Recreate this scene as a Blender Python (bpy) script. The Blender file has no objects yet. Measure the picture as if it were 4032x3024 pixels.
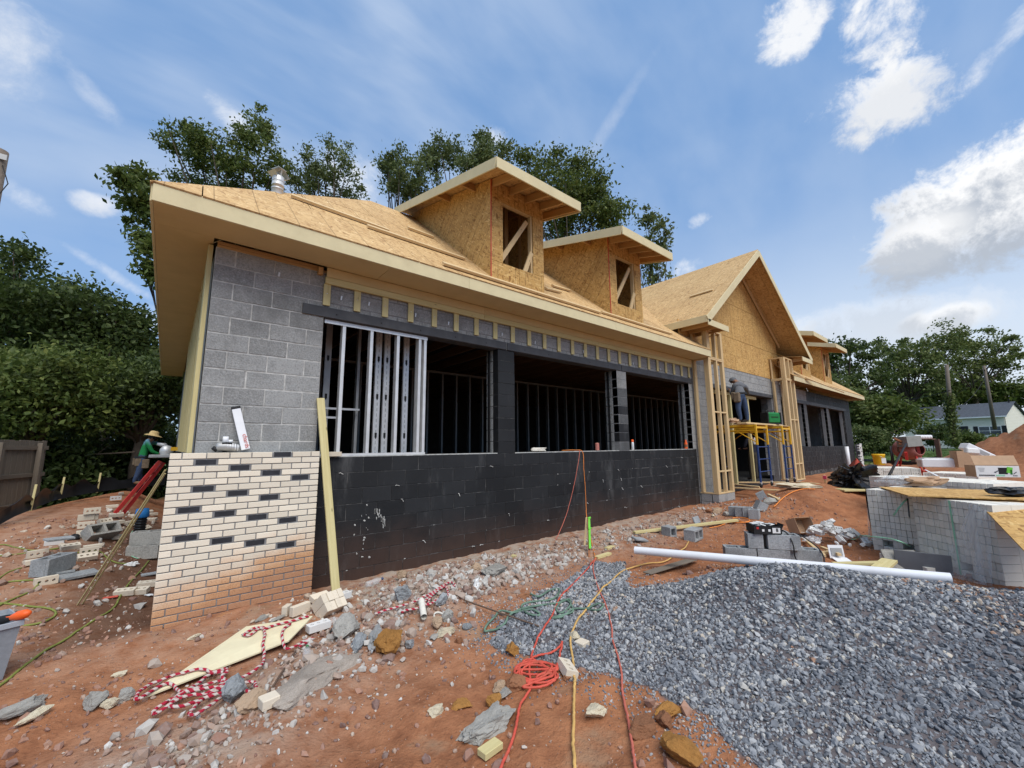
import bpy, bmesh, math, random
import numpy as np
from mathutils import Matrix, Vector, Euler, noise as mnoise
PI = math.pi
rng = np.random.default_rng(7)
random.seed(7)
SC = bpy.context.scene
C = SC.collection

# ------------------------------------------------------------------ camera, sky, sun, exposure
CAM = np.array([-0.0366, -5.424, 1.6603]); YAW, PITCH, ROLL, FPX = 0.693414, 0.150286, -0.0085858, 1624.2
def cam_axes():
    f = np.array([math.sin(YAW)*math.cos(PITCH), math.cos(YAW)*math.cos(PITCH), math.sin(PITCH)])
    r = np.array([math.cos(YAW), -math.sin(YAW), 0.]); u = np.cross(r, f)
    c, s = math.cos(ROLL), math.sin(ROLL)
    return c*r+s*u, -s*r+c*u, f
CR, CU, CF = cam_axes()
cd = bpy.data.cameras.new('camera'); cam = bpy.data.objects.new('camera', cd); C.objects.link(cam)
cd.sensor_width = 36; cd.lens = 36*FPX/4032; cd.clip_start = 0.05; cd.clip_end = 3000
cam.matrix_world = Matrix(((CR[0], CU[0], -CF[0], CAM[0]), (CR[1], CU[1], -CF[1], CAM[1]), (CR[2], CU[2], -CF[2], CAM[2]), (0, 0, 0, 1)))
SC.camera = cam
SC.view_settings.view_transform = 'Standard'; SC.view_settings.look = 'None'
SC.view_settings.exposure = 1.25; SC.view_settings.gamma = 1; SC.view_settings.use_curve_mapping = False
SC.cycles.max_bounces = 6; SC.cycles.diffuse_bounces = 4; SC.cycles.transparent_max_bounces = 8

SUN_EL, SUN_AZ = math.radians(54), math.radians(192)        # azimuth clockwise from +Y (the building's depth)
sd = bpy.data.lights.new('sun', 'SUN'); so = bpy.data.objects.new('sun', sd); C.objects.link(so)
sd.energy = 1.5; sd.angle = math.radians(50); sd.color = (1, .95, .88)
sdir = Vector((math.sin(SUN_AZ)*math.cos(SUN_EL), math.cos(SUN_AZ)*math.cos(SUN_EL), math.sin(SUN_EL)))
so.rotation_euler = sdir.to_track_quat('Z', 'Y').to_euler()

def raydir(sx, sy):
    d = CF + CR*((sx-2016)/FPX) + CU*((1512-sy)/FPX)
    return d/np.linalg.norm(d)

world = bpy.data.worlds.new('World'); SC.world = world; world.use_nodes = True
def build_world():
    nt = world.node_tree; N = nt.nodes; L = nt.links; N.clear()
    out = N.new('ShaderNodeOutputWorld'); bg = N.new('ShaderNodeBackground'); bg.inputs['Strength'].default_value = .08
    L.new(bg.outputs[0], out.inputs[0])
    sky = N.new('ShaderNodeTexSky'); sky.sky_type = 'NISHITA'; sky.sun_disc = False
    sky.sun_elevation = SUN_EL; sky.sun_rotation = SUN_AZ; sky.air_density = 1.0; sky.dust_density = .6; sky.ozone_density = 1.6
    tc = N.new('ShaderNodeTexCoord'); vec = tc.outputs['Generated']
    def math_(op, a, b=None, c=None, clamp=False):
        n = N.new('ShaderNodeMath'); n.operation = op; n.use_clamp = clamp
        for i, v in enumerate((a, b, c)):
            if v is None: continue
            if isinstance(v, (int, float)): n.inputs[i].default_value = v
            else: L.new(v, n.inputs[i])
        return n.outputs[0]
    def dot(v):
        n = N.new('ShaderNodeVectorMath'); n.operation = 'DOT_PRODUCT'; L.new(vec, n.inputs[0]); n.inputs[1].default_value = tuple(v); return n.outputs['Value']
    def noise(scale, detail, rough, stretch=None, dist=0.0, loc=(0, 0, 0)):
        src = vec
        if stretch is not None:
            m = N.new('ShaderNodeMapping'); L.new(vec, m.inputs['Vector']); m.inputs['Scale'].default_value = stretch[0]; m.inputs['Rotation'].default_value = stretch[1]; m.inputs['Location'].default_value = loc; src = m.outputs[0]
        n = N.new('ShaderNodeTexNoise'); L.new(src, n.inputs['Vector']); n.inputs['Scale'].default_value = scale; n.inputs['Detail'].default_value = detail; n.inputs['Roughness'].default_value = rough; n.inputs['Distortion'].default_value = dist
        return n.outputs['Fac']
    def mix(fac, a, b):
        n = N.new('ShaderNodeMix'); n.data_type = 'RGBA'
        if isinstance(fac, (int, float)): n.inputs['Factor'].default_value = fac
        else: L.new(fac, n.inputs['Factor'])
        for k, v in ((6, a), (7, b)):
            if isinstance(v, tuple): n.inputs[k].default_value = v+(1,)
            else: L.new(v, n.inputs[k])
        return n.outputs[2]
    def smooth(v, lo, hi):
        n = N.new('ShaderNodeMapRange'); n.interpolation_type = 'SMOOTHSTEP'; L.new(v, n.inputs[0]); n.inputs[1].default_value = lo; n.inputs[2].default_value = hi; return n.outputs[0]
    K = 1/.08
    col = mix(.72, sky.outputs[0], (.090*K, .170*K, .312*K))
    # thin high veil of cirrus
    veil = noise(1.7, 4, .5, ((1.0, 2.6, 2.2), (.3, .2, .9)), .35); streak = noise(2.6, 5, .5, ((.55, 4.2, 3.2), (.25, .1, .75)), .2, (1, 5, 2))
    veil2 = noise(3.4, 4, .5, ((.8, 2.0, 3.0), (.2, .5, 1.2)), .25, (3, 1, 2))
    v = math_('ADD', math_('MULTIPLY', veil, .45), math_('ADD', math_('MULTIPLY', veil2, .2), math_('MULTIPLY', streak, .35)))
    up = math_('MULTIPLY', smooth(dot((0, 0, 1)), .16, .55), math_('SUBTRACT', 1.15, math_('MULTIPLY', smooth(dot(tuple(raydir(3300, 700))), .55, .98), .75)))
    vm = math_('MULTIPLY', math_('MULTIPLY', smooth(v, .36, .66), up), .95)
    col = mix(vm, col, (.205*K, .257*K, .345*K))
    fine = noise(11, 12, .66, dist=.35); fine2 = noise(38, 8, .65, dist=.3); lump = noise(5.2, 4, .5)
    nz = math_('ADD', math_('ADD', math_('MULTIPLY', fine, 1.0), math_('MULTIPLY', fine2, .34)), math_('MULTIPLY', lump, .36))
    nz = math_('SUBTRACT', nz, .85)
    def cloud(sx, sy, a, b, rot, amp, soft, opac, belly, thr=.25, bright=.445):
        """an elliptical puff round one direction of the sky, its outline broken up by noise, grey underneath"""
        nonlocal col
        d0 = raydir(sx, sy); r = np.cross(d0, (0, 0, 1)); r /= np.linalg.norm(r); u = np.cross(r, d0)
        c, s = math.cos(rot), math.sin(rot); r2 = c*r+s*u; u2 = -s*r+c*u
        cosang = 1624./math.hypot(math.hypot(sx-2016, sy-1512), 1624.)
        a = a/1624.*cosang; b = b/1624.*cosang
        x = dot(r2/a); y = dot(u2/b); front = smooth(dot(d0), 0, .2)
        q = math_('SUBTRACT', 1., math_('ADD', math_('MULTIPLY', x, x), math_('MULTIPLY', y, y)))
        q = math_('ADD', q, math_('MULTIPLY', nz, amp*1.2))
        m = math_('MULTIPLY', math_('MULTIPLY', smooth(q, thr-.1, thr+soft*1.6), front), opac)
        yy = dot(u/b)
        sh = math_('ADD', math_('MULTIPLY', yy, -.75), math_('ADD', math_('MULTIPLY', nz, 2.0), math_('MULTIPLY', q, .5)))
        g = math_('MULTIPLY', smooth(sh, -.15, .75), belly)
        cc = mix(g, (1.0*K*bright, 1.0*K*bright, 1.0*K*bright), (.43*K*bright, .48*K*bright, .56*K*bright))
        col = mix(m, col, cc)
    # pale bank along the right-hand horizon
    hz = math_('MULTIPLY', smooth(dot(tuple(raydir(3700, 1250))), .80, .985), math_('MULTIPLY', math_('SUBTRACT', 1., smooth(dot((0, 0, 1)), .02, .56)), .95))
    col = mix(hz, col, (.335*K, .37*K, .41*K))
    cloud(3500, 1290, 560, 130, .0, 2.6, .9, .55, .55, .1)
    cloud(2960, 1320, 200, 90, 0, 2.2, .6, .7, .3, .2)
    cloud(3740, 1260, 150, 75, .1, 1.6, .4, .8, .7, .2)
    cloud(3900, 820, 480, 270, .30, 1.9, .30, .97, .95, .22)
    cloud(3620, 960, 210, 120, .2, 2.0, .4, .9, .8, .3)
    cloud(3470, 390, 250, 175, .15, 2.8, .55, .95, .35, .28)
    cloud(3470, 110, 150, 230, -.1, 2.8, .55, .95, .15, .25)
    cloud(3130, 80, 180, 120, .7, 3.2, .6, .9, .1, .3)
    cloud(4000, 110, 260, 60, .6, 2.8, .9, .7, .0, .35)
    cloud(370, 805, 100, 58, .1, 1.6, .7, .95, .25, .25)
    cloud(110, 780, 130, 55, -.3, 2.6, 1.0, .55, .0, .3)
    cloud(20, 180, 160, 260, .2, 2.8, 1.3, .8, .1, .25)
    cloud(370, 380, 150, 55, -.65, 1.8, 1.2, .7, .0, .25)
    cloud(930, 480, 130, 60, -.5, 2.4, .9, .8, .0, .25)
    cloud(1380, 700, 150, 110, .0, 2.6, 1.0, .8, .0, .25)
    cloud(1930, 560, 110, 60, .0, 2.6, .9, .7, .0, .25)
    cloud(2380, 520, 330, 34, .85, 1.6, 1.4, .35, .0, .2)
    cloud(2750, 870, 60, 34, .3, 3., .8, .6, .0, .4)
    cloud(2690, 1060, 80, 50, .2, 2.4, .8, .8, .0, .3)
    cloud(560, 1260, 140, 80, .0, 2.4, 1.0, .85, .0, .25)
    cloud(440, 1080, 180, 30, -.5, 2.4, 1.0, .6, .0, .3)
    L.new(col, bg.inputs['Color'])
build_world()
world.cycles.sampling_method = 'MANUAL'; world.cycles.sample_map_resolution = 512

# ------------------------------------------------------------------ object helpers
WM = {}
def finish(o, parent, M):
    C.objects.link(o)
    if parent is not None:
        o.parent = parent; o.matrix_parent_inverse = WM[parent].inverted()
    o.matrix_basis = M; WM[o] = M.copy()
    return o
def tag(o, label=None, cat=None, group=None, kind=None):
    if label: o['label'] = label
    if cat: o['category'] = cat
    if group: o['group'] = group
    if kind: o['kind'] = kind
    return o
def T(x, y=None, z=None):
    return Matrix.Translation((x, y, z)) if y is not None else Matrix.Translation(x)
def RZ(a): return Matrix.Rotation(a, 4, 'Z')
def RX(a): return Matrix.Rotation(a, 4, 'X')
def RY(a): return Matrix.Rotation(a, 4, 'Y')
def thing(name, label, cat, M=None, group=None):
    if M is None: M = Matrix()
    elif not isinstance(M, Matrix): M = T(*M)
    o = bpy.data.objects.new(name, None); o.empty_display_size = .2
    finish(o, None, M); tag(o, label, cat, group); return o
ICO = {}
def ico(sub):
    if sub not in ICO:
        bm = bmesh.new(); bmesh.ops.create_icosphere(bm, subdivisions=sub, radius=1)
        bm.verts.ensure_lookup_table()
        ICO[sub] = (np.array([v.co[:] for v in bm.verts]), [tuple(v.index for v in f.verts) for f in bm.faces]); bm.free()
    return ICO[sub]
class MB:
    def __init__(s): s.v = []; s.f = []; s.m = []; s.sm = []; s.at = []
    def add(s, vs, fs, mi=0, smooth=False, M=None, at=None):
        k = len(s.v)
        if M is not None: vs = [tuple(M @ Vector(v)) for v in vs]
        s.v += [tuple(v) for v in vs]; s.f += [tuple(i+k for i in f) for f in fs]
        s.m += [mi]*len(fs); s.sm += [smooth]*len(fs)
        s.at += list(at) if at is not None else [0.0]*len(vs)
        return s
    def box(s, c, size, M=None, mi=0, bev=0):
        a, b, d = size[0]/2, size[1]/2, size[2]/2
        m = T(*c) if M is None else M @ T(*c)
        if bev <= 0:
            vs = [(x, y, z) for x in (-a, a) for y in (-b, b) for z in (-d, d)]
            return s.add(vs, [(0, 1, 3, 2), (4, 6, 7, 5), (0, 4, 5, 1), (2, 3, 7, 6), (0, 2, 6, 4), (1, 5, 7, 3)], mi, False, m)
        e = min(bev, a*.45, b*.45, d*.45); vs = []; ix = {}
        for sx in (-1, 1):
            for sy in (-1, 1):
                for sz in (-1, 1):
                    for ax in range(3):
                        p = [sx*(a-e), sy*(b-e), sz*(d-e)]; p[ax] = (sx*a, sy*b, sz*d)[ax]
                        ix[(sx, sy, sz, ax)] = len(vs); vs.append(p)
        fs = []
        for ax in range(3):
            o1, o2 = [q for q in range(3) if q != ax]
            for sg in (-1, 1):
                q = []
                for (p1, p2) in ((-1, -1), (1, -1), (1, 1), (-1, 1)):
                    k = [0, 0, 0]; k[ax] = sg; k[o1] = p1; k[o2] = p2; q.append(ix[(*k, ax)])
                fs.append(q)
        for ax in range(3):
            o1, o2 = [q for q in range(3) if q != ax]
            for p1 in (-1, 1):
                for p2 in (-1, 1):
                    k0 = [0]*3; k0[o1] = p1; k0[o2] = p2; k1 = list(k0); k0[ax] = -1; k1[ax] = 1
                    fs.append([ix[(*k0, o1)], ix[(*k1, o1)], ix[(*k1, o2)], ix[(*k0, o2)]])
        for sx in (-1, 1):
            for sy in (-1, 1):
                for sz in (-1, 1): fs.append([ix[(sx, sy, sz, q)] for q in range(3)])
        return s.add(vs, fs, mi, False, m)
    def tube(s, pts, r, seg=8, mi=0, cap=True, smooth=True, along=False):
        pts = [Vector(p) for p in pts]; n = len(pts)
        rr = r if isinstance(r, (list, tuple)) else [r]*n
        vs = []; fs = []; at = []; ref = None; dist = 0
        for i, p in enumerate(pts):
            d = (pts[min(i+1, n-1)]-pts[max(i-1, 0)])
            d = d.normalized() if d.length > 1e-9 else Vector((0, 0, 1))
            if ref is None: ref = Vector((0, 0, 1)) if abs(d.z) < .9 else Vector((1, 0, 0))
            a = d.cross(ref).normalized(); b = a.cross(d).normalized(); ref = b
            if i: dist += (p-pts[i-1]).length
            for k in range(seg):
                t = 2*PI*k/seg; vs.append(tuple(p+a*(rr[i]*math.cos(t))+b*(rr[i]*math.sin(t)))); at.append(dist+.06*k/seg)
        for i in range(n-1):
            for k in range(seg):
                k2 = (k+1) % seg; fs.append((i*seg+k, i*seg+k2, (i+1)*seg+k2, (i+1)*seg+k))
        if cap: fs.append(tuple(range(seg-1, -1, -1))); fs.append(tuple((n-1)*seg+k for k in range(seg)))
        return s.add(vs, fs, mi, smooth, None, at)
    def lathe(s, prof, seg=16, M=None, mi=0, smooth=True):
        vs = []; fs = []; n = len(prof)
        for (r, z) in prof:
            for k in range(seg):
                t = 2*PI*k/seg; vs.append((r*math.cos(t), r*math.sin(t), z))
        for i in range(n-1):
            for k in range(seg):
                k2 = (k+1) % seg; fs.append((i*seg+k, i*seg+k2, (i+1)*seg+k2, (i+1)*seg+k))
        return s.add(vs, fs, mi, smooth, M)
    def ball(s, c, r, M=None, mi=0, sub=2, smooth=True):
        v, f = ico(sub); r = (r, r, r) if isinstance(r, (int, float)) else r
        m = T(*c) if M is None else M @ T(*c)
        return s.add([(p[0]*r[0], p[1]*r[1], p[2]*r[2]) for p in v], f, mi, smooth, m)
    def prism(s, poly, h, M=None, mi=0):
        n = len(poly); vs = [(x, y, 0) for x, y in poly]+[(x, y, h) for x, y in poly]
        fs = [tuple(range(n-1, -1, -1)), tuple(range(n, 2*n))]+[(i, (i+1) % n, n+(i+1) % n, n+i) for i in range(n)]
        return s.add(vs, fs, mi, False, M)
    def mesh(s, name, mats, recalc=True):
        me = bpy.data.meshes.new(name); me.from_pydata(s.v, [], s.f)
        for m in (mats if isinstance(mats, (list, tuple)) else [mats]): me.materials.append(m)
        if len(s.f):
            me.polygons.foreach_set('material_index', s.m); me.polygons.foreach_set('use_smooth', s.sm)
        if any(s.at):
            a = me.attributes.new('along', 'FLOAT', 'POINT'); a.data.foreach_set('value', s.at)
        if recalc:
            bm = bmesh.new(); bm.from_mesh(me); bmesh.ops.recalc_face_normals(bm, faces=bm.faces); bm.to_mesh(me); bm.free()
        me.update(); return me
    def build(s, name, mats, parent=None, M=None):
        return finish(bpy.data.objects.new(name, s.mesh(name, mats)), parent, M if M is not None else Matrix())
def put(name, me, parent, M):
    return finish(bpy.data.objects.new(name, me), parent, M)
def copy_tree(o, parent, M, names=None):
    c = o.copy(); C.objects.link(c); c.parent = parent
    if parent is None: c.matrix_basis = M
    WM[c] = M if parent is None else WM.get(o, Matrix())
    for ch in list(o.children): copy_tree(ch, c, None)
    return c
def align(p0, p1, up=(0, 0, 1)):
    """frame whose x runs from p0 to p1, origin at their middle"""
    p0, p1 = Vector(p0), Vector(p1); x = (p1-p0).normalized(); u = Vector(up)
    if abs(x.dot(u)) > .995: u = Vector((0, 1, 0)) if abs(x.y) < .9 else Vector((1, 0, 0))
    y = u.cross(x).normalized(); z = x.cross(y)
    m = Matrix((x, y, z)).transposed().to_4x4(); m.translation = (p0+p1)/2
    return m, (p1-p0).length
def lumber(name, p0, p1, w, h, mat, parent=None, up=(0, 0, 1), bev=.003, label=None, cat=None, group=None):
    m, ln = align(p0, p1, up)
    o = MB().box((0, 0, 0), (ln, w, h), bev=bev).build(name, mat, parent, m)
    return tag(o, label, cat, group)
def clip_poly(poly, x0, y0, x1, y1):
    def cut(pl, f, ip):
        out = []
        for i in range(len(pl)):
            a, b = pl[i], pl[(i+1) % len(pl)]; fa, fb = f(a), f(b)
            if fa >= 0: out.append(a)
            if (fa >= 0) != (fb >= 0):
                t = fa/(fa-fb); out.append((a[0]+(b[0]-a[0])*t, a[1]+(b[1]-a[1])*t))
        return out
    for f in (lambda p: p[0]-x0, lambda p: x1-p[0], lambda p: p[1]-y0, lambda p: y1-p[1]):
        if len(poly) < 3: return []
        poly = cut(poly, f, None)
    return poly
def area2(p): return abs(sum(p[i][0]*p[(i+1) % len(p)][1]-p[(i+1) % len(p)][0]*p[i][1] for i in range(len(p))))/2
def sheets(name, poly3, sw, sh, thick, mat, parent, xdir=None, off=(0, 0), stagger=.5, gap=.004, flip=False):
    """cover a planar polygon with separate sheets; each is an object whose local x runs along the sheet"""
    P = [Vector(p) for p in poly3]; x = (Vector(xdir) if xdir else P[1]-P[0]).normalized()
    nrm = Vector((0, 0, 0))
    for i in range(len(P)): nrm += P[i].cross(P[(i+1) % len(P)])
    nrm = nrm.normalized()*(-1 if flip else 1); y = nrm.cross(x).normalized(); o = P[0]
    pl = [((p-o).dot(x), (p-o).dot(y)) for p in P]
    xs = [p[0] for p in pl]; ys = [p[1] for p in pl]; res = []
    j0 = math.floor((min(ys)-off[1])/sh)
    for j in range(j0, math.ceil((max(ys)-off[1])/sh)):
        sx = off[0]+(stagger*sw if (j % 2) else 0)
        for i in range(math.floor((min(xs)-sx)/sw), math.ceil((max(xs)-sx)/sw)):
            a, b = sx+i*sw, off[1]+j*sh
            q = clip_poly(pl, a+gap/2, b+gap/2, a+sw-gap/2, b+sh-gap/2)
            if len(q) < 3 or area2(q) < .004: continue
            cx = sum(p[0] for p in q)/len(q); cy = sum(p[1] for p in q)/len(q)
            M = Matrix((x, y, nrm)).transposed().to_4x4(); M.translation = o+x*cx+y*cy+nrm*random.uniform(-.0015, .0015)
            mb = MB().prism([(p[0]-cx, p[1]-cy) for p in q], thick)
            res.append(mb.build(name, mat, parent, M))
    return res
def rock_mesh(name, mat, seed, sub=2, cuts=9, rough=.05, sq=(1, 1, 1)):
    r = np.random.default_rng(seed); v, f = ico(sub); v = v.copy()
    for _ in range(cuts):
        n = r.normal(size=3); n /= np.linalg.norm(n); d = r.uniform(.45, .85); k = v@n-d
        v = v-np.outer(np.maximum(k, 0), n)
    for i in range(len(v)):
        q = Vector(v[i]*2.3+seed*3.1); v[i] *= 1+rough*2*mnoise.noise(q)+rough*mnoise.noise(q*3)+(rough*.7*mnoise.noise(q*7.3) if sub > 2 else 0)
    v *= np.array(sq); mb = MB().add([tuple(p) for p in v], f)
    return mb.mesh(name, mat)
def numpy_mesh(name, mat, V, F, rnd=None, attr='rnd', smooth=False):
    """V (n,3), F (m,k) -> mesh, fast; rnd is one value per vertex"""
    me = bpy.data.meshes.new(name); k = F.shape[1]
    me.vertices.add(len(V)); me.vertices.foreach_set('co', V.astype(np.float32).ravel())
    me.loops.add(F.size); me.loops.foreach_set('vertex_index', F.astype(np.int32).ravel())
    me.polygons.add(len(F)); me.polygons.foreach_set('loop_start', np.arange(0, F.size, k, dtype=np.int32))
    me.polygons.foreach_set('use_smooth', np.full(len(F), smooth))
    me.update(calc_edges=True)
    if rnd is not None:
        a = me.attributes.new(attr, 'FLOAT', 'POINT'); a.data.foreach_set('value', rnd.astype(np.float32))
    me.materials.append(mat); return me

# ------------------------------------------------------------------ materials
def lin(r, g, b, k=1.0):
    f = lambda c: (c/12.92 if c <= .04045 else ((c+.055)/1.055)**2.4)*k
    return (f(r/255), f(g/255), f(b/255))
class NM:
    """a small material builder"""
    def __init__(s, name, rough=.8, spec=.3, metal=0):
        s.mat = bpy.data.materials.new(name); s.mat.use_nodes = True; s.N = s.mat.node_tree.nodes; s.L = s.mat.node_tree.links
        s.b = s.N['Principled BSDF']; s.b.inputs['Roughness'].default_value = rough; s.b.inputs['Specular IOR Level'].default_value = spec; s.b.inputs['Metallic'].default_value = metal
        s.tc = s.N.new('ShaderNodeTexCoord'); s.oi = s.N.new('ShaderNodeObjectInfo'); s.geo = None
        sc = s.N.new('ShaderNodeVectorMath'); sc.operation = 'ADD'; s.L.new(s.tc.outputs['Object'], sc.inputs[0])
        ml = s.N.new('ShaderNodeMath'); ml.operation = 'MULTIPLY'; ml.inputs[1].default_value = 57.; s.L.new(s.oi.outputs['Random'], ml.inputs[0])
        s.L.new(ml.outputs[0], sc.inputs[1]); s.vec = sc.outputs[0]; s.rand = s.oi.outputs['Random']; s.obj = s.tc.outputs['Object']
    def pos(s):
        if s.geo is None: s.geo = s.N.new('ShaderNodeNewGeometry')
        return s.geo.outputs['Position']
    def inp(s, sock, v):
        if isinstance(v, (int, float)): sock.default_value = v
        elif isinstance(v, tuple): sock.default_value = v+(1,) if len(sock.default_value) == 4 and len(v) == 3 else v
        else: s.L.new(v, sock)
    def math(s, op, a, b=None, clamp=False):
        n = s.N.new('ShaderNodeMath'); n.operation = op; n.use_clamp = clamp; s.inp(n.inputs[0], a)
        if b is not None: s.inp(n.inputs[1], b)
        return n.outputs[0]
    def map(s, vec, scale=(1, 1, 1), rot=(0, 0, 0)):
        n = s.N.new('ShaderNodeMapping'); s.L.new(vec, n.inputs[0]); n.inputs['Scale'].default_value = scale; n.inputs['Rotation'].default_value = rot; return n.outputs[0]
    def noise(s, scale, detail=3, rough=.55, vec=None, dist=0):
        n = s.N.new('ShaderNodeTexNoise'); s.L.new(vec if vec is not None else s.vec, n.inputs['Vector']); n.inputs['Scale'].default_value = scale; n.inputs['Detail'].default_value = detail; n.inputs['Roughness'].default_value = rough; n.inputs['Distortion'].default_value = dist
        return n.outputs['Fac']
    def voro(s, scale, vec=None, out='Color', feature='F1'):
        n = s.N.new('ShaderNodeTexVoronoi'); n.feature = feature; s.L.new(vec if vec is not None else s.vec, n.inputs['Vector']); n.inputs['Scale'].default_value = scale; return n.outputs[out]
    def ramp(s, fac, stops, interp='LINEAR'):
        n = s.N.new('ShaderNodeValToRGB'); s.inp(n.inputs[0], fac); e = n.color_ramp.elements; n.color_ramp.interpolation = interp
        while len(e) < len(stops): e.new(.5)
        for i, (p, c) in enumerate(stops):
            e[i].position = p; e[i].color = (c, c, c, 1) if isinstance(c, (int, float)) else tuple(c)+(1,)
        return n.outputs[0]
    def sm(s, v, lo, hi):
        n = s.N.new('ShaderNodeMapRange'); n.interpolation_type = 'SMOOTHSTEP'; s.inp(n.inputs[0], v); n.inputs[1].default_value = lo; n.inputs[2].default_value = hi; return n.outputs[0]
    def mix(s, fac, a, b, mode='MIX'):
        n = s.N.new('ShaderNodeMix'); n.data_type = 'RGBA'; n.blend_type = mode; s.inp(n.inputs['Factor'], fac); s.inp(n.inputs[6], a); s.inp(n.inputs[7], b); return n.outputs[2]
    def attr(s, name):
        n = s.N.new('ShaderNodeAttribute'); n.attribute_name = name; return n.outputs['Fac']
    def sep(s, vec):
        n = s.N.new('ShaderNodeSeparateXYZ'); s.L.new(vec, n.inputs[0]); return n.outputs
    def bump(s, h, strength=.3, dist=.01):
        n = s.N.new('ShaderNodeBump'); n.inputs['Strength'].default_value = strength; n.inputs['Distance'].default_value = dist; s.inp(n.inputs['Height'], h); s.L.new(n.outputs[0], s.b.inputs['Normal'])
    def col(s, c): s.inp(s.b.inputs['Base Color'], c); return s
    def done(s): return s.mat
def plain(name, c, rough=.6, var=.12, scale=8, metal=0, spec=.3, bump=0, dirt=None):
    m = NM(name, rough, spec, metal); n = m.noise(scale, 4)
    k = m.ramp(n, [(.25, tuple(x*(1-var) for x in c)), (.75, tuple(min(1, x*(1+var)) for x in c))])
    if dirt: k = m.mix(m.math('MULTIPLY', m.sm(m.noise(scale*.6, 5, .65), .45, .75), dirt[1]), k, dirt[0])
    m.col(k)
    if bump: m.bump(m.noise(scale*6, 3), bump, .01)
    return m.done()
def wood(name, c1, c2, scale=1.0, knots=True, rough=.7):
    m = NM(name, rough, .25)
    g = m.noise(4*scale, 6, .6, m.map(m.vec, (.35, 9, 9)), .6); f = m.noise(16*scale, 3, .5, m.map(m.vec, (.5, 14, 14)))
    k = m.ramp(m.math('ADD', m.math('MULTIPLY', g, .75), m.math('MULTIPLY', f, .25)), [(.3, c1), (.7, c2)])
    k = m.mix(m.math('MULTIPLY', m.rand, .22), k, tuple(x*.72 for x in c1))
    if knots:
        kn = m.voro(3.2, m.map(m.vec, (1, 3.2, 3.2)), 'Distance'); k = m.mix(m.math('MULTIPLY', m.math('SUBTRACT', 1, m.sm(kn, .03, .11)), .75), k, tuple(x*.3 for x in c1))
    m.col(k); m.bump(g, .12, .004); return m.done()
def osb(name, c1, c2, c3, lines=True):
    m = NM(name, .78, .25)
    a = m.voro(17, m.map(m.vec, (.55, 2.3, 1), (0, 0, .35))); b = m.voro(15, m.map(m.vec, (2.2, .6, 1), (0, 0, .5))); c = m.voro(21, m.map(m.vec, (.6, 2.0, 1), (0, 0, -.6)))
    sel = m.noise(9, 2); fa = m.mix(m.sm(sel, .46, .52), a, b); fa = m.mix(m.sm(m.noise(12, 2), .53, .58), fa, c)
    bw = m.N.new('ShaderNodeSeparateColor'); m.L.new(fa, bw.inputs[0]); v = bw.outputs[0]; v2 = bw.outputs[1]
    k = m.ramp(v, [(0, c1), (.45, c2), (.85, c2), (1, c3)]); k = m.mix(m.math('MULTIPLY', v2, .3), k, c3)
    k = m.mix(m.math('MULTIPLY', m.sm(m.noise(1.1, 4), .35, .75), .22), k, c1)
    k = m.mix(m.math('MULTIPLY', m.rand, .18), k, tuple(x*.7 for x in c2))
    if lines:                                            # printed nailing lines on the sheet
        s = m.sep(m.obj)
        for q, step in ((s[0], .406), (s[1], .305)):
            fr = m.math('ABSOLUTE', m.math('SUBTRACT', m.math('FRACT', m.math('DIVIDE', m.math('ADD', q, 60.05), step)), .5))
            ln = m.math('SUBTRACT', 1, m.sm(fr, .0, .022)); k = m.mix(m.math('MULTIPLY', ln, .6 if step > .4 else .22), k, tuple(x*.25 for x in c1))
    m.col(k); m.bump(v, .10, .003); return m.done()
M = {}
M['fascia'] = plain('primed_fascia', (.63, .545, .33), .65, .06, 5, bump=.04, dirt=((.42, .33, .18), .25))
M['soffit'] = plain('primed_soffit', (.56, .435, .225), .7, .06, 3, bump=.04, dirt=((.36, .27, .15), .25))
M['pine'] = wood('yellow_pine', (.55, .38, .19), (.72, .55, .31))
M['treated'] = wood('treated_pine', (.50, .42, .19), (.68, .60, .32), knots=True)
M['rough_pine'] = wood('roof_framing_pine', (.42, .24, .10), (.55, .35, .16))
M['osb_roof'] = osb('strand_board_roof', (.29, .15, .055), (.57, .37, .165), (.72, .52, .27))
M['osb_wall'] = osb('strand_board_wall', (.25, .115, .03), (.56, .335, .11), (.74, .51, .21))
def block_mat(name, c, var, coat=0.0, dirt=True):
    m = NM(name, .92, .15); sp = m.noise(55, 5, .75); lg = m.noise(5, 6, .65)
    k = m.ramp(m.rand, [(0, tuple(x*(1-var) for x in c)), (1, tuple(x*(1+var) for x in c))])
    k = m.mix(m.math('MULTIPLY', m.sm(sp, .45, .72), .55), k, tuple(min(.9, x*1.75) for x in c)); k = m.mix(m.math('MULTIPLY', m.math('SUBTRACT', 1, m.sm(sp, .30, .48)), .65), k, tuple(x*.4 for x in c))
    k = m.mix(m.math('MULTIPLY', m.sm(lg, .48, .70), .45), k, tuple(x*.62 for x in c))
    st = m.noise(1.4, 6, .68, m.map(m.pos(), (1, 1, .55))); k = m.mix(m.math('MULTIPLY', m.sm(st, .50, .68), .55), k, tuple(x*.5 for x in c)); k = m.mix(m.math('MULTIPLY', m.math('SUBTRACT', 1, m.sm(st, .30, .46)), .4), k, tuple(min(.8, x*1.5) for x in c))
    m.col(k); m.bump(m.math('ADD', sp, m.math('MULTIPLY', lg, .6)), .6, .012); return m
M['block'] = block_mat('grey_block', (.285, .288, .28), .15).done()
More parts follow.
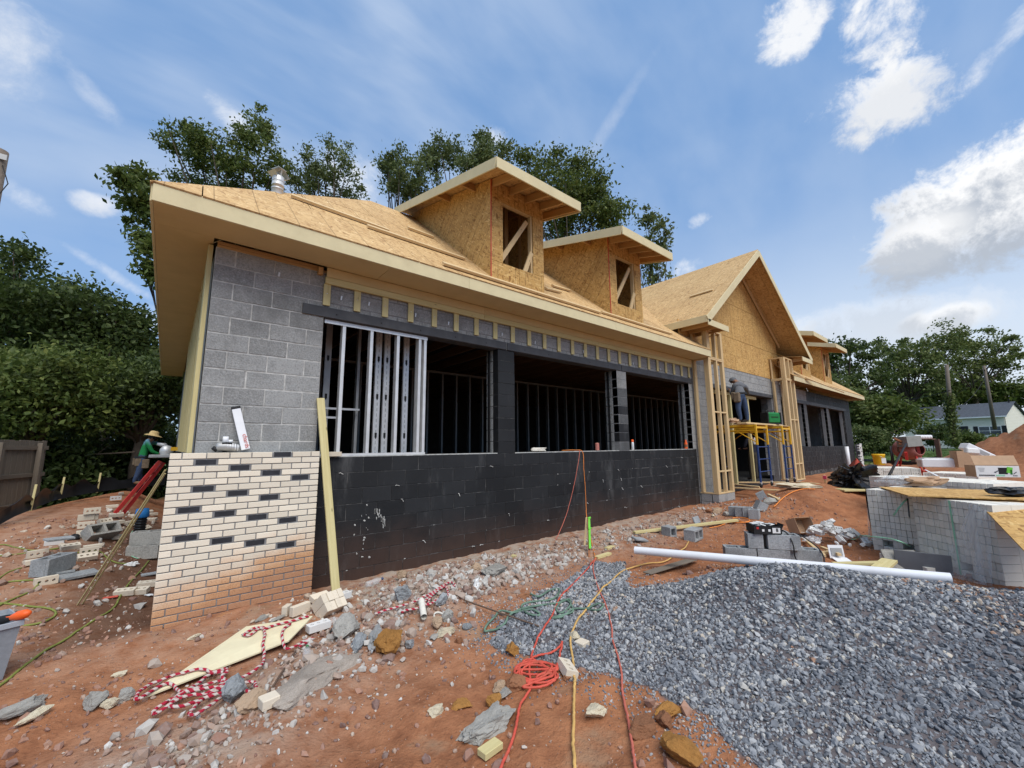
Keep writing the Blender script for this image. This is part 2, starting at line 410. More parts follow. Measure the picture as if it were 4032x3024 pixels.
def coat_mat():
    m = NM('black_damp_proofing', .62, .32); p = m.pos(); z = m.sep(p)[2]
    sp = m.noise(60, 3, .6); lg = m.noise(1.3, 6, .62, p); k = m.ramp(m.math('ADD', m.math('MULTIPLY', lg, .7), m.math('MULTIPLY', m.rand, .3)), [(.35, (.0085, .009, .0098)), (.75, (.020, .021, .0225))])
    k = m.mix(m.math('MULTIPLY', m.sm(m.noise(2.2, 6, .7, m.map(p, (1.3, 1.3, .35))), .52, .72), .62), k, (.085, .085, .084))
    mud = m.math('MULTIPLY', m.sm(m.math('ADD', m.math('MULTIPLY', z, -1.0), m.math('MULTIPLY', lg, .9)), -.30, .50), .55)   # red clay splashed up from the ground
    k = m.mix(mud, k, (.085, .043, .027)); m.col(k); m.bump(m.math('ADD', sp, lg), .35, .006); return m.done()
M['coat'] = coat_mat()
M['half_coat'] = block_mat('thin_coated_block', (.085, .088, .09), .35).done()
M['mortar'] = plain('grey_mortar', (.20, .20, .20), .95, .25, 25, bump=.3)
M['mortar_light'] = plain('pale_mortar', (.44, .435, .41), .95, .35, 14, bump=.3)
M['mortar_black'] = plain('coated_mortar', (.03, .03, .03), .8, .6, 9, bump=.3, dirt=((.20, .195, .185), .9))
def brick_mat(name, c, stained):
    m = NM(name, .9, .15); p = m.pos(); s = m.sep(p); sp = m.noise(90, 3, .65)
    k = m.ramp(m.rand, [(0, tuple(x*.88 for x in c)), (1, tuple(min(.85, x*1.08) for x in c))]); k = m.mix(m.math('MULTIPLY', m.sm(sp, .62, .72), .6), k, tuple(x*.5 for x in c))
    k = m.mix(m.math('MULTIPLY', m.sm(m.noise(7, 5, .7, p), .60, .76), .30), k, (.33, .29, .23))
    if stained:                                         # clay splash on the lower courses, higher towards the right
        hgt = m.math('ADD', m.math('MULTIPLY', s[0], .26), .44); n = m.noise(1.9, 4, .6, p); q = m.math('SUBTRACT', m.math('ADD', hgt, m.math('MULTIPLY', m.math('SUBTRACT', n, .5), .45)), s[2])
        q = m.math('ADD', q, m.math('MULTIPLY', m.math('SUBTRACT', m.rand, .5), .18))
        st = m.sm(q, -.06, .40); k = m.mix(m.math('MULTIPLY', st, .88), k, m.mix(m.sm(q, .15, .65), (.60, .31, .13), (.36, .155, .065)))
        k = m.mix(m.math('MULTIPLY', m.math('MULTIPLY', m.sm(sp, .45, .7), st), .5), k, (.24, .10, .05))
    m.col(k); m.bump(sp, .35, .004); return m.done()
M['brick'] = brick_mat('cream_brick', (.74, .665, .535), True); M['loose_brick'] = brick_mat('loose_cream_brick', (.64, .56, .44), False)
M['pallet_brick'] = brick_mat('stacked_grey_cream_brick', (.74, .71, .63), False)
M['white_brick'] = brick_mat('broken_white_brick', (.66, .65, .62), False)
M['dark_brick'] = plain('dark_brick', (.028, .029, .034), .5, .3, 12, bump=.2)
M['steel'] = plain('galvanised_steel', (.66, .66, .645), .42, .12, 6, .4, .5)
M['steel_dull'] = plain('dull_galvanised_steel', (.38, .385, .38), .5, .15, 6, .4, .4)
M['steel_dark'] = plain('shaded_steel_stud', (.17, .172, .17), .6, .15, 6, .5, .3)  # darker copy of the stud steel, shade of the rooms put into the colour
M['joist'] = wood('shaded_joist_pine', (.12, .065, .03), (.26, .155, .075))  # framing pine darkened, shade under the ceiling put into the colour
M['lintel'] = plain('primed_steel_lintel', (.055, .057, .062), .6, .25, 4, dirt=((.12, .12, .12), .4), bump=.1)
M['dark_room'] = plain('shaded_interior', (.028, .028, .028), .95, .2, 4)  # near-black floor, walls and ceiling, room shade put into the colour
M['pvc'] = plain('white_pvc', (.74, .75, .77), .35, .04, 3, dirt=((.5, .42, .34), .15))
M['black_plastic'] = plain('black_plastic', (.012, .012, .013), .35, .3, 4)
M['black'] = plain('black_rubber', (.015, .015, .016), .6, .3, 8)
M['white'] = plain('white_plastic', (.75, .76, .77), .5, .05, 6)
M['paper'] = plain('white_paper', (.72, .72, .70), .8, .08, 6)
M['yellow'] = plain('yellow_paint', (.72, .40, .02), .45, .12, 8, dirt=((.35, .22, .06), .35))
M['blue'] = plain('blue_paint', (.02, .05, .16), .45, .2, 8, dirt=((.06, .07, .1), .3))
M['red'] = plain('red_paint', (.50, .035, .03), .5, .15, 8, dirt=((.35, .14, .1), .35))
M['green'] = plain('green_plastic', (.01, .16, .035), .45, .15, 8)
M['lime'] = plain('lime_tape', (.16, .55, .06), .5, .12, 8)
M['mint'] = plain('mint_strapping', (.30, .62, .42), .5, .1, 8)
M['orange'] = plain('orange_plastic', (.80, .12, .02), .45, .12, 8)
M['cardboard'] = plain('cardboard', (.44, .29, .18), .9, .1, 10)
M['cord_red'] = plain('red_cord', (.56, .085, .055), .65, .2, 20, dirt=((.30, .13, .07), .5))
M['cord_faded'] = plain('faded_red_cord', (.48, .13, .09), .7, .15, 20)
M['cord_yellow'] = plain('yellow_cord', (.60, .37, .12), .65, .2, 20, dirt=((.34, .20, .10), .5))
M['cord_orange'] = plain('orange_cord', (.74, .24, .05), .6, .12, 20)
M['hose'] = plain('olive_hose', (.20, .23, .05), .6, .2, 14)
M['rope_green'] = plain('weathered_green_rope', (.12, .19, .14), .9, .5, 10)
M['rope_white'] = plain('white_cord', (.66, .63, .55), .8, .12, 20)
M['rust'] = plain('rusty_steel', (.13, .085, .06), .85, .3, 20, bump=.2)
M['concrete'] = block_mat('broken_concrete', (.34, .325, .29), .15).done()
M['concrete_grey'] = block_mat('grey_concrete', (.30, .315, .32), .12).done()
M['rock_tan'] = block_mat('tan_rock', (.42, .30, .20), .2).done()
M['rock_cream'] = block_mat('cream_rock', (.62, .53, .38), .12).done()
M['rock_orange'] = block_mat('ochre_rock', (.36, .175, .05), .15).done()
M['rock_brown'] = block_mat('red_brown_rock', (.27, .125, .065), .15).done()
M['straw'] = plain('straw', (.62, .44, .20), .85, .2, 30, bump=.3)
M['skin'] = plain('skin', (.26, .14, .09), .6, .06, 8)
M['denim'] = plain('denim', (.04, .065, .125), .9, .25, 14, bump=.2)
M['boots'] = plain('boot_leather', (.05, .04, .035), .8, .2, 10)
M['tan_boots'] = plain('tan_boot_leather', (.22, .13, .07), .8, .2, 10)
M['shirt_grey'] = plain('grey_sweatshirt', (.12, .125, .135), .95, .12, 14, bump=.2)
M['shirt_dark'] = plain('dark_shirt', (.015, .017, .028), .95, .2, 14)
M['trousers_dark'] = plain('dark_trousers', (.05, .045, .035), .95, .2, 14)
M['pouch'] = plain('worn_leather', (.16, .12, .08), .9, .3, 14)
def shirt_mat():
    m = NM('green_and_blue_shirt', .95, .1); z = m.sep(m.pos())[2]; k = m.mix(m.sm(m.math('ADD', z, m.math('MULTIPLY', m.noise(7, 3), .2)), 1.85, 2.02), (.02, .20, .06), (.16, .30, .42)); m.col(k); return m.done()
M['shirt_green'] = shirt_mat()
def rope_stripe():
    m = NM('red_and_white_rope', .9, .1); a = m.attr('along'); f = m.math('FRACT', m.math('DIVIDE', a, .06)); f = m.sm(m.math('ADD', f, m.math('MULTIPLY', m.math('SUBTRACT', m.noise(9, 2), .5), .5)), .40, .55)
    w = m.mix(m.math('MULTIPLY', m.noise(40, 3), .5), (.58, .52, .48), (.36, .24, .18)); k = m.mix(f, w, (.36, .022, .045)); m.col(k); m.bump(m.noise(160, 2), .6, .004); return m.done()
M['rope_stripe'] = rope_stripe()
def dirt_mat():
    m = NM('red_clay', .95, .12); p = m.pos(); a = m.noise(.55, 6, .62, p); b = m.noise(5, 6, .65, p); c = m.noise(38, 4, .6, p)
    k = m.ramp(m.math('ADD', m.math('MULTIPLY', a, .45), m.math('MULTIPLY', b, .55)), [(.30, (.145, .058, .030)), (.46, (.285, .120, .058)), (.60, (.39, .172, .083)), (.78, (.46, .235, .125))])
    k = m.mix(m.math('MULTIPLY', m.sm(m.noise(1.7, 5, .6, p), .57, .70), .55), k, (.30, .21, .135))
    k = m.mix(m.math('MULTIPLY', m.sm(c, .58, .75), .30), k, (.48, .29, .17)); k = m.mix(m.math('MULTIPLY', m.math('SUBTRACT', 1, m.sm(c, .28, .42)), .5), k, (.12, .05, .027))
    k = m.mix(m.math('MULTIPLY', m.attr('grey'), m.sm(b, .3, .62)), k, (.36, .315, .26))
    k = m.mix(m.math('MULTIPLY', m.sm(m.noise(2.6, 5, .65, p), .63, .76), .6), k, (.46, .225, .07))
    k = m.mix(m.math('MULTIPLY', m.sm(m.noise(1.15, 4, .6, p), .58, .74), .45), k, (.15, .06, .032))
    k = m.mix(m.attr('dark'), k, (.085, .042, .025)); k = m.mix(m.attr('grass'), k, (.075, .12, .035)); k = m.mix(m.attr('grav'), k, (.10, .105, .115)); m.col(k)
    m.bump(m.math('ADD', m.math('MULTIPLY', b, 1.4), c), .75, .02); return m.done()
M['dirt'] = dirt_mat()
def stone_mat(name, stops):
    m = NM(name, .82, .25); r = m.attr('rnd'); k = m.ramp(r, stops); k = m.mix(m.math('MULTIPLY', m.noise(60, 3, vec=m.obj), .35), k, (.35, .37, .4)); m.col(k); return m.done()
M['gravel'] = stone_mat('crushed_granite', [(0, (.036, .040, .047)), (.32, (.088, .094, .106)), (.60, (.158, .166, .18)), (.82, (.245, .253, .262)), (.93, (.42, .415, .40)), (.955, (.50, .44, .34)), (.98, (.34, .18, .09)), (1, (.30, .13, .06))])
M['pebble'] = stone_mat('mixed_pebbles', [(0, (.16, .08, .045)), (.35, (.30, .15, .08)), (.6, (.36, .22, .135)), (.85, (.44, .33, .235)), (1, (.56, .50, .42))])
M['brick_chip'] = stone_mat('cream_brick_chips', [(0, (.40, .30, .20)), (.5, (.55, .47, .36)), (1, (.66, .62, .54))])
M['clod'] = stone_mat('clay_clods', [(0, (.15, .062, .032)), (.4, (.25, .105, .052)), (.75, (.34, .155, .078)), (1, (.40, .21, .115))])
M['rubble'] = stone_mat('mixed_rubble', [(0, (.20, .10, .06)), (.3, (.33, .21, .14)), (.55, (.38, .30, .23)), (.82, (.44, .41, .36)), (1, (.58, .55, .50))])
def leaf_mat(name, c1, c2, c3):
    m = NM(name, .55, .3); r = m.attr('rnd'); k = m.ramp(r, [(0, c1), (.55, c2), (1, c3)]); m.col(k)
    tr = m.N.new('ShaderNodeBsdfTranslucent'); m.L.new(k, tr.inputs[0]); mx = m.N.new('ShaderNodeMixShader'); mx.inputs[0].default_value = .38
    out = m.N['Material Output']; m.L.new(m.b.outputs[0], mx.inputs[1]); m.L.new(tr.outputs[0], mx.inputs[2]); m.L.new(mx.outputs[0], out.inputs[0]); return m.done()
M['leaf_dark'] = leaf_mat('dark_leaves', (.026, .042, .012), (.062, .092, .022), (.14, .175, .045))
M['leaf_mid'] = leaf_mat('mid_green_leaves', (.042, .066, .015), (.10, .138, .030), (.215, .24, .062))
M['leaf_light'] = leaf_mat('light_green_leaves', (.055, .080, .022), (.125, .160, .042), (.24, .255, .085))
M['leaf_cool'] = leaf_mat('cool_green_leaves', (.05, .075, .025), (.115, .15, .048), (.22, .245, .09))
M['bark'] = plain('bark', (.075, .058, .045), .95, .35, 9, bump=.5)
M['grass'] = leaf_mat('lawn_grass', (.05, .09, .02), (.09, .15, .035), (.15, .19, .05))
M['old_fence'] = wood('weathered_fence', (.14, .115, .09), (.24, .20, .155))
M['siding'] = plain('white_siding', (.74, .70, .60), .6, .05, 4)
M['shingle'] = plain('grey_shingle', (.075, .085, .10), .9, .3, 6, bump=.3)
M['pole'] = wood('utility_pole', (.12, .095, .075), (.22, .18, .145), knots=False)
M['glass'] = plain('dark_glass', (.05, .06, .07), .1, .2, 3, spec=.6)
M['shutter'] = plain('black_shutter', (.018, .018, .02), .6, .1, 6)
def clear_mat():
    m = NM('clear_wrap', .22, .5); m.col((.75, .77, .78)); tr = m.N.new('ShaderNodeBsdfTransparent'); mx = m.N.new('ShaderNodeMixShader')
    f = m.noise(5, 4, .6, m.map(m.vec, (1, 1, .25))); m.L.new(m.ramp(f, [(.36, .06), (.72, .50)]), mx.inputs[0]); m.L.new(tr.outputs[0], mx.inputs[1]); m.L.new(m.b.outputs[0], mx.inputs[2]); m.L.new(mx.outputs[0], m.N['Material Output'].inputs[0]); return m.done()
M['wrap'] = clear_mat()

# ------------------------------------------------------------------ terrain
LAT = np.random.default_rng(3).random((256, 256))
def vn(x, y, f, ox=0.0):
    x = np.asarray(x, float)*f+ox+400.; y = np.asarray(y, float)*f+ox*1.7+400.
    i = np.floor(x).astype(int); j = np.floor(y).astype(int); u = x-i; v = y-j; u = u*u*(3-2*u); v = v*v*(3-2*v)
    g = lambda a, b: LAT[a & 255, b & 255]
    return (g(i, j)*(1-u)+g(i+1, j)*u)*(1-v)+(g(i, j+1)*(1-u)+g(i+1, j+1)*u)*v-.5
def sst(v, a, b):
    t = np.clip((np.asarray(v, float)-a)/(b-a), 0, 1); return t*t*(3-2*t)
def gau(x, y, cx, cy, sx, sy, rot=0.0):
    c, s = math.cos(rot), math.sin(rot); dx, dy = x-cx, y-cy; u = (dx*c+dy*s)/sx; v = (-dx*s+dy*c)/sy
    return np.exp(-.5*(u*u+v*v))
def on_plane(sx, sy, z):
    d = raydir(sx, sy); t = (z-CAM[2])/d[2]; return CAM+d*t
GRAV_PX = [(1932, 2534), (2080, 2600), (2260, 2643), (2420, 2690), (2640, 2770), (2760, 2850), (2840, 2960), (2900, 3024)]
GRAV = [tuple(on_plane(a, b, .0)[:2]) for a, b in GRAV_PX]
GRAV += [(2.1, -5.75), (3.2, -6.6), (5.0, -7.6), (8.0, -8.6), (8.2, -6.6), (6.9, -5.2), (6.0, -4.05), (5.55, -3.2), (4.7, -2.75), (4.1, -2.5)]
GRAV += [tuple(on_plane(a, b, .02)[:2]) for a, b in ((2470, 2200), (2330, 2210), (2200, 2290), (2050, 2390), (1940, 2470))]
GX = np.array(GRAV)
def in_poly(x, y, P):
    x = np.asarray(x, float); y = np.asarray(y, float); r = np.zeros(x.shape, bool); n = len(P)
    for i in range(n):
        (x1, y1), (x2, y2) = P[i], P[(i+1) % n]
        c = ((y1 > y) != (y2 > y)) & (x < (x2-x1)*(y-y1)/((y2-y1) if y2 != y1 else 1e-9)+x1); r ^= c
    return r
def grav_mask(x, y):
    return in_poly(x+.12*vn(x, y, 3, 5), y+.12*vn(x, y, 3, 9), GRAV)
def H(x, y):
    x = np.asarray(x, float); y = np.asarray(y, float)
    z = .05*vn(x, y, .7)+.05*vn(x, y, 2.1, 11)+.030*vn(x, y, 6, 23)+.017*vn(x, y, 17, 31)
    left = sst(-x, -.25, .9)*sst(y, .2, 5.5); z = z+.46*left
    z = z-.07*sst(-x, -.6, .0)*sst(x, -1.5, -.5)*sst(y, -.4, .3)*(1-sst(y, 2.5, 5))
    crest = (x+2.2)-(y-5.4)*.26; z = z-.65*sst(-crest, .1, 2.6)*sst(y, 1, 4)
    z = z-.6*sst(y, 11.2, 15)*sst(-x, -.5, 1)
    z = z+.30*sst(x, 11, 20)+.10*sst(y, -1.4, -.3)*sst(x, 3, 8)*.6
    z = z+.52*gau(x, y, 12.3, -2.1, 1.5, .8, -.2)+.20*gau(x, y, 14.2, -2.6, 2.0, 1.2)
    z = z+(2.3+.8*vn(x, y, .8, 3)+.5*vn(x, y, 2.2, 13))*sst(gau(x, y, 34.1, -7.9, 3.3, 3.6), .12, .95)
    z = z+.42*gau(x, y, 4.66, -3.92, .85, .58, -.9)+.27*gau(x, y, 5.75, -5.55, 1.0, .8, -.9)+.12*gau(x, y, 3.3, -4.7, 1.1, .7, -.5)+.12*gau(x, y, 5.7, -3.1, .5, .4)
    z = z+.10*gau(x, y, 2.55, -1.05, .75, .42, .5)+.06*gau(x, y, 1.0, -2.0, .9, .22, .75)+.05*gau(x, y, -.45, -2.9, .9, .25, .5)
    z = z+.22*sst(x+y*.3, 24, 45)
    return z
def h1(x, y): return float(H(np.array([x]), np.array([y]))[0])
TT = np.concatenate([np.linspace(1.2, 12, 1400), np.linspace(12.02, 90, 1500)])
def G(sx, sy, dz=0.0):
    """the point of the ground seen at a place in the photograph"""
    d = raydir(sx, sy); P = CAM[None]+TT[:, None]*d[None]; k = np.nonzero(P[:, 2] < H(P[:, 0], P[:, 1])+dz)[0]
    p = P[k[0]] if len(k) else P[-1]
    return Vector((p[0], p[1], h1(p[0], p[1])+dz))
def onz(sx, sy, z): return Vector(on_plane(sx, sy, z))
def ony(sx, sy, y):
    d = raydir(sx, sy); return Vector(CAM+d*((y-CAM[1])/d[1]))
def onx(sx, sy, x):
    d = raydir(sx, sy); return Vector(CAM+d*((x-CAM[0])/d[0]))

def axis_pts(segs):
    out = []
    for a, b, st in segs: out.append(np.arange(a, b, st))
    return np.unique(np.concatenate(out+[np.array([segs[-1][1]])]))
def make_ground():
    gx = axis_pts([(-400, -60, 20), (-60, -12, 2), (-12, -3.2, .25), (-3.2, 8.4, .04), (8.4, 18, .12), (18, 50, .6), (50, 90, 4), (90, 600, 20)])
    gy = axis_pts([(-300, -40, 20), (-40, -9, 1), (-9, -5.6, .12), (-5.6, .6, .04), (.6, 4, .14), (4, 13, .3), (13, 60, 2), (60, 600, 20)])
    X, Y = np.meshgrid(gx, gy, indexing='ij'); Z = H(X, Y)
    V = np.stack([X, Y, Z], -1).reshape(-1, 3); nx, ny = X.shape; I = np.arange(nx*ny).reshape(nx, ny)
    F = np.stack([I[:-1, :-1], I[1:, :-1], I[1:, 1:], I[:-1, 1:]], -1).reshape(-1, 4)
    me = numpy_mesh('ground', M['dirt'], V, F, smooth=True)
    x, y = V[:, 0], V[:, 1]
    gm = grav_mask(x, y).astype(float)
    grey = .35*sst(-x, -.6, .2)*sst(y, -.8, .5)*(1-sst(y, 6, 9))+.8*sst(y, -1.9, -.5)*(1-sst(x, 8, 11))*sst(x, 1.2, 2.2)+.5*gau(x, y, 2.7, -1.1, 1.1, .6, .4)+.9*gau(x, y, -.2, -2.6, 1.4, .35, .6)+.35*gau(x, y, .9, -.5, 1.2, .35)
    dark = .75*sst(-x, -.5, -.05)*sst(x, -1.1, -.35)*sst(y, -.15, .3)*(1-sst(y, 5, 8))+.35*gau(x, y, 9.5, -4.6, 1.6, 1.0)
    grass = sst(x*.8+y*.35, 24.3, 25.6)*(1-sst(gau(x, y, 34.1, -7.9, 3.3, 3.6), .05, .12))+sst(-((x+2.2)-(y-5.4)*.26), .4, 1.3)*sst(y, -1, 3)*.8+sst(y, 14, 16)+sst(-x, 6, 9)
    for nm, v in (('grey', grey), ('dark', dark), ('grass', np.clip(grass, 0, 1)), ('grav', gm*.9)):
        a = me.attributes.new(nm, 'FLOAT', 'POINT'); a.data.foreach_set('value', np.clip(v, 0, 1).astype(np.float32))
    o = put('ground', me, None, Matrix()); tag(o, kind='structure')
make_ground()

# scattered stones: one mesh per kind of ground cover
def stone_variants(n, seed):
    r = np.random.default_rng(seed); v0, f0 = ico(1); v0 = v0[:12] if False else v0
    base, fc = ICO12; out = []
    for _ in range(n):
        v = base.copy()
        for _ in range(4):
            d = r.normal(size=3); d /= np.linalg.norm(d); k = v@d-r.uniform(.35, .75); v = v-np.outer(np.maximum(k, 0), d)
        v *= r.uniform(.85, 1.15, v.shape); out.append(v)
    return np.array(out), np.array(fc)
_bm = bmesh.new(); bmesh.ops.create_icosphere(_bm, subdivisions=1, radius=1)
ICO12 = (np.array([v.co[:] for v in _bm.verts]), [tuple(v.index for v in f.verts) for f in _bm.faces]); _bm.free()
def scatter(name, mat, X, Y, size, label=None, flat=(.45, .8), sink=.25, seed=1, rnd=None, dz=0):
    n = len(X); r = np.random.default_rng(seed); B, F = stone_variants(14, seed)
    q = r.normal(size=(n, 4)); q /= np.linalg.norm(q, axis=1)[:, None]; w, a, b, c = q.T
    R = np.stack([1-2*(b*b+c*c), 2*(a*b-c*w), 2*(a*c+b*w), 2*(a*b+c*w), 1-2*(a*a+c*c), 2*(b*c-a*w), 2*(a*c-b*w), 2*(b*c+a*w), 1-2*(a*a+b*b)], -1).reshape(n, 3, 3)
    sc = np.stack([np.ones(n), r.uniform(.6, .95, n), r.uniform(flat[0], flat[1], n)], -1)*size[:, None]
    V = np.einsum('nij,nkj->nki', R, B[r.integers(0, 14, n)]*sc[:, None, :])
    Z = H(X, Y)+size*(.5-sink)+dz
    V = V+np.stack([X, Y, Z], -1)[:, None, :]; nv = B.shape[1]
    FF = (F[None]+(np.arange(n)*nv)[:, None, None]).reshape(-1, 3)
    rv = np.repeat(r.random(n) if rnd is None else rnd, nv)
    o = put(name, numpy_mesh(name, mat, V.reshape(-1, 3), FF, rv), None, Matrix()); tag(o, label, None, None, 'stuff'); return o
def gravel():
    r = np.random.default_rng(11); xs = []; ys = []; ss = []
    for (n, x0, x1, y0, y1) in ((265000, 1.2, 8.5, -7.6, -1.4),):
        x = r.uniform(x0, x1, n); y = r.uniform(y0, y1, n); ok = grav_mask(x, y)
        d = np.hypot(x-CAM[0], y-CAM[1]); fwd = (x-CAM[0])*CF[0]+(y-CAM[1])*CF[1]; lat = (x-CAM[0])*CR[0]+(y-CAM[1])*CR[1]
        vis = (fwd > .9) & (lat < 1.4*fwd+.5) & (lat > -1.4*fwd-.5); ok &= vis
        keep = r.random(n) < np.clip(2.0/d, .42, 1); ok &= keep
        xs.append(x[ok]); ys.append(y[ok]); ss.append((r.lognormal(math.log(.0112), .42, n)*np.clip(d/3.0, .95, 1.4))[ok])
    x = np.concatenate(xs); y = np.concatenate(ys); s = np.clip(np.concatenate(ss), .006, .034)
    # stray stones off the edge of the heap
    n = 6000; a = r.integers(0, len(GRAV), n); px = GX[a]+ (GX[(a+1) % len(GRAV)]-GX[a])*r.random((n, 1))+r.normal(0, .16, (n, 2))
    k = (px[:, 0] < 5) & (px[:, 1] > -5.2); x = np.concatenate([x, px[k, 0]]); y = np.concatenate([y, px[k, 1]]); s = np.concatenate([s, r.uniform(.006, .014, k.sum())])
    rn = np.clip(r.random(len(x)), 0, 1); edge = vn(x, y, 1.1, 41) > .22; mnd = np.clip(H(x, y)/.32, 0, 1); rn = np.clip(rn*.80+.20*(1-mnd)*(rn < .9), 0, .985); rn = np.where(edge & (r.random(len(x)) < .35), r.uniform(.90, 1, len(x)), np.minimum(rn*1.0, .985))
    dusty = (vn(x, y, .8, 61)+.5*vn(x, y, 3, 67) > .16) & (r.random(len(x)) < .4); rn = np.where(dusty, r.uniform(.78, .96, len(x)), rn)
    scatter('gravel', M['gravel'], x, y, s, 'heap of blue grey crushed gravel in the right foreground', rnd=rn, seed=21)
    print('gravel stones', len(x))
gravel()
def pebbles():
    r = np.random.default_rng(17); n = 30000
    x = r.uniform(-4, 10, n); y = r.uniform(-5.0, 4, n); keep = ~grav_mask(x, y) & ~((y > -.03) & (x > -.02)); d = np.hypot(x-CAM[0], y-CAM[1]); keep &= d > 1.3
    dens = .30+.5*sst(vn(x, y, .9, 7), 0, .3)+.6*sst(y, -1.6, -.4)*sst(x, 1, 2)+.9*gau(x, y, -.2, -2.6, 1.4, .35, .6); keep &= r.random(n) < dens
    x, y = x[keep], y[keep]; s = np.clip(r.lognormal(math.log(.0062), .55, len(x)), .0025, .026)
    scatter('pebbles', M['pebble'], x, y, s, 'small stones strewn over the red clay', seed=31, sink=.3)
    # grey and tan rubble along the foot of the wall and in a line towards the left foreground
    X = []; Y = []
    for (cx, cy, sx, sy, rot, m) in ((2.6, -1.0, .85, .36, .5, 2300), (3.3, -.75, .7, .22, .3, 500), (1.2, -1.65, .7, .2, .75, 420), (.25, -2.35, .6, .15, .6, 260), (-.75, -2.95, .8, .2, .45, 620), (4.6, -.62, 1.5, .25, .05, 900), (7.6, -.7, 2.0, .3, 0, 700), (10.2, -1.2, .7, .5, 0, 160), (-.9, 1.8, .7, 1.4, .2, 420), (-.5, -2.75, 1.1, .28, .5, 900)):
        u = r.normal(0, sx, m); v = r.normal(0, sy, m); X.append(cx+u*math.cos(rot)-v*math.sin(rot)); Y.append(cy+u*math.sin(rot)+v*math.cos(rot))
    x = np.concatenate(X); y = np.concatenate(Y); k = ~((y > -.05) & (x > -.04)) & (np.hypot(x-CAM[0], y-CAM[1]) > 1.7) & (y < 4); x, y = x[k], y[k]
    s = np.clip(r.lognormal(math.log(.0165), .6, len(x)), .005, .07)
    s = s*np.clip(np.hypot(x-CAM[0], y-CAM[1])/3.6, .5, 1)
    q = [G(*p) for p in ((1960, 2270), (2080, 2230), (2180, 2210), (1870, 2310))]
    for c, n in zip(q, (190, 210, 150, 140)):
        x = np.concatenate([x, r.normal(c.x, .24, n)]); y = np.concatenate([y, r.normal(c.y, .13, n)]); s = np.concatenate([s, np.clip(r.lognormal(math.log(.034), .4, n), .015, .085)])
    scatter('rubble', M['rubble'], x, y, s, 'grey and tan rubble strewn below the black wall', seed=41, sink=.2)
pebbles()
def clods():
    r = np.random.default_rng(23); n = 38000; x = r.uniform(-4, 12, n); y = r.uniform(-5.0, 6, n); k = ~grav_mask(x, y) & ~((y > -.03) & (x > -.02)) & (np.hypot(x-CAM[0], y-CAM[1]) > 1.3) & (r.random(n) < .25+.9*sst(vn(x, y, 1.3, 51), -.05, .3))
    x, y = x[k], y[k]; scatter('clods', M['clod'], x, y, np.clip(r.lognormal(math.log(.012), .62, len(x)), .004, .055), 'crumbly lumps of red clay over the bare ground', seed=51, sink=.35, flat=(.5, .9))
clods()
def brick_chips():
    r = np.random.default_rng(29); X = []; Y = []
    for (a, b, n, sd) in ((350, 2075, 60, .35), (560, 2050, 60, .3), (230, 2190, 60, .4), (330, 2140, 40, .5), (1290, 2370, 60, .2), (1180, 2420, 40, .25)):
        c = G(a, b); X.append(r.normal(c.x, sd, n)); Y.append(r.normal(c.y, sd*.8, n))
    x = np.concatenate(X); y = np.concatenate(Y); k = ~((y > -.05) & (x > -.04)); x, y = x[k], y[k]; scatter('brick_chips', M['brick_chip'], x, y, np.clip(r.lognormal(math.log(.024), .5, len(x)), .008, .06), 'chips of cream brick round the loose bricks', seed=61, sink=.25)
brick_chips()
def grass_blades():
    r = np.random.default_rng(5); n = 60000; x = r.uniform(24, 60, n); y = r.uniform(-14, 30, n)
    k = (x*.8+y*.35 > 25) & (gau(x, y, 34.1, -7.9, 3.3, 3.6) < .08); x, y = x[k][:26000], y[k][:26000]; n = len(x); z = H(x, y); h = r.uniform(.05, .13, n); a = r.uniform(0, PI, n); w = .03
    V = np.stack([np.stack([x-w*np.cos(a), y-w*np.sin(a), z], -1), np.stack([x+w*np.cos(a), y+w*np.sin(a), z], -1), np.stack([x+r.normal(0, .04, n), y+r.normal(0, .04, n), z+h], -1)], 1)
    F = np.arange(n*3).reshape(n, 3); o = put('lawn_grass', numpy_mesh('lawn_grass', M['grass'], V.reshape(-1, 3), F, np.repeat(r.random(n), 3)), None, Matrix()); tag(o, 'short green lawn in front of the white house', kind='stuff')
grass_blades()

# ------------------------------------------------------------------ the unfinished building
ZJ, CH, BL = 1.5428, .2032, .4064
YF = .2
LEN = 29.13
BLD = thing('unfinished_building', 'long unfinished block building with bare strand board roof and dormers', 'building', (14.6, .2, 0))
BMESH = {}
def block_mesh(w, mat):
    k = (round(w, 3), mat.name)
    if k not in BMESH: BMESH[k] = MB().box((0, 0, 0), (w-(.006 if mat is M['coat'] else .013), .14, CH-(.006 if mat is M['coat'] else .013)), bev=.003 if mat is M['coat'] else .005).mesh('block', mat)
    return BMESH[k]
BLOCKS = []                                         # every masonry unit of the front: (x, z, w, material key)
def course(x0, x1, row, matf, phase=None):
    z = ZJ+(row+.5)*CH; ph = (row % 2)*BL/2 if phase is None else phase
    x = x0-((x0-XREF-ph) % BL)
    while x < x1-1e-4:
        a, b = max(x, x0), min(x+BL, x1)
        if b-a > .03: BLOCKS.append(((a+b)/2, z, b-a, matf((a+b)/2, z)))
        x += BL
XREF = .2
def wall_rows(x0, x1, r0, r1, matf):
    for r in range(r0, r1): course(x0, x1, r, matf)
black = lambda x, z: 'coat'
grey = lambda x, z: 'block'
XL1 = 11.24; XR0, XR1 = 18.0, 28.93
wall_rows(.2, 1.419, 0, 12, grey)                      # grey corner beside the first opening
wall_rows(.2, 1.419, -9, 0, black)
wall_rows(1.419, XL1, -9, 0, black)                    # black wall under the openings
wall_rows(1.419, 11.06, 9, 12, grey)                   # grey courses above the lintels
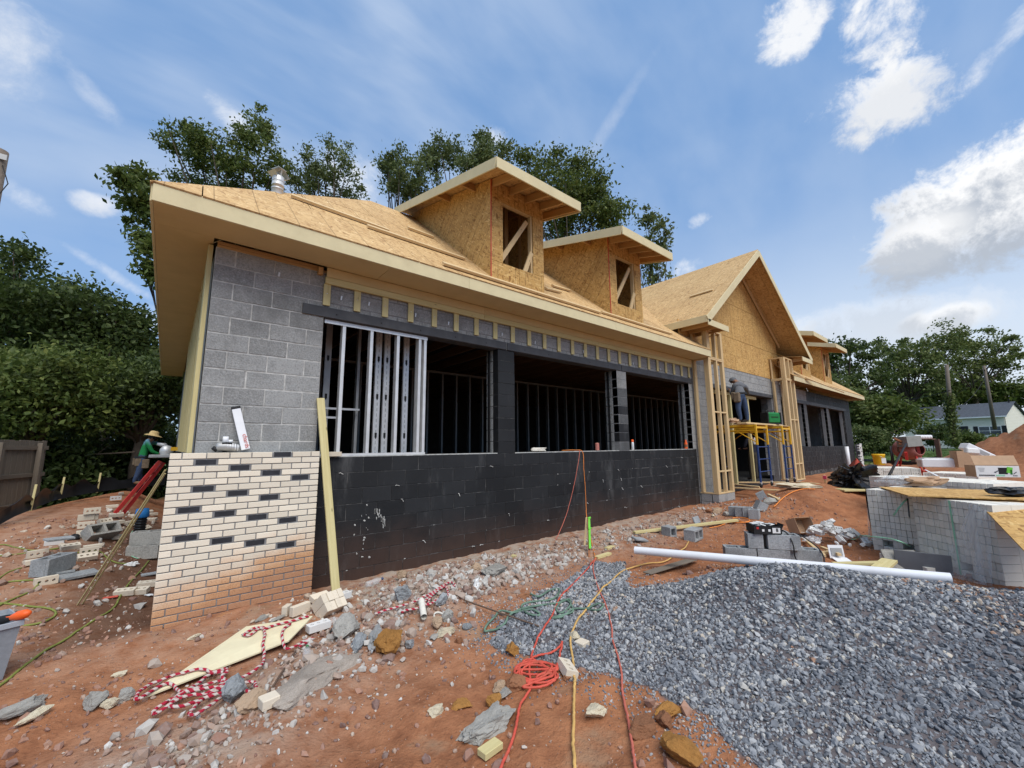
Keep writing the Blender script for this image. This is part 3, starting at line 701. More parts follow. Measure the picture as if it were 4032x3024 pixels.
wall_rows(XL1, 12.3, -9, 12, grey); wall_rows(12.3, 17.3, 9, 13, grey); wall_rows(11.06, 12.3, 9, 12, grey)
wall_rows(17.3, XR0+.3, -5, 13, grey)
wall_rows(XR0+.3, XR1, -5, 0, black); wall_rows(XR0+.3, 21.5, 9, 12, grey); wall_rows(21.5, XR1, 9, 12, black); wall_rows(27.7, XR1, 0, 9, black)
def pier_mat(a):
    def f(x, z):
        return 'coat' if a == 0 else ('half_coat' if z < 3.0 else 'block')
    return f
for x0, x1, k in ((4.32, 4.70, 0), (7.75, 8.12, 1), (11.06, 11.24, 2), (21.0, 21.4, 3), (24.4, 24.8, 4)):
    for r in range(0, 9):
        z = ZJ+(r+.5)*CH; key = {0: 'coat', 1: 'coat' if r < 5 and r % 3 else ('half_coat' if r < 7 else 'block'), 2: 'block', 3: 'half_coat', 4: 'half_coat'}[k]
        BLOCKS.append(((x0+x1)/2, z, x1-x0, key))
BLOCKS = [b for b in BLOCKS if not (b[0] < 1.42 and b[1] < -.1)]
def pxsize(b):
    d = (b[0]-CAM[0])**2+(YF-CAM[1])**2; return -b[2]/d
BLOCKS.sort(key=pxsize)
nprim = 292; rest = {}
for i, (x, z, w, k) in enumerate(BLOCKS):
    dy = random.uniform(-.003, .003)
    if i < nprim: put('block', block_mesh(w, M[k]), BLD, T(x, YF+.07+dy, z))
    else: rest.setdefault(k, MB()).box((x, YF+.07+dy, z), (w-.010, .14, CH-.010), bev=.005)
for k, mb in rest.items(): tag(mb.build('far_blocks', M[k], BLD), kind='stuff')
# mortar body behind the block faces, 6 mm back
def core(x0, x1, z0, z1, key, y0=YF+.0045, y1=YF+.19): return MB().box(((x0+x1)/2, (y0+y1)/2, (z0+z1)/2), (x1-x0, y1-y0, z1-z0)).build('mortar_joint', M[key], BLD)
core(.205, 1.414, ZJ+.001, 3.98, 'mortar_light'); core(.205, 1.414, -.3, ZJ, 'mortar_black'); core(1.415, XL1, -.3, ZJ, 'mortar_black'); core(1.415, 11.06, 3.374, 3.98, 'mortar')
core(XL1+.001, 12.298, -.3, 4.18, 'mortar'); core(12.3, 17.3, 3.374, 4.18, 'mortar'); core(17.302, XR0+.3, -.3, 4.18, 'mortar'); core(XR0+.301, XR1-.004, -.3, ZJ, 'mortar_black'); core(XR0+.301, 21.4, 3.374, 3.98, 'mortar'); core(21.401, XR1-.004, 3.374, 3.98, 'mortar_black'); core(27.7, XR1-.004, ZJ+.001, 3.373, 'mortar_black')
for x0, x1, k in ((4.325, 4.695, 0), (7.755, 8.115, 1), (11.065, 11.235, 1), (21.005, 21.395, 2), (24.405, 24.795, 2)):
    core(x0, x1, ZJ+.001, 3.373, 'mortar_black' if k == 0 else 'mortar')
    for r in range(9):                               # the blocks seen on the jamb, in the depth of the wall
        z = ZJ+(r+.5)*CH
        for (y, w) in (((YF+.245, .19),) if r % 2 else ((YF+.198, .096), (YF+.296, .096))):
            MB().box((0, 0, 0), (.08, w-.008, CH-.010), bev=.004).build('jamb_block', M['block'] if x0 < 12 else M['half_coat'], BLD, T(x0+.036, y, z))
for x0, x1 in ((1.30, 1.414), (17.305, 17.45)):
    pass
# jamb of the entrance, right side
for r in range(-5, 9):
    z = ZJ+(r+.5)*CH
    MB().box((0, 0, 0), (.08, .235, CH-.010), bev=.004).build('jamb_block', M['half_coat'] if r > 3 else M['block'], BLD, T(17.34, YF+.265, z))
# the floor, back wall, end walls and ceiling that close the rooms
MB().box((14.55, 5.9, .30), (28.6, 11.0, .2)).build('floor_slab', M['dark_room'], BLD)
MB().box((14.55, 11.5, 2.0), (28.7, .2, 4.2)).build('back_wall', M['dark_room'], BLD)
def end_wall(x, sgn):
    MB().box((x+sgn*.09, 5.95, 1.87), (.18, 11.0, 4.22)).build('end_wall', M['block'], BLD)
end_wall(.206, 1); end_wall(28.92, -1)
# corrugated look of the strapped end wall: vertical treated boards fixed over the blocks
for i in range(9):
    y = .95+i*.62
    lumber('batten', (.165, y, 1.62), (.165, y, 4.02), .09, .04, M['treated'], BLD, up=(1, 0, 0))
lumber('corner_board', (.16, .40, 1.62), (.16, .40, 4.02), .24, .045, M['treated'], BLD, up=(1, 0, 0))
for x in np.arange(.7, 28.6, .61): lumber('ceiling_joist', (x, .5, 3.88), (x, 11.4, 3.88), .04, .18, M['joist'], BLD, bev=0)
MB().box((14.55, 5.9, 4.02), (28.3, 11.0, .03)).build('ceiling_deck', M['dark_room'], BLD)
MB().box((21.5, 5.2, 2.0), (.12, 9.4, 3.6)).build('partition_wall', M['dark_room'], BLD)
# lintels
for x0, x1 in ((1.15, 4.50), (4.52, 7.92), (7.94, 11.22), (18.35, 22.0), (22.02, 28.0)):
    o = MB().box(((x0+x1)/2, YF-.012, 3.440), (x1-x0, .02, .137), bev=.003).box(((x0+x1)/2, YF+.1, 3.368), (x1-x0-.3, .18, .008)).build('lintel', M['lintel'], BLD)
    b = MB()
    for x in np.arange(x0+.42, x1-.2, .62): b.lathe([(0, 0), (.009, 0), (.009, .004), (0, .004)], 8, T(x, YF-.0225, 3.43) @ RX(PI/2))
    b.build('bolt_hole', M['black'], o)
MB().box((14.8, YF-.012, 3.43), (5.4, .02, .12), bev=.003).box((14.8, YF+.1, 3.368), (5.0, .18, .008)).build('lintel', M['lintel'], BLD)
# sills, metal tracks and window studs
def stud(x, y, z0, z1, w=.041, d=.09, mat='steel', parent=None, turn=False, name='metal_stud'):
    t = .0025; mb = MB()
    a, b = (d, w) if turn else (w, d)
    if turn: mb.box((0, -b/2, 0), (a, t, z1-z0)).box((-a/2, 0, 0), (t, b, z1-z0)).box((a/2, 0, 0), (t, b, z1-z0))
    else: mb.box((-a/2, 0, 0), (t, b, z1-z0)).box((0, -b/2, 0), (a, t, z1-z0)).box((0, b/2, 0), (a, t, z1-z0))
    if turn:
        for z in np.arange(z0+.25, z1, .6): mb.box((0, -b/2-.001, z-(z0+z1)/2), (.036, .003, .075), mi=1).box((0, -b/2-.001, z-(z0+z1)/2-.045), (.018, .003, .02), mi=1)
        for z in np.arange(z0+.06, z1-.05, .085): mb.box((random.uniform(-.004, .004), -b/2-.0008, z-(z0+z1)/2), (.012, .002, .05), mi=2)
    return mb.build(name, [M[mat], M['black'], M['steel_dull']], parent or BLD, T(x, y, (z0+z1)/2))
for x0, x1 in ((1.42, 4.32), (4.70, 7.75), (8.12, 11.06)):
    MB().box(((x0+x1)/2, YF+.1, ZJ+.006), (x1-x0-.01, .17, .012)).build('sill_mortar', M['mortar_light'], BLD)
MB().box((2.20, YF+.09, ZJ+.018), (1.52, .10, .012)).box((2.20, YF+.038, ZJ+.03), (1.52, .003, .03)).build('floor_track', M['steel'], BLD)
MB().box((2.20, YF+.09, 3.355), (1.52, .10, .012)).box((2.20, YF+.038, 3.335), (1.52, .003, .05)).build('ceiling_track', M['steel'], BLD)
for x in (1.70, 2.085, 2.485, 2.84, 2.93): stud(x, YF+.09, ZJ+.025, 3.345)
stud(2.895, YF+.2, ZJ, 3.345, turn=True)
for x in (2.43, 2.57, 2.90): stud(x, .86, .4, 3.85, mat='steel', turn=True)
for x in (1.62, 1.78, 2.0, 2.25): stud(x, 1.25, .4, 3.85, mat='steel_dull', turn=(x < 1.9))
MB().box((1.85, 1.1, 2.25), (.8, .04, .03)).build('bridging_channel', M['steel'], BLD); MB().box((1.65, .9, 2.10), (.4, .04, .03)).build('bridging_channel', M['steel'], BLD)
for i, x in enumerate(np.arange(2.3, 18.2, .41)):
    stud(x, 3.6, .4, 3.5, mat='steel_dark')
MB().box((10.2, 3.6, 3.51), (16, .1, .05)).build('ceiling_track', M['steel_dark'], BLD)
for x in (4.315, 7.745, 11.055): MB().box((x-.012, YF+.24, 2.46), (.02, .05, 1.80)).build('window_buck', M['black'], BLD)
for x in (21.0, 24.4, 27.69): MB().box((x-.015, YF+.16, 2.46), (.026, .12, 1.80)).build('window_buck', M['steel_dull'], BLD)
for x in (23.0, 26.3, 26.9): stud(x, .7, .4, 3.6, mat='steel_dull')
# mortar crumbs and wall ties left on the black face
tie = MB().box((.015, 0, 0), (.045, .003, .008), RY(.5)).box((-.012, 0, .006), (.022, .010, .009), RY(-.3)).mesh('wall_tie', M['mortar_light'])
crumb = rock_mesh('mortar_crumb', M['mortar_light'], 5, 1, 5, .1, (1.6, .5, .6))
for i in range(58):
    x = random.uniform(1.6, 11.1) if i < 46 else random.uniform(.4, 1.35); r = random.randint(-7, -1) if i < 46 else random.randint(1, 11); z = ZJ+r*CH
    if i < 20: put('wall_tie', tie, BLD, T(x, YF-.012, z) @ RY(random.uniform(-.5, 1.2)) @ RZ(random.uniform(-.9, .3)))
    else: put('mortar_crumb', crumb, BLD, T(x, YF-.002, z+random.uniform(-.006, .006)) @ Matrix.Diagonal((random.uniform(.004, .013),)*3+(1,)))
for i in range(18): put('mortar_crumb', crumb, BLD, T(2.05+random.gauss(0, .05), YF-.002, random.uniform(.15, .95)) @ RZ(random.random()*6) @ Matrix.Diagonal((random.uniform(.006, .016), .010, random.uniform(.010, .03), 1)))
for z0, n in ((.62, 26),):                               # the scraped white scar on the black coat
    mb = MB()
    for i in range(n):
        t = random.random(); mb.box((2.20+t*.17+random.gauss(0, .012), YF-.0015, .84-t*.22+random.gauss(0, .03)), (random.uniform(.005, .014), .003, random.uniform(.02, .075)), mi=0)
    mb.build('scraped_mortar', M['mortar_light'], BLD)
for x, z in ((.86, 3.83), (1.62, 3.70), (2.0, 3.70), (2.72, 3.68), (3.3, 3.66), (4.4, 3.66), (5.2, 3.64), (6.6, 3.66), (8.4, 3.62), (9.6, 3.62)):
    MB().box((0, 0, 0), (.018, .03, .006)).box((.0, -.014, -.025), (.018, .003, .055), RY(.12)).build('wall_tie', M['steel'], BLD, T(x, YF-.012, z))

# brick pier at the corner, laid row by row
PIER = MB().box((.706, .1005, .79), (1.400, .187, 1.64)).build('brick_pier', M['mortar'], BLD)
bm_cache = {}
def bmesh_b(w, mat):
    k = (round(w, 3), mat.name)
    if k not in bm_cache: bm_cache[k] = MB().box((0, 0, 0), (w, .092, .0575), bev=.003).mesh('brick', mat)
    return bm_cache[k]
DARK = {1: 5, 2: 2, 3: 3, 4: 5, 5: 6, 6: 2, 7: 3, 8: 5, 9: 1, 10: 3, 11: 4, 12: 6, 13: 1, 14: 3, 15: 4, 16: 6}
BH = 24*.067733
for row in range(1, 27):
    z = BH-(row-.5)*.067733; x = 0; idx = 0; half = row % 2 == 1
    widths = ([.1016] if half else [])+[.2032]*(6 if half else 7)+([.1016] if half else [])
    for i, w in enumerate(widths):
        full = (i if half else i+1); dark = DARK.get(row) == full and w > .15
        ww = w-.0098
        put('brick', bmesh_b(ww-(.016 if dark else 0), M['dark_brick'] if dark else M['brick']), PIER, T(x+ww/2, .046+(.006 if dark else random.uniform(-.0025, .0025)), z+random.uniform(-.001, .001)) @ RZ(random.uniform(-.006, .006)))
        if dark: MB().box((x+ww/2, .062, z), (ww+.006, .09, .064)).build('patch_mortar', M['mortar_light'], PIER)
        x += w

# eaves: soffit, fascia, frieze, ledger and strips
ZS, ZFT = 4.04, 4.225
def fascia_run(p0, p1, joints, parent=BLD, mat='fascia', z0=ZS-.004, h=.19, th=.025, name='fascia_board'):
    p0 = Vector(p0); p1 = Vector(p1); d = (p1-p0); L_ = d.length; d.normalize(); js = [0]+list(joints)+[L_]
    for a, b in zip(js[:-1], js[1:]): lumber(name, p0+d*(a+.001)+Vector((0, 0, h/2)), p0+d*(b-.001)+Vector((0, 0, h/2)), th, h, M[mat], parent)
fascia_run((-.36, -.40, ZS-.004), (11.23, -.40, ZS-.004), (3.66, 7.32))
fascia_run((-.36, -.386, ZS-.004), (-.36, 11.9, ZS-.004), (3.66, 7.32))
fascia_run((18.0, -.40, ZS-.004), (29.5, -.40, ZS-.004), (3.66, 7.32)); fascia_run((29.5, -.386, ZS-.004), (29.5, 11.9, ZS-.004), (5,))
for a, b in ((-.345, 2.07), (2.075, 4.50), (4.505, 6.94), (6.945, 9.38), (9.385, 11.22)): MB().box(((a+b)/2, -.135, ZS+.004), (b-a, .50, .009)).build('soffit_panel', M['soffit'], BLD)
for a, b in ((.117, 2.5), (2.505, 4.94), (4.945, 7.38), (7.385, 9.82), (9.825, 11.88)): MB().box((-.085, (a+b)/2, ZS+.004), (.52, b-a, .009)).build('soffit_panel', M['soffit'], BLD)
MB().box((-.15, 11.895, ZS+.09), (.4, .02, .19)).build('fascia_board', M['fascia'], BLD)
for x in np.arange(18.3, 29.4, .6): lumber('rafter_tail', (x, -.38, ZS+.12), (x, .35, ZS+.18), .04, .14, M['rough_pine'], BLD, bev=0)
for x0, x1 in ((.215, .80), (.802, 1.32)): lumber('wall_plate', (x0, .30, 4.0), (x1, .30, 4.0), .19, .038, M['rough_pine'], BLD)
lumber('wall_plate', (.215, .30, 4.040), (1.36, .30, 4.040), .19, .038, M['rough_pine'], BLD); lumber('wall_plate', (1.365, .30, 4.0), (11.2, .30, 4.0), .19, .038, M['rough_pine'], BLD)
lumber('blocking', (1.33, .17, 3.93), (1.33, .17, 4.03), .06, .06, M['rough_pine'], BLD, up=(0, 1, 0))
for a, b in ((1.40, 3.97), (3.972, 6.56), (6.562, 9.1), (9.102, 11.17)):
    MB().box(((a+b)/2, .125, 3.972), (b-a, .012, .128), bev=.002).build('frieze_board', M['soffit'], BLD)
for a, b in ((1.395, 3.98), (3.983, 7.05), (7.053, 9.0), (9.003, 11.19)): lumber('ledger_board', (a, .155, 3.866), (b, .155, 3.866), .042, .088, M['treated'], BLD)
for k in range(25):
    x = 1.43+.4023*k; o = lumber('furring_strip', (x, .178, 3.530), (x, .178, 3.822), .09, .019, M['treated'], BLD, up=(0, -1, 0))
    MB().lathe([(0, 0), (.008, 0), (.006, .004), (0, .005)], 8, T(x, .168, 3.69) @ RX(PI/2)).build('screw_head', M['steel'], o)
for x in np.arange(18.6, 28.8, .61): pass

# roof: three covered slopes of the main hip and the back
ZR, YR, XA = 7.09, 3.1, 2.99
RS = (ZR-ZFT)/(YR+.4)
roof_z = lambda y: ZFT+RS*(y+.4)
RT = .016
sheets('roof_sheet', [(-.38, -.42, ZFT-.016), (11.22, -.42, ZFT-.016), (11.22, YR, ZR), (XA, YR, ZR)], 2.44, 1.22, RT, M['osb_roof'], BLD, gap=.011, off=(.4, 0))
sheets('roof_sheet', [(11.224, .22, roof_z(.22)), (14.7, .22, roof_z(.22)), (14.7, YR, ZR), (11.224, YR, ZR)], 2.44, 1.22, RT, M['osb_roof'], BLD, gap=.011)
sheets('roof_sheet', [(-.38, 11.9, ZFT-.016), (-.38, -.42, ZFT-.016), (XA, YR, ZR), (XA, 8.4, ZR)], 2.44, 1.22, RT, M['osb_roof'], BLD, gap=.011, off=(.2, 0))
XB = LEN-XA
sheets('roof_sheet', [(17.9, -.42, ZFT-.016), (29.52, -.42, ZFT-.016), (XB, YR, ZR), (17.9, YR, ZR)], 2.44, 1.22, RT, M['osb_roof'], BLD, gap=.011)
sheets('roof_sheet', [(29.52, -.42, ZFT-.016), (29.52, 11.9, ZFT-.016), (XB, 8.4, ZR), (XB, YR, ZR)], 2.44, 1.22, RT, M['osb_roof'], BLD, gap=.011)
sheets('roof_sheet', [(XA, YR+.003, ZR), (XB, YR+.003, ZR), (XB, 8.4, ZR), (XA, 8.4, ZR)], 7.3, 3.7, RT, M['osb_roof'], BLD)
sheets('roof_sheet', [(29.52, 11.9, ZFT-.016), (-.38, 11.9, ZFT-.016), (XA, 8.41, ZR), (XB, 8.41, ZR)], 7.3, 3.7, RT, M['osb_roof'], BLD)
# dormers with lean-to roofs
def dormer(x0):
    w = 1.28; x1 = x0+w; yf = -.008; zb = roof_z(yf)+.012
    D = bpy.data.objects.new('dormer', None); finish(D, BLD, T(x0+w/2, yf, zb)); S = .257
    zt = lambda y: 6.262+S*(y+.65)
    top = zt(yf)-.02; ym = 3.22
    def wall_poly(x): return [(x, yf+.012, zb), (x, yf+.012, top), (x, ym, zt(ym)-.02), (x, 3.08, roof_z(3.08)+.012)]
    sheets('side_sheet', wall_poly(x0+.012), 1.22, 2.44, .012, M['osb_wall'], D, xdir=(0, RS*0+.82, RS*.82*.98), off=(.55, .35), gap=.009)
    sheets('side_sheet', wall_poly(x1-.024), 1.22, 2.44, .012, M['osb_wall'], D, xdir=(0, .82, .67))
    wx0, wx1, wz0, wz1 = x0+.27, x0+1.005, 4.878, 6.045
    for q in ([(x0, zb), (x1, zb), (x1, wz0), (x0, wz0)], [(x0, wz0+.003), (wx0, wz0+.003), (wx0, wz1), (x0, wz1)], [(wx1, wz0+.003), (x1, wz0+.003), (x1, wz1), (wx1, wz1)], [(x0, wz1+.003), (x1, wz1+.003), (x1, top), (x0, top)]):
        sheets('front_sheet', [(a, yf, b) for a, b in q], 1.3, 1.22, .012, M['osb_wall'], D, flip=True, off=(0, 0), gap=.007)
    F = MB().box((0, 0, 0), (.002, .002, .002)).build('window_opening', M['pine'], D, T((wx0+wx1)/2, .05, wz0))
    lumber('jamb', (wx1-.019, .055, wz0+.002), (wx1-.019, .055, wz1-.002), .088, .038, M['pine'], F, up=(1, 0, 0)); lumber('jamb', (wx0-.022, .055, wz0+.002), (wx0-.022, .055, wz1-.002), .088, .038, M['pine'], F, up=(1, 0, 0))
    lumber('header', (wx0, .055, wz1+.02), (wx1, .055, wz1+.02), .088, .038, M['pine'], F); lumber('sill', (wx0, .055, wz0-.022), (wx1, .055, wz0-.022), .088, .038, M['pine'], F)
    lumber('diagonal_brace', (wx0+.01, .06, wz0+.10), (wx1-.10, .06, wz1-.12), .038, .088, M['pine'], F, up=(0, 0, 1)); lumber('diagonal_brace', (wx1-.21, .01, wz0-.02), (wx1-.03, .01, wz0+.42), .038, .088, M['pine'], F, up=(0, 0, 1))
    for i, xx in enumerate((x0+.05, x0+.45, x0+.85, x1-.05)): lumber('wall_stud', (xx, .62, zb+.3), (xx, .62, zt(.62)-.12), .038, .088, M['rough_pine'], D, up=(1, 0, 0), bev=0)
    MB().box((x0+w/2, 1.6, (zb+zt(1.6))/2+.5), (w-.06, .02, 1.6)).build('back_panel', M['osb_wall'], D)
    lumber('corner_trim', (x0+.006, yf-.0005, zb), (x0+.006, yf-.0005, top-.01), .013, .013, M['red'], D, up=(0, 1, 0), bev=0)
    ex0, ex1, ey = x0-.36, x1+.36, -.65
    sheets('roof_sheet', [(ex0, ey, zt(ey)), (ex1, ey, zt(ey)), (ex1, 3.38, zt(3.38)), (ex0, 3.38, zt(3.38))], 2.44, 1.22, .012, M['osb_roof'], D)
    lumber('fascia_board', (ex0-.012, ey-.014, zt(ey)-.085), (ex1+.012, ey-.014, zt(ey)-.085), .024, .19, M['fascia'], D)
    for xx in (ex0-.0125, ex1+.0125): lumber('fascia_board', (xx, ey+.0, zt(ey)-.085), (xx, 3.30, zt(3.30)-.085), .024, .19, M['fascia'], D)
    for xx in (ex0+.03, x0+.05, x0+.45, x0+.85, x1-.05, ex1-.03): lumber('rafter', (xx, ey+.02, zt(ey)-.085), (xx, 1.2, zt(1.2)-.085), .038, .14, M['rough_pine'], D, bev=0)
    for y in (.5, 1.4): lumber('lookout', (ex0+.02, y, zt(y)-.08), (x0, y, zt(y)-.08), .038, .13, M['rough_pine'], D, bev=0)
    return D
for x in (4.01, 7.362, LEN-4.01-1.28, LEN-7.362-1.28): dormer(x)
# vent pipe standing behind the hip
_k = (ZR-ZFT)/(XA+.38); _d = raydir(1092, 755); _t = (ZFT+_k*(CAM[0]+.38)-CAM[2])/(_d[2]-_k*_d[0]); vp = tuple((CAM+_d*(_t+.05))[:2]); vz = ZFT+_k*(vp[0]+.38)-.1; S_ = 1.0
_vs = Matrix.Diagonal((.72, .72, .9, 1)); V_ = MB().lathe([(.105, 0), (.105, .22), (.112, .22), (.112, .25), (.105, .25), (.105, .38)], 20, None).build('vent_pipe', M['steel'], BLD, T(vp[0], vp[1], vz) @ _vs)
MB().lathe([(.112, .16), (.112, .18)], 20).lathe([(.112, .30), (.112, .32)], 20).build('pipe_band', M['steel'], V_, T(vp[0], vp[1], vz) @ _vs)
capm = MB()
for k in range(4):
    a = k*PI/2+.5; c, s = math.cos(a), math.sin(a)
    for z0, z1, r0, r1 in ((.78, .98, .10, .21),):
        p = [(r0*c-.10*s, r0*s+.10*c, z0), (r0*c+.10*s, r0*s-.10*c, z0), (r1*c+.12*s, r1*s-.12*c, z0+.08), (r1*c-.12*s, r1*s+.12*c, z0+.08)]
        if k % 2 == 0: capm.add(p, [(0, 1, 2, 3)]).add([p[3], p[2], (.05*c+.12*s, .05*s-.12*c, z1+.03), (.05*c-.12*s, .05*s+.12*c, z1+.03)], [(0, 1, 2, 3)])
capm.box((0, 0, 1.0), (.22, .24, .006), RZ(.5)).box((0, 0, .88), (.006, .2, .2), RZ(.5))
capm.build('vent_cap', M['steel'], V_, T(vp[0], vp[1], vz-.14) @ Matrix.Diagonal((.6, .6, .6, 1)))

# the tall front gable between two timber columns
GA, GL, GR, GY = (14.78, 8.17), (10.60, 5.03), (19.42, 5.03), -.67
sl = (GA[1]-GL[1])/(GA[0]-GL[0]); sr = (GA[1]-GR[1])/(GR[0]-GA[0])
gab = [(12.23, YF-.012, 4.10), (17.42, YF-.012, 4.10), (18.3, YF-.012, 4.10), (18.3, YF-.012, GA[1]-(18.3-GA[0])*sr-.03), (GA[0], YF-.012, GA[1]-.03), (11.3, YF-.012, GA[1]-(GA[0]-11.3)*sl-.03), (11.3, YF-.012, 4.6), (12.23, YF-.012, 4.6)]
sheets('gable_sheet', [(11.30, YF-.012, 4.60), (18.3, YF-.012, 4.60), gab[3], gab[4], gab[5]], 2.44, 1.22, .012, M['osb_wall'], BLD, flip=True, off=(.5, .65), gap=.012)
sheets('gable_sheet', [(12.23, YF-.012, 4.10), (18.3, YF-.012, 4.10), (18.3, YF-.012, 4.596), (12.23, YF-.012, 4.596)], 2.44, 1.22, .012, M['osb_wall'], BLD, flip=True, off=(.9, 0), gap=.012)
MB().prism([(11.35, 4.2), (18.25, 4.2), (18.25, 5.65), (14.78, 8.0), (11.35, 5.55)], .02, T(0, YF+.20, 0) @ RX(PI/2)).build('gable_backing', M['rough_pine'], BLD)
sheets('roof_sheet', [(GL[0], 9.5, GL[1]), (GL[0], GY, GL[1]), (GA[0], GY, GA[1]), (GA[0], 9.5, GA[1])], 2.44, 1.22, .014, M['osb_roof'], BLD, flip=False, off=(.3, 0), gap=.010)
sheets('roof_sheet', [(GR[0], GY, GR[1]), (GR[0], 9.5, GR[1]), (GA[0], 9.5, GA[1]), (GA[0], GY, GA[1])], 2.44, 1.22, .014, M['osb_roof'], BLD, off=(.5, 0))
for (a, b) in ((GL, GA), (GR, GA)):
    sg = 1 if a is GL else -1
    for t0, t1 in ((0, .62), (.62, 1)):
        p = lambda t: (a[0]+(b[0]-a[0])*t, GY-.013, a[1]+(b[1]-a[1])*t-.115)
        lumber('rake_board', p(t0+(.001 if t0 else 0)), p(t1), .025, .20, M['fascia'], BLD)
    lumber('rake_rafter', (a[0]+.9*sg, .14, a[1]-.14+(b[1]-a[1])*.9/abs(b[0]-a[0])), (b[0]-.05*sg, .14, b[1]-.15), .038, .12, M['pine'], BLD)
    lumber('eave_fascia', (a[0]-.0135*sg, GY, a[1]-.085), (a[0]-.0135*sg, .62, a[1]-.085), .025, .19, M['fascia'], BLD)
    lumber('return_fascia', (a[0]+.003*sg, GY-.0125, a[1]-.175), (a[0]+1.22*sg, GY-.0125, a[1]-.175), .026, .165, M['fascia'], BLD)
    for k in range(3): lumber('return_rafter', (a[0]+(.2+.42*k)*sg, GY+.01, a[1]-.17), (a[0]+(.2+.42*k)*sg, .17, a[1]-.17), .038, .13, M['rough_pine'], BLD, bev=0)
    sheets('return_deck', [(a[0]+.02*sg, GY, a[1]-.095), (a[0]+1.2*sg, GY, a[1]-.095), (a[0]+1.2*sg, .17, a[1]-.095+.12), (a[0]+.02*sg, .17, a[1]-.095+.12)], 2.44, 1.22, .012, M['osb_roof'], BLD, flip=(sg < 0))
    MB().box((a[0]+.62*sg, .19, a[1]-.35), (1.1, .014, .95)).build('cheek_sheet', M['osb_wall'], BLD)
# timber columns on block bases
def column(x0, x1, far):
    y0, y1 = -.313, YF-.02
    Cn = bpy.data.objects.new('timber_column', None); finish(Cn, BLD, T((x0+x1)/2, y0, 0))
    zb = .36
    bm_ = {}
    def bb(w, d, key='block'): return MB().box((0, 0, 0), (w-.01, d-.01, CH-.01), bev=.004).mesh('block', M[key])
    for r in range(3 if not far else 2):
        z = zb-.0-(r+.5)*CH; n = 2
        sp = .5 if r % 2 == 0 else .38
        for a, b in ((x0, x0+(x1-x0)*sp), (x0+(x1-x0)*sp, x1)): put('base_block', bb(b-a, .18), Cn, T((a+b)/2, y0+.09, z))
        put('base_block', bb(.18, y1-y0-.2), Cn, T(x0+.09, (y0+.18+y1)/2+.006, z)); put('base_block', bb(.18, y1-y0-.2), Cn, T(x1-.09, (y0+.18+y1)/2+.006, z))
    def pl(p, q, w=.09, h=.038, name='plate'): lumber(name, p, q, w, h, M['pine'], Cn)
    for z in (zb+.022, 4.03, 4.072, 4.86):
        pl((x0, y0+.045, z), (x1, y0+.045, z)); pl((x0+.045, y0+.092, z), (x0+.045, y1, z)); pl((x1-.045, y0+.092, z), (x1-.045, y1, z))
    def st(x, y, z0, z1, w=.038, d=.088): lumber('stud', (x, y, z0), (x, y, z1), d, w, M['pine'], Cn, up=(1, 0, 0))
    for (z0, z1) in ((zb+.042, 4.010), (4.092, 4.84)):
        for x in (x0+.02, x0+.06, x0+.10, x0+.14, x0+.50, x0+.54, x1-.10, x1-.06, x1-.02): st(x, y0+.045, z0, z1)
        for y in (y0+.112, y1-.05): lumber('stud', (x0+.045, y, z0), (x0+.045, y, z1), .088, .038, M['pine'], Cn, up=(0, 1, 0))
        lumber('stud', (x1-.045, y1-.05, z0), (x1-.045, y1-.05, z1), .088, .038, M['pine'], Cn, up=(0, 1, 0))
    lumber('corner_stud', (x0+.045, y1-.09, zb+.042), (x0+.045, y1-.09, 4.01), .12, .038, M['pine'], Cn, up=(0, 1, 0))
    for z in (.95, 2.55):
        for a, b in ((x0+.08, x0+.46), (x0+.5, x1-.08)): pl((a, y0+.03, z), (b, y0+.03, z), .06)
    if far:
        sheets('cap_sheet', [(x0+.02, y0, 4.885), (x1+.4, y0, 4.885), (x1+.4, y0+.3, 5.05), (x0+.25, y0+.3, 5.10)], 2.4, 1.2, .012, M['osb_wall'], Cn)
    return Cn
column(XL1, 12.22, False); column(17.35, 18.33, True)
# treated posts propping the entrance lintel
for x in (14.05, 15.45): lumber('prop_post', (x, .38, .41), (x, .38, 3.24), .09, .09, M['treated'], BLD, up=(0, 1, 0))
lumber('prop_beam', (12.9, .38, 3.30), (16.2, .38, 3.30), .09, .10, M['treated'], BLD)
# toothed end of the brick skin at the far corner
TP = MB().box((29.34, .1005, .95), (.54, .187, 1.3)).build('brick_pier', M['mortar'], BLD)
for row in range(22):
    z = 1.66-(row+.5)*.067733; x = 28.97 if row % 2 else 29.07; k = 0
    while x < 29.62:
        w = min(.2032 if k or row % 2 else .1016, 29.64-x); put('brick', bmesh_b(w-.01, M['dark_brick'] if (row*3+k*5) % 7 == 0 else M['white_brick']), TP, T(x+w/2, .046, z)); x += w; k += 1

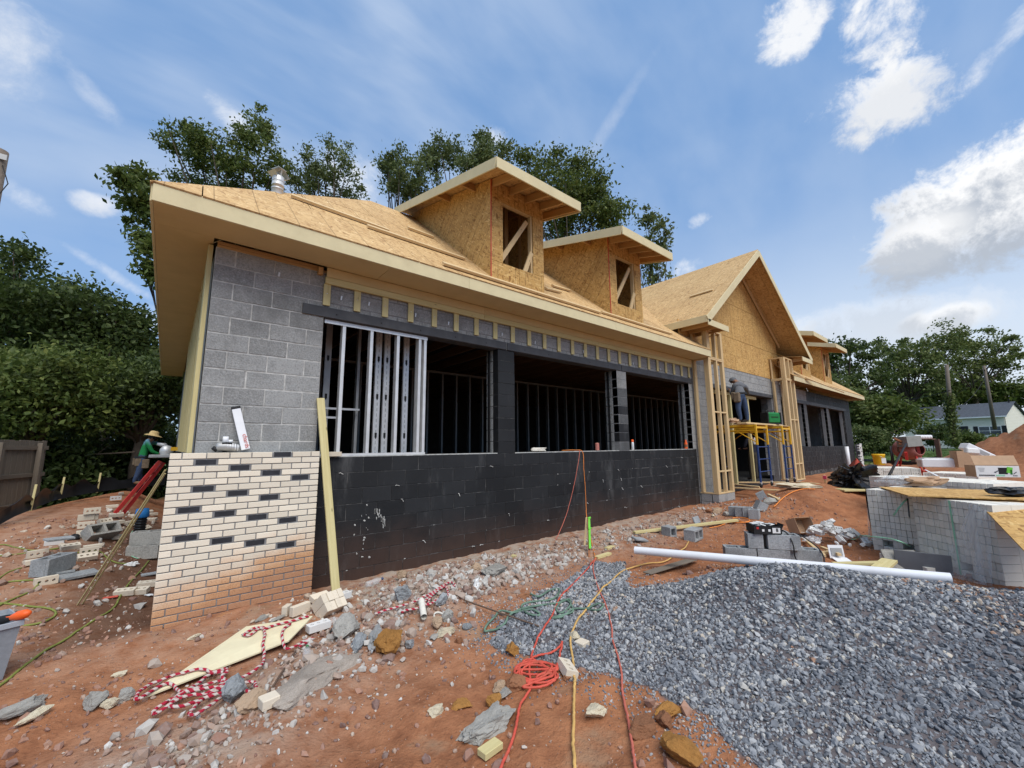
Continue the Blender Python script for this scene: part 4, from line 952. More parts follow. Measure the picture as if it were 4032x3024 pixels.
# ------------------------------------------------------------------ vegetation
def at_depth(sx, sy, dep):
    d = CF + CR*((sx-2016)/FPX) + CU*((1512-sy)/FPX)
    return Vector(CAM+d*dep)
def leaf_cloud(P, size, r, up=.35):
    n = len(P); a = r.normal(size=(n, 3)); a /= np.linalg.norm(a, axis=1)[:, None]
    b = np.cross(a, r.normal(size=(n, 3))); b /= np.linalg.norm(b, axis=1)[:, None]
    s = size*r.uniform(.6, 1.35, (n, 1)); c = np.cross(a, b)
    V = np.stack([P-a*s*.95, P+b*s*.5+c*s*.12, P+a*s*.95, P-b*s*.5+c*s*.12], 1)
    return V.reshape(-1, 3), np.arange(n*4).reshape(n, 4)
def crown_points(ells, n, r, ncl, spread, hollow=.35):
    """clusters of leaves spread through ellipsoids, denser towards their skin, with gaps between clusters"""
    vol = np.array([e[3]*e[4]*e[5] for e in ells])**.75; k = r.choice(len(ells), ncl, p=vol/vol.sum()); E = np.array(ells)[k]
    d = r.normal(size=(ncl, 3)); d /= np.linalg.norm(d, axis=1)[:, None]; rad = (hollow+(1-hollow)*r.random(ncl)**.6)[:, None]
    cen = E[:, :3]+d*rad*E[:, 3:6]
    w = r.uniform(.5, 1.6, ncl); i = r.choice(ncl, n, p=w/w.sum()); sp = spread*r.uniform(.55, 1.3, (ncl, 1))
    off = r.normal(size=(n, 3))*sp[i]*np.array([1, 1, .62]); return cen[i]+off, cen
def tree(name, label, cat, base, ells, n, leaf, mat, tr=.2, ncl=60, spread=.55, group=None, seed=1, limbs=20, hollow=.35, split=.45):
    r = np.random.default_rng(seed); base = Vector(base); t = thing(name, label, cat, T(base), group)
    P, cen = crown_points(ells, n, r, ncl, spread, hollow)
    lump = np.array([mnoise.noise(Vector(p*.55)+Vector((seed, 0, 0))) for p in cen])
    V, F = leaf_cloud(P, leaf, r); rv = np.repeat(np.clip(r.normal(.5, .22, len(P)), 0, 1), 4)
    put('crown', numpy_mesh('crown', M[mat], V, F, rv), t, Matrix())
    mb = MB(); top = Vector(np.mean(np.array(ells)[:, :3], axis=0)); fork = base.lerp(Vector((top.x, top.y, base.z+(top.z-base.z)*split*1.5)), .85)
    mid = base.lerp(fork, .5)+Vector((r.normal(0, .08), r.normal(0, .08), 0))
    mb.tube([base-Vector((0, 0, .3)), mid, fork], [tr, tr*.8, tr*.62], 8)
    for c in cen[r.choice(len(cen), min(limbs, len(cen)), replace=False)]:
        c = Vector(c); s0 = mid.lerp(fork, r.uniform(.65, 1)); m1 = s0.lerp(c, .5)+Vector((r.normal(0, .2), r.normal(0, .2), .25))
        mb.tube([s0, m1, c], [tr*.42, tr*.27, tr*.07], 5)
    mb.build('trunk', M['bark'], t); return t
def px_tree(name, label, cat, dep, blobs, n, leaf, mat, bx=None, bz=0.0, group=None, **kw):
    """blobs: crown lumps given where they appear (x, y, half width, half height); the trunk stands below them"""
    r = np.random.default_rng(kw.get('seed', 1)+100); E = []
    for (sx, sy, rx, ry) in blobs:
        d = dep*r.uniform(.96, 1.06); p = at_depth(sx, sy, d); w = rx*d/FPX; h = ry*d/FPX; E.append((p.x, p.y, p.z, w, w, h))
    q = at_depth(bx if bx else blobs[0][0], 1700, dep); return tree(name, label, cat, (q.x, q.y, bz), E, n, leaf, mat, group=group, **kw)
gl = 'dark trees at the left of the building'; gm = 'trees rising behind the roof'; gr = 'trees beyond the lawn on the right'
px_tree('tree', 'tall dark tree at the left edge, highest of the trees left of the building', 'tree', 15, [(40, 1150, 190, 190), (180, 1250, 170, 150), (-150, 1250, 200, 260), (60, 1400, 240, 190)], 21000, .10, 'leaf_dark', group=gl, seed=1, ncl=150, spread=.42, tr=.2)
px_tree('tree', 'dark loose tree whose crown slopes down to the soffit of the building', 'tree', 16.5, [(330, 1250, 130, 110), (440, 1290, 130, 90), (540, 1310, 80, 75), (390, 1400, 190, 120), (560, 1400, 80, 70)], 17500, .10, 'leaf_dark', group=gl, seed=2, ncl=140, spread=.42, bx=420)
px_tree('tree', 'bright green leafy tree in front of the darker crowns at the left', 'tree', 12.5, [(60, 1500, 190, 140), (260, 1480, 150, 110), (160, 1600, 220, 120)], 14000, .085, 'leaf_mid', group=gl, seed=3, ncl=110, spread=.32, bx=160)
px_tree('tree', 'green tree with drooping crown beside the end soffit of the building', 'tree', 14.5, [(520, 1490, 120, 110), (630, 1560, 110, 120), (470, 1600, 170, 110), (690, 1500, 70, 70)], 13500, .085, 'leaf_dark', group=gl, seed=4, ncl=120, spread=.36, bx=560)
px_tree('tree', 'dark tree filling the gap above the wooden fence', 'tree', 17.5, [(150, 1650, 260, 150), (420, 1680, 240, 130), (640, 1660, 130, 140), (-60, 1650, 160, 170)], 15000, .11, 'leaf_dark', group=gl, seed=5, ncl=140, spread=.5, bx=300)
for i, (sx, sy, w, h, dep, lab) in enumerate(((210, 1850, 120, 100, 12.8, 'dark undergrowth bush at the end of the wooden fence'), (400, 1830, 130, 110, 15, 'dark undergrowth bush behind the silt fence, left of the man in the straw hat'), (600, 1800, 130, 130, 16, 'dark undergrowth bush behind the man in the straw hat'), (30, 1760, 110, 90, 13.2, 'dark bush hanging over the wooden fence'))):
    p = at_depth(sx, sy, dep); k = dep/FPX; P, cen = crown_points([(p.x, p.y, p.z-.3, w*k*1.15, w*k, h*k*1.25)], 5200, np.random.default_rng(60+i), 60, .3, .2)
    V, F = leaf_cloud(P, .10, np.random.default_rng(70+i)); t = thing('bush', lab, 'bush', T(p.x, p.y, h1(p.x, p.y)), 'undergrowth below the dark trees')
    put('foliage', numpy_mesh('foliage', M['leaf_dark'], V, F, np.repeat(np.clip(np.random.default_rng(i).normal(.4, .2, len(P)), 0, 1), 4)), t, Matrix())
    mb = MB()
    for j in range(9): c = Vector(cen[j*3]); mb.tube([(p.x+random.gauss(0, .4), p.y+random.gauss(0, .3), h1(p.x, p.y)-.2), c.lerp(p, .3), c], [.022, .016, .006], 5)
    mb.build('stem', M['bark'], t)
# behind the roof
px_tree('tree', 'tree with a pointed spray of twigs behind the metal vent pipe', 'tree', 23, [(740, 560, 115, 70), (900, 600, 140, 85), (1010, 520, 75, 65), (1010, 440, 35, 60), (820, 680, 140, 75), (1040, 650, 100, 100), (960, 760, 180, 70)], 12500, .105, 'leaf_mid', group=gm, seed=11, ncl=150, spread=.28, tr=.24, bx=960)
px_tree('tree', 'thin loose tree showing beside the roof corner at the far left', 'tree', 19, [(500, 700, 40, 40), (560, 720, 45, 60), (560, 830, 60, 80), (590, 960, 45, 60), (620, 1080, 40, 40)], 4200, .13, 'leaf_mid', group=gm, seed=12, ncl=70, spread=.24, bx=800, tr=.05, limbs=6, split=.6)
px_tree('tree', 'airy tree with bare twigs between the vent pipe and the first dormer', 'tree', 26, [(1270, 630, 95, 75), (1360, 690, 85, 75), (1210, 700, 85, 85), (1320, 570, 55, 50), (1300, 760, 140, 55)], 6000, .10, 'leaf_cool', group=gm, seed=13, ncl=120, spread=.24, bx=1290, limbs=24)
px_tree('tree', 'rounded tree just left of the top of the first dormer', 'tree', 27, [(1570, 640, 75, 58), (1640, 700, 95, 65), (1600, 740, 90, 52), (1545, 690, 55, 58)], 5200, .11, 'leaf_cool', group=gm, seed=14, ncl=70, spread=.27, bx=1600)
px_tree('tree', 'tall tree with a domed crown above the first dormer', 'tree', 30, [(1720, 570, 65, 36), (1760, 605, 70, 45), (1690, 650, 40, 40), (1900, 560, 40, 50), (1950, 620, 90, 65), (1870, 670, 75, 65)], 8500, .12, 'leaf_cool', group=gm, seed=15, ncl=100, spread=.32, bx=1800, limbs=22)
px_tree('tree', 'dense dark tree between the two near dormers', 'tree', 31, [(2080, 680, 120, 70), (2200, 690, 130, 60), (2300, 730, 110, 90), (2280, 850, 140, 100), (2150, 800, 150, 110), (2380, 870, 80, 80)], 18000, .14, 'leaf_mid', group=gm, seed=16, ncl=150, spread=.5, bx=2200)
px_tree('tree', 'slender feathery tree right of the second dormer', 'tree', 28, [(2560, 870, 45, 60), (2600, 930, 50, 60), (2540, 1000, 60, 60), (2590, 1080, 50, 50)], 1900, .15, 'leaf_cool', group=gm, seed=17, ncl=50, spread=.26, bx=2600, tr=.1)
# right-hand background
px_tree('tree', 'dark tree with stepped branches rising behind the far dormers', 'tree', 46, [(3230, 1370, 60, 35), (3300, 1390, 60, 50), (3370, 1400, 70, 60), (3400, 1490, 70, 70), (3300, 1500, 90, 80)], 7000, .2, 'leaf_dark', group=gr, seed=21, ncl=110, spread=.45, bx=3330, tr=.35)
px_tree('tree', 'light green bushy tree beside the far end of the roof', 'tree', 40, [(3290, 1520, 45, 70), (3350, 1590, 60, 60), (3330, 1660, 50, 50)], 4200, .2, 'leaf_light', group=gr, seed=22, ncl=60, spread=.5, bx=3310)
px_tree('tree', 'pale green loose tree left of the ivy-grown pole', 'tree', 66, [(3530, 1360, 70, 50), (3590, 1400, 80, 70), (3520, 1450, 80, 80), (3620, 1490, 90, 70)], 6200, .27, 'leaf_light', group=gr, seed=23, ncl=90, spread=.6, bx=3560, tr=.35)
px_tree('tree', 'largest pale green tree behind the white house', 'tree', 70, [(3700, 1320, 80, 50), (3760, 1370, 100, 70), (3860, 1360, 90, 60), (3940, 1400, 90, 80), (3700, 1430, 110, 80), (3830, 1460, 100, 60), (4010, 1450, 60, 70)], 10500, .26, 'leaf_light', group=gr, seed=24, ncl=150, spread=.62, bx=3820, tr=.4, limbs=26)
px_tree('tree', 'dark wooded mass behind the roof of the white house', 'tree', 74, [(3470, 1600, 110, 50), (3640, 1560, 110, 55), (3800, 1550, 120, 50), (3960, 1550, 110, 60), (4080, 1570, 90, 60), (3540, 1640, 130, 40)], 15000, .36, 'leaf_mid', group=gr, seed=25, ncl=160, spread=.9, bx=3700, tr=.4)
px_tree('tree', 'round green tree standing on the lawn left of the white house', 'tree', 40, [(3480, 1610, 70, 50), (3520, 1650, 80, 60), (3450, 1670, 60, 50)], 8200, .2, 'leaf_mid', group=gr, seed=26, ncl=80, spread=.55, bx=3505, bz=.4, tr=.14)
for i, (sx, sy, w, h, dep, mt, lab) in enumerate(((3400, 1725, 60, 50, 36, 'leaf_cool', 'grey green shrub beside the far corner of the building'), (3465, 1735, 40, 42, 38, 'leaf_cool', 'smaller grey green shrub left of the concrete mixer'), (3680, 1705, 52, 38, 50, 'leaf_dark', 'dark rounded shrub in front of the white house windows'), (3790, 1725, 55, 38, 46, 'leaf_mid', 'green shrub at the foot of the ivy-grown pole'), (3860, 1735, 60, 30, 46, 'leaf_mid', 'green shrub in front of the white house door'))):
    p = at_depth(sx, sy, dep); k = dep/FPX; r = np.random.default_rng(160+i); P, cen = crown_points([(p.x, p.y, p.z-.2, w*k, w*k, h*k)], 3600, r, 40, .28, .35)
    V, F = leaf_cloud(P, .13, r); t = thing('shrub', lab, 'shrub', T(p.x, p.y, h1(p.x, p.y)), 'shrubs around the white house')
    put('foliage', numpy_mesh('foliage', M[mt], V, F, np.repeat(np.clip(r.normal(.5, .2, len(P)), 0, 1), 4)), t, Matrix())
    mb = MB()
    for j in range(6): mb.tube([(p.x+random.gauss(0, .3), p.y+random.gauss(0, .3), h1(p.x, p.y)-.1), tuple(cen[j*4])], [.04, .012], 5)
    mb.build('stem', M['bark'], t)

# ------------------------------------------------------------------ white house, poles, wires, fences
def house():
    a = at_depth(3562, 1690, 62); b = at_depth(3962, 1690, 53); a.z = b.z = 0
    ez = at_depth(3955, 1634, 53).z; rz = at_depth(3960, 1582, 55).z; gz = .9
    x = (b-a).normalized(); y = Vector((-x.y, x.x, 0)); L_ = (b-a).length; W = 7.5
    Mh = Matrix(((x.x, y.x, 0, a.x), (x.y, y.y, 0, a.y), (0, 0, 1, 0), (0, 0, 0, 1)))
    t = thing('white_house', 'low white house with grey roof and black shutters beyond the lawn', 'house', Mh @ T(L_/2, 0, gz))
    P = lambda mb, nm, mt, par=t, mx=Mh: mb.build(nm, M[mt], par, mx)
    P(MB().box((L_/2, W/2, (gz+ez)/2), (L_, W, ez-gz)).prism([(0, ez), (W, ez), (W/2, rz-.1)], .05, T(L_, 0, 0) @ RZ(PI/2) @ RX(PI/2)), 'wall', 'siding')
    n = int((ez-gz)/.2)
    for i in range(n): P(MB().box((L_/2, -.02, gz+(i+.5)*.2), (L_, .03, .185), RX(0)), 'siding_board', 'siding')
    for i in range(n+6):
        z = gz+(i+.5)*.2; inset = max(0, (z-ez)/(rz-ez)*W/2)
        P(MB().box((L_+.06, W/2, z), (.03, W-2*inset-.1, .185)), 'siding_board', 'siding')
    for sg in (0, 1):
        mb = MB(); n_ = 12
        for i in range(n_):
            f0 = i/n_; y0 = -.45+(W/2+.45)*f0; z0 = ez-.1+(rz-ez+.1)*f0; y1 = -.45+(W/2+.45)*(f0+1/n_); z1 = ez-.1+(rz-ez+.1)*(f0+1/n_)+.03
            if sg: y0, y1 = W-y0, W-y1
            mb.add([(-.3, y0, z0), (L_+.35, y0, z0), (L_+.35, y1, z1), (-.3, y1, z1), (-.3, y0, z0+.03), (L_+.35, y0, z0+.03), (L_+.35, y1, z1+.02), (-.3, y1, z1+.02)], [(0, 1, 2, 3), (4, 5, 6, 7), (0, 1, 5, 4), (2, 3, 7, 6), (1, 2, 6, 5), (0, 3, 7, 4)])
        r = P(mb, 'roof', 'shingle')
        if sg == 0: P(MB().box((L_*.985, W/2-.3, rz+.15), (.12, .12, .5)), 'flue', 'black', r)
    P(MB().box((L_/2, -.47, ez-.16), (L_+.7, .05, .16)), 'gutter', 'white')
    for (f, w, dbl) in ((.29, 1.6, True), (.86, 2.0, True)):
        wx = L_*f; z = (gz+ez)/2+.15; h = 1.15
        fr = P(MB().box((wx, -.05, z+h/2), (w, .06, .07)).box((wx, -.05, z-h/2), (w, .06, .07)).box((wx-w/2, -.05, z), (.07, .06, h)).box((wx+w/2, -.05, z), (.07, .06, h)).box((wx, -.05, z), (.06, .06, h)).box((wx, -.05, z), (w, .05, .04)), 'window', 'white')
        P(MB().box((wx, -.035, z), (w-.05, .02, h-.05)), 'pane', 'glass', fr)
        for s in (-1, 1): P(MB().box((wx+s*(w/2+.28), -.06, z), (.42, .05, h+.1)), 'shutter', 'shutter')
    P(MB().box((L_*.62, -.05, (gz+ez)/2-.1), (.9, .05, 1.9)), 'door', 'shutter')
    P(MB().box((L_*.17, -1.4, gz+.25), (4.5, .06, .06)), 'porch_rail', 'white')
    for i in range(16): P(MB().box((L_*.17-2.1+i*.28, -1.4, gz-.05), (.04, .04, .55)), 'baluster', 'white')
house()
def upole(name, label, sx0, sy0, sx1, sy1, dep, r):
    a = at_depth(sx0, sy0, dep); b = at_depth(sx1, sy1, dep); t = thing(name, label, 'utility pole', T(a.x, a.y, a.z), 'wooden utility poles')
    MB().tube([a, a.lerp(b, .5), b], [r, r*.88, r*.74], 10).build('pole', M['pole'], t); return t, a, b
t1, p1a, p1b = upole('utility_pole', 'bare-topped wooden utility pole with ivy up its lower half', 3755, 1745, 3727, 1436, 42, .20)
r_ = np.random.default_rng(3); P_ = []
for i in range(1700):
    u = r_.random()**.8*.62; c = p1a.lerp(p1b, u); w = .42*(1-u*.9)+.14; P_.append((c.x+r_.normal(0, w*.55), c.y+r_.normal(0, w*.55), c.z+r_.normal(0, .12)))
V, F = leaf_cloud(np.array(P_), .14, r_); put('ivy', numpy_mesh('ivy', M['leaf_light'], V, F, np.repeat(r_.random(len(P_)), 4)), t1, Matrix())
t2, p2a, p2b = upole('utility_pole', 'slim leaning utility pole in front of the white house gable', 3918, 1690, 3874, 1440, 45, .17)
MB().box((0, 0, 0), (1.2, .1, .1)).build('crossarm', M['pole'], t2, T(p2b-Vector((0, 0, .5))))
t3 = thing('utility_pole', 'thick grey utility pole cut off by the left edge of the picture', 'utility pole', T(at_depth(-6, 592, 7.4).x, at_depth(-6, 592, 7.4).y, -.5), 'wooden utility poles')
b = at_depth(-6, 592, 7.4); a = Vector((b.x, b.y, 1.6))
MB().tube([a, b], [.145, .125], 14).build('pole', M['pole'], t3); MB().box((0, 0, 0), (.12, .03, .10)).build('bracket', M['steel_dull'], t3, T(b+Vector((.08, -.12, -.16))))
MB().tube([b+Vector((.1, -.1, -.3)), b+Vector((.2, -.1, -.62)), b+Vector((.12, -.12, -.9)), b+Vector((.16, -.1, -1.2))], .008, 5).build('loose_wire', M['black'], t3)
MB().tube([a, a-Vector((0, 0, 2.2))], .15, 14).build('pole_foot', M['pole'], t3)
def wire(label, p, q, sag, r=.012):
    p, q = Vector(p), Vector(q); pts = []
    for i in range(15): f = i/14; v = p.lerp(q, f); v.z -= sag*4*f*(1-f); pts.append(v)
    o = MB().tube(pts, r, 5).build('overhead_wire', M['black'], None); tag(o, label, 'wire', 'overhead wires on the right')
wire('long sagging overhead wire from behind the roof to the ivy-grown pole', at_depth(3465, 1575, 52), p1b-Vector((0, 0, 2.6)), .4, .025)
wire('overhead wire slanting up from the house towards the leaning pole', at_depth(3640, 1600, 48), p2b-Vector((0, 0, .9)), .5, .018)
wire('overhead wire crossing low between the two utility poles', p1b-Vector((0, 0, 4.6)), p2b-Vector((0, 0, 1.2)), .5, .018)

def board_fence():
    a = at_depth(146, 1985, 9.6); d = at_depth(-170, 1985, 7.6); a.z = d.z = 0; x = (d-a).normalized(); y = Vector((-x.y, x.x, 0)); n = 13; z0 = h1(a.x, a.y)-.25
    zt = at_depth(70, 1735, 9.1).z
    t = thing('board_fence', 'weathered grey board fence below the dark trees at the left', 'fence', T(a.x, a.y, z0))
    for i in range(n):
        p = a+x*(.075+.15*i); hh = zt+random.uniform(-.012, .012)
        lumber('fence_board', (p.x, p.y, z0), (p.x, p.y, hh), .143, .018, M['old_fence'], t, up=y)
    for z in (z0+.45, (z0+zt)/2+.16, zt-.16): 
        p, q = a, a+x*(.15*n); lumber('rail', Vector((p.x, p.y, z))-y*-.035, Vector((q.x, q.y, z))-y*-.035, .035, .085, M['old_fence'], t)
    for k in (.35, 1.55): p = a+x*k+y*.085; lumber('fence_post', (p.x, p.y, z0-.1), (p.x, p.y, zt-.05), .09, .09, M['old_fence'], t, up=y)
board_fence()
def silt_fence():
    pts = [at_depth(*q) for q in ((-60, 2080, 6.3), (60, 2015, 7.1), (150, 1980, 7.9), (215, 1955, 8.7), (300, 1938, 9.5), (400, 1922, 10.3), (540, 1905, 11.2), (650, 1898, 11.8))]
    print('silt', [(round(p.x, 2), round(p.y, 2), round(p.z, 2), round(h1(p.x, p.y), 2)) for p in pts])
    t = thing('silt_fence', 'low sagging black silt fence along the edge of the dirt bank', 'fence', T(pts[2]))
    mb = MB(); P = []
    for i in range(len(pts)-1):
        for k in range(5): P.append(pts[i].lerp(pts[i+1], k/5))
    P.append(pts[-1])
    for i, p in enumerate(P):
        hgt = .20+.07*math.sin(i*1.3)+random.uniform(-.03, .03); mb.add([(p.x, p.y, p.z-.08), (p.x-.05+random.gauss(0, .03), p.y+.06, p.z+hgt*.55), (p.x+.02, p.y+.10+random.gauss(0, .03), p.z+hgt)], [])
    k = len(P)
    for i in range(k-1):
        for j in range(2): mb.f.append((i*3+j, (i+1)*3+j, (i+1)*3+j+1, i*3+j+1)); mb.m.append(0); mb.sm.append(True)
    mb.build('fabric', M['black_plastic'], t)
    for i in (8, 16, 24, 32): p = P[i]; lumber('stake', (p.x, p.y+.12, p.z-.1), (p.x+.02, p.y+.14, p.z+.38), .035, .035, M['treated'], t)
silt_fence()
def dead_branch(label, a, b, r):
    a, b = Vector(a), Vector(b); m = a.lerp(b, .5)+Vector((0, 0, -.06)); o = MB().tube([a, m, b], [r, r*.8, r*.5], 6).tube([m, m+Vector((.3, .2, .35))], [r*.5, r*.2], 5).build('fallen_branch', M['bark'], None); tag(o, label, 'branch', 'bare branches in the undergrowth')
dead_branch('bare grey branch leaning through the undergrowth left of the man in the straw hat', at_depth(420, 1890, 14), at_depth(210, 1745, 14.2), .04)
dead_branch('thin bare branch lying level in the undergrowth behind the man in the straw hat', at_depth(530, 1780, 13), at_depth(240, 1782, 13.4), .025)

# ------------------------------------------------------------------ things lying about
z1 = lambda x, y: (x/2.37, 1800+y/2.37)
z2 = lambda x, y: (400+x/2.212, 2300+y/2.212)
z3 = lambda x, y: (1100+x/2.37, 2100+y/2.37)
z4 = lambda x, y: (1700+x/1.8433, 2400+y/1.8433)
z5 = lambda x, y: (1700+x/2.37, 2000+y/2.37)
z6 = lambda x, y: (2400+x/2.212, 1900+y/2.212)
z7 = lambda x, y: (3200+x/2.37, 1700+y/2.37)
z8 = lambda x, y: (2700+x/2.37, 1300+y/2.37)
def cored(name, w, d, h, mat, holes=3, hr=.016):
    """a brick with round core holes running from its top to its bottom face"""
    mb = MB(); n = holes; cw = (w-.02)/n; vs = []; fs = []
    for i in range(n):
        cx = -w/2+.01+cw*(i+.5); x0, x1 = cx-cw/2-(.01 if i == 0 else 0), cx+cw/2+(.01 if i == n-1 else 0)
        o = [(x0, -d/2), ((x0+x1)/2, -d/2), (x1, -d/2), (x1, 0), (x1, d/2), ((x0+x1)/2, d/2), (x0, d/2), (x0, 0)]
        r = [(cx+hr*math.cos(-PI*3/4+k*PI/4), hr*math.sin(-PI*3/4+k*PI/4)) for k in range(8)]
        b = len(vs)
        for z in (h/2, -h/2): vs += [(p[0], p[1], z) for p in o]+[(p[0], p[1], z) for p in r]
        for k in range(8):
            k2 = (k+1) % 8; fs += [(b+k, b+k2, b+8+k2, b+8+k), (b+16+k2, b+16+k, b+24+k, b+24+k2), (b+8+k, b+8+k2, b+24+k2, b+24+k)]
    for (p, q) in (((-w/2, -d/2), (w/2, -d/2)), ((w/2, -d/2), (w/2, d/2)), ((w/2, d/2), (-w/2, d/2)), ((-w/2, d/2), (-w/2, -d/2))):
        b = len(vs); vs += [(p[0], p[1], -h/2), (q[0], q[1], -h/2), (q[0], q[1], h/2), (p[0], p[1], h/2)]; fs.append((b, b+1, b+2, b+3))
    return mb.add(vs, fs).mesh(name, mat, recalc=False)
def cmu(name, mat):
    mb = MB(); l, w, h, t = .397, .194, .194, .034
    for s in (-1, 1): mb.box((0, s*(w-t)/2, 0), (l, t, h), bev=.003)
    for x in (-(l-t)/2, 0, (l-t)/2): mb.box((x, 0, 0), (t, w-2*t-.0004, h-.002))
    return mb.mesh(name, mat)
BR = cored('brick', .194, .092, .0575, M['loose_brick'], 3, .0165)
BRW = cored('brick', .194, .092, .0575, M['white_brick'], 3, .0165)
BRP = MB().box((0, 0, 0), (.194, .092, .0575), bev=.003).mesh('brick', M['loose_brick'])
HB = MB().box((0, 0, 0), (.10, .092, .0575), bev=.004).mesh('brick', M['loose_brick'])
HBW = rock_mesh('brick', M['white_brick'], 8, 1, 4, .03, (.055, .045, .032))
CM = cmu('concrete_block', M['concrete_grey']); CMT = cmu('concrete_block', M['concrete'])
HALFC = MB().box((0, .08, 0), (.194, .034, .194), bev=.003).box((0, -.08, 0), (.194, .034, .194), bev=.003).box((-.08, 0, 0), (.034, .1256, .192)).box((.08, 0, 0), (.034, .1256, .192)).mesh('concrete_block', M['concrete_grey'])
FLATC = MB().box((0, 0, 0), (.397, .194, .04), bev=.006).mesh('concrete_block', M['concrete_grey'])
def lay(name, me, q, rz, label, cat, group=None, dz=0.03, rx=0, ry=0, sc=1):
    p = G(*q) if len(q) == 2 else Vector(q)
    o = put(name, me, None, T(p+Vector((0, 0, dz))) @ RZ(rz) @ RX(rx) @ RY(ry) @ Matrix.Diagonal((sc, sc, sc, 1))); return tag(o, label, cat, group)
gb = 'loose cream bricks on the ground'
FL = PI/2                                             # a brick on edge, its holes facing sideways
for q, rz, rx, dz, me, lab in (
    (z1(838, 660), .25, FL, .27, BR, 'topmost brick of the little brick stack on the left bank'), (z1(790, 660), .15, FL, .165, BRP, 'left brick in the second layer of the little brick stack'), (z1(866, 655), .15, FL, .165, HB, 'short brick in the second layer of the little brick stack'),
    (z1(795, 690), .12, FL, .095, BR, 'brick with three round holes facing out in the little brick stack'), (z1(790, 735), .1, FL, .04, BRP, 'lowest tan brick of the little brick stack'), (z1(975, 640), .7, .9, .07, BR, 'brick tilted on edge with white holes beside the little brick stack'),
    (z1(1090, 625), .5, 0, .03, BRP, 'long brick lying flat right of the little brick stack'), (z1(1080, 575), .2, .2, .07, BR, 'brick lying across others behind the tilted brick'), (z1(815, 755), 1.0, .5, .03, HB, 'half brick in front of the little brick stack'), (z1(1065, 765), -.5, .1, .03, BRP, 'brick lying alone below the leaning tan block'),
    (z1(505, 815), .05, .1, .03, BRW, 'white brick lying alone left of the bank path'), (z1(345, 935), .35, FL, .045, BR, 'brick with holes facing out behind the grey hollow block'), (z1(330, 1000), .3, 0, .03, BRP, 'brick half hidden by the left of the grey hollow block'), (z1(655, 855), .3, .3, .03, BR, 'broken brick end behind the grey hollow block'),
    (z1(860, 860), .15, 0, .035, BRP, 'pale brick lying across others right of the grey hollow block'), (z1(830, 905), .1, FL, .045, BR, 'brick with holes beneath the pale brick on the bank'), (z1(810, 965), .25, .5, .05, BR, 'brick with its holes turned up in front of the pair on the bank'), (z1(425, 1180), .35, FL, .03, BR, 'split brick with a scalloped broken edge below the grey hollow block'),
    (z1(1165, 1290), -.35, .2, .04, BR, 'left one of two bricks lying together by the brick pier'), (z1(1290, 1280), -.4, .2, .04, BR, 'right one of two bricks lying together by the brick pier'), (z1(1375, 1205), -.3, .1, .03, BR, 'dirty brick with holes touching the brick pier'), (z1(1225, 640), .6, FL, .045, BR, 'brick with white holes left of the corrugated drain pipe'),
    (z1(1410, 600), -.5, .2, .03, BR, 'brick with holes right of the corrugated drain pipe'), (z1(1355, 690), 1.0, .6, .05, BR, 'brick leaning beside the foot of the corrugated drain pipe'), (z1(1240, 565), .9, .3, .03, HB, 'half brick behind the corrugated drain pipe'), (z1(1400, 520), .3, .2, .03, HB, 'half brick behind the blue pipe cap'),
    (z1(1420, 548), .5, 0, .03, BRP, 'thin pale brick lying flat right of the blue pipe cap'), (z1(1075, 420), .2, FL, .09, BRW, 'white brick in a scrap of clear wrap near the red stand legs'), (z1(1045, 475), .2, 0, .03, BRP, 'dirty brick under the wrapped white brick'), (z1(1130, 350), .2, 0, .03, HB, 'half brick left of the red stand legs'),
    (z3(65, 765), .9, FL, .05, HB, 'leftmost broken brick in front of the brick pier'), (z3(190, 760), .4, FL, .05, BRP, 'charred broken brick in front of the brick pier'), (z3(375, 650), .3, .3, .06, BRP, 'broken brick leaning just below the foot of the leaning plank'), (z3(570, 680), .2, 0, .10, BRW, 'white brick with two holes standing near the foot of the leaning plank'),
    (z3(360, 930), .12, FL*0, .06, BRW, 'white brick with three holes beside the cream board'), (z2(1455, 1065), .15, 0, .03, HB, 'half brick beside the tan stone below the rope coil'), (z4(985, 465), 1.1, .3, .03, BR, 'brick offcut with worn holes beside the orange cord coil'), (z4(1090, 255), .1, 0, .0, HB, 'tan brick bit half buried in the gravel by the yellow cord')):
    lay('brick', me, q, rz, lab, 'brick', gb, dz, rx)
# five by two bricks still stacked, seen on end
p_ = G(*z3(410, 790))
for j in range(2):
    for i in range(4):
        o = put('brick', BRP, None, T(p_+Vector((0, 0, .055))) @ RZ(.35) @ RX(.85) @ T(i*.0595, j*.094, random.uniform(-.006, .006)) @ RY(PI/2)); tag(o, f"brick on end, {('first', 'second', 'third', 'last')[i]} from left in {('front', 'rear')[j]} row of tight brick pack", 'brick', 'pack of bricks standing on end')
gc = 'loose concrete blocks'
lay('concrete_block', CM, z1(490, 1080), 1.05, 'grey hollow concrete block with a broken slab on top, on the left bank', 'block', gc, .10, 0, 0)
lay('block_shard', FLATC, z1(530, 930), .5, 'broken slab of block lying on the grey hollow block', 'block', None, .235, .1, .05, .7)
lay('block_shard', FLATC, z1(710, 1125), .4, 'flat grey block shard in front of the grey hollow block', 'block', 'flat shards of concrete block', .03, .1, 0, .95)
lay('block_shard', FLATC, z1(570, 1095), .1, 'small grey block shard tucked under the grey hollow block', 'block', 'flat shards of concrete block', .02, -.1, 0, .6)
lay('concrete_block', CMT, z1(940, 770), .6, 'tan concrete block leaning against the little brick stack', 'block', gc, .12, .9, 0)
lay('concrete_block', CMT, z1(1345, 930), -.35, 'lower of two tan blocks beside the brick pier', 'block', gc, .08, 0, 0)
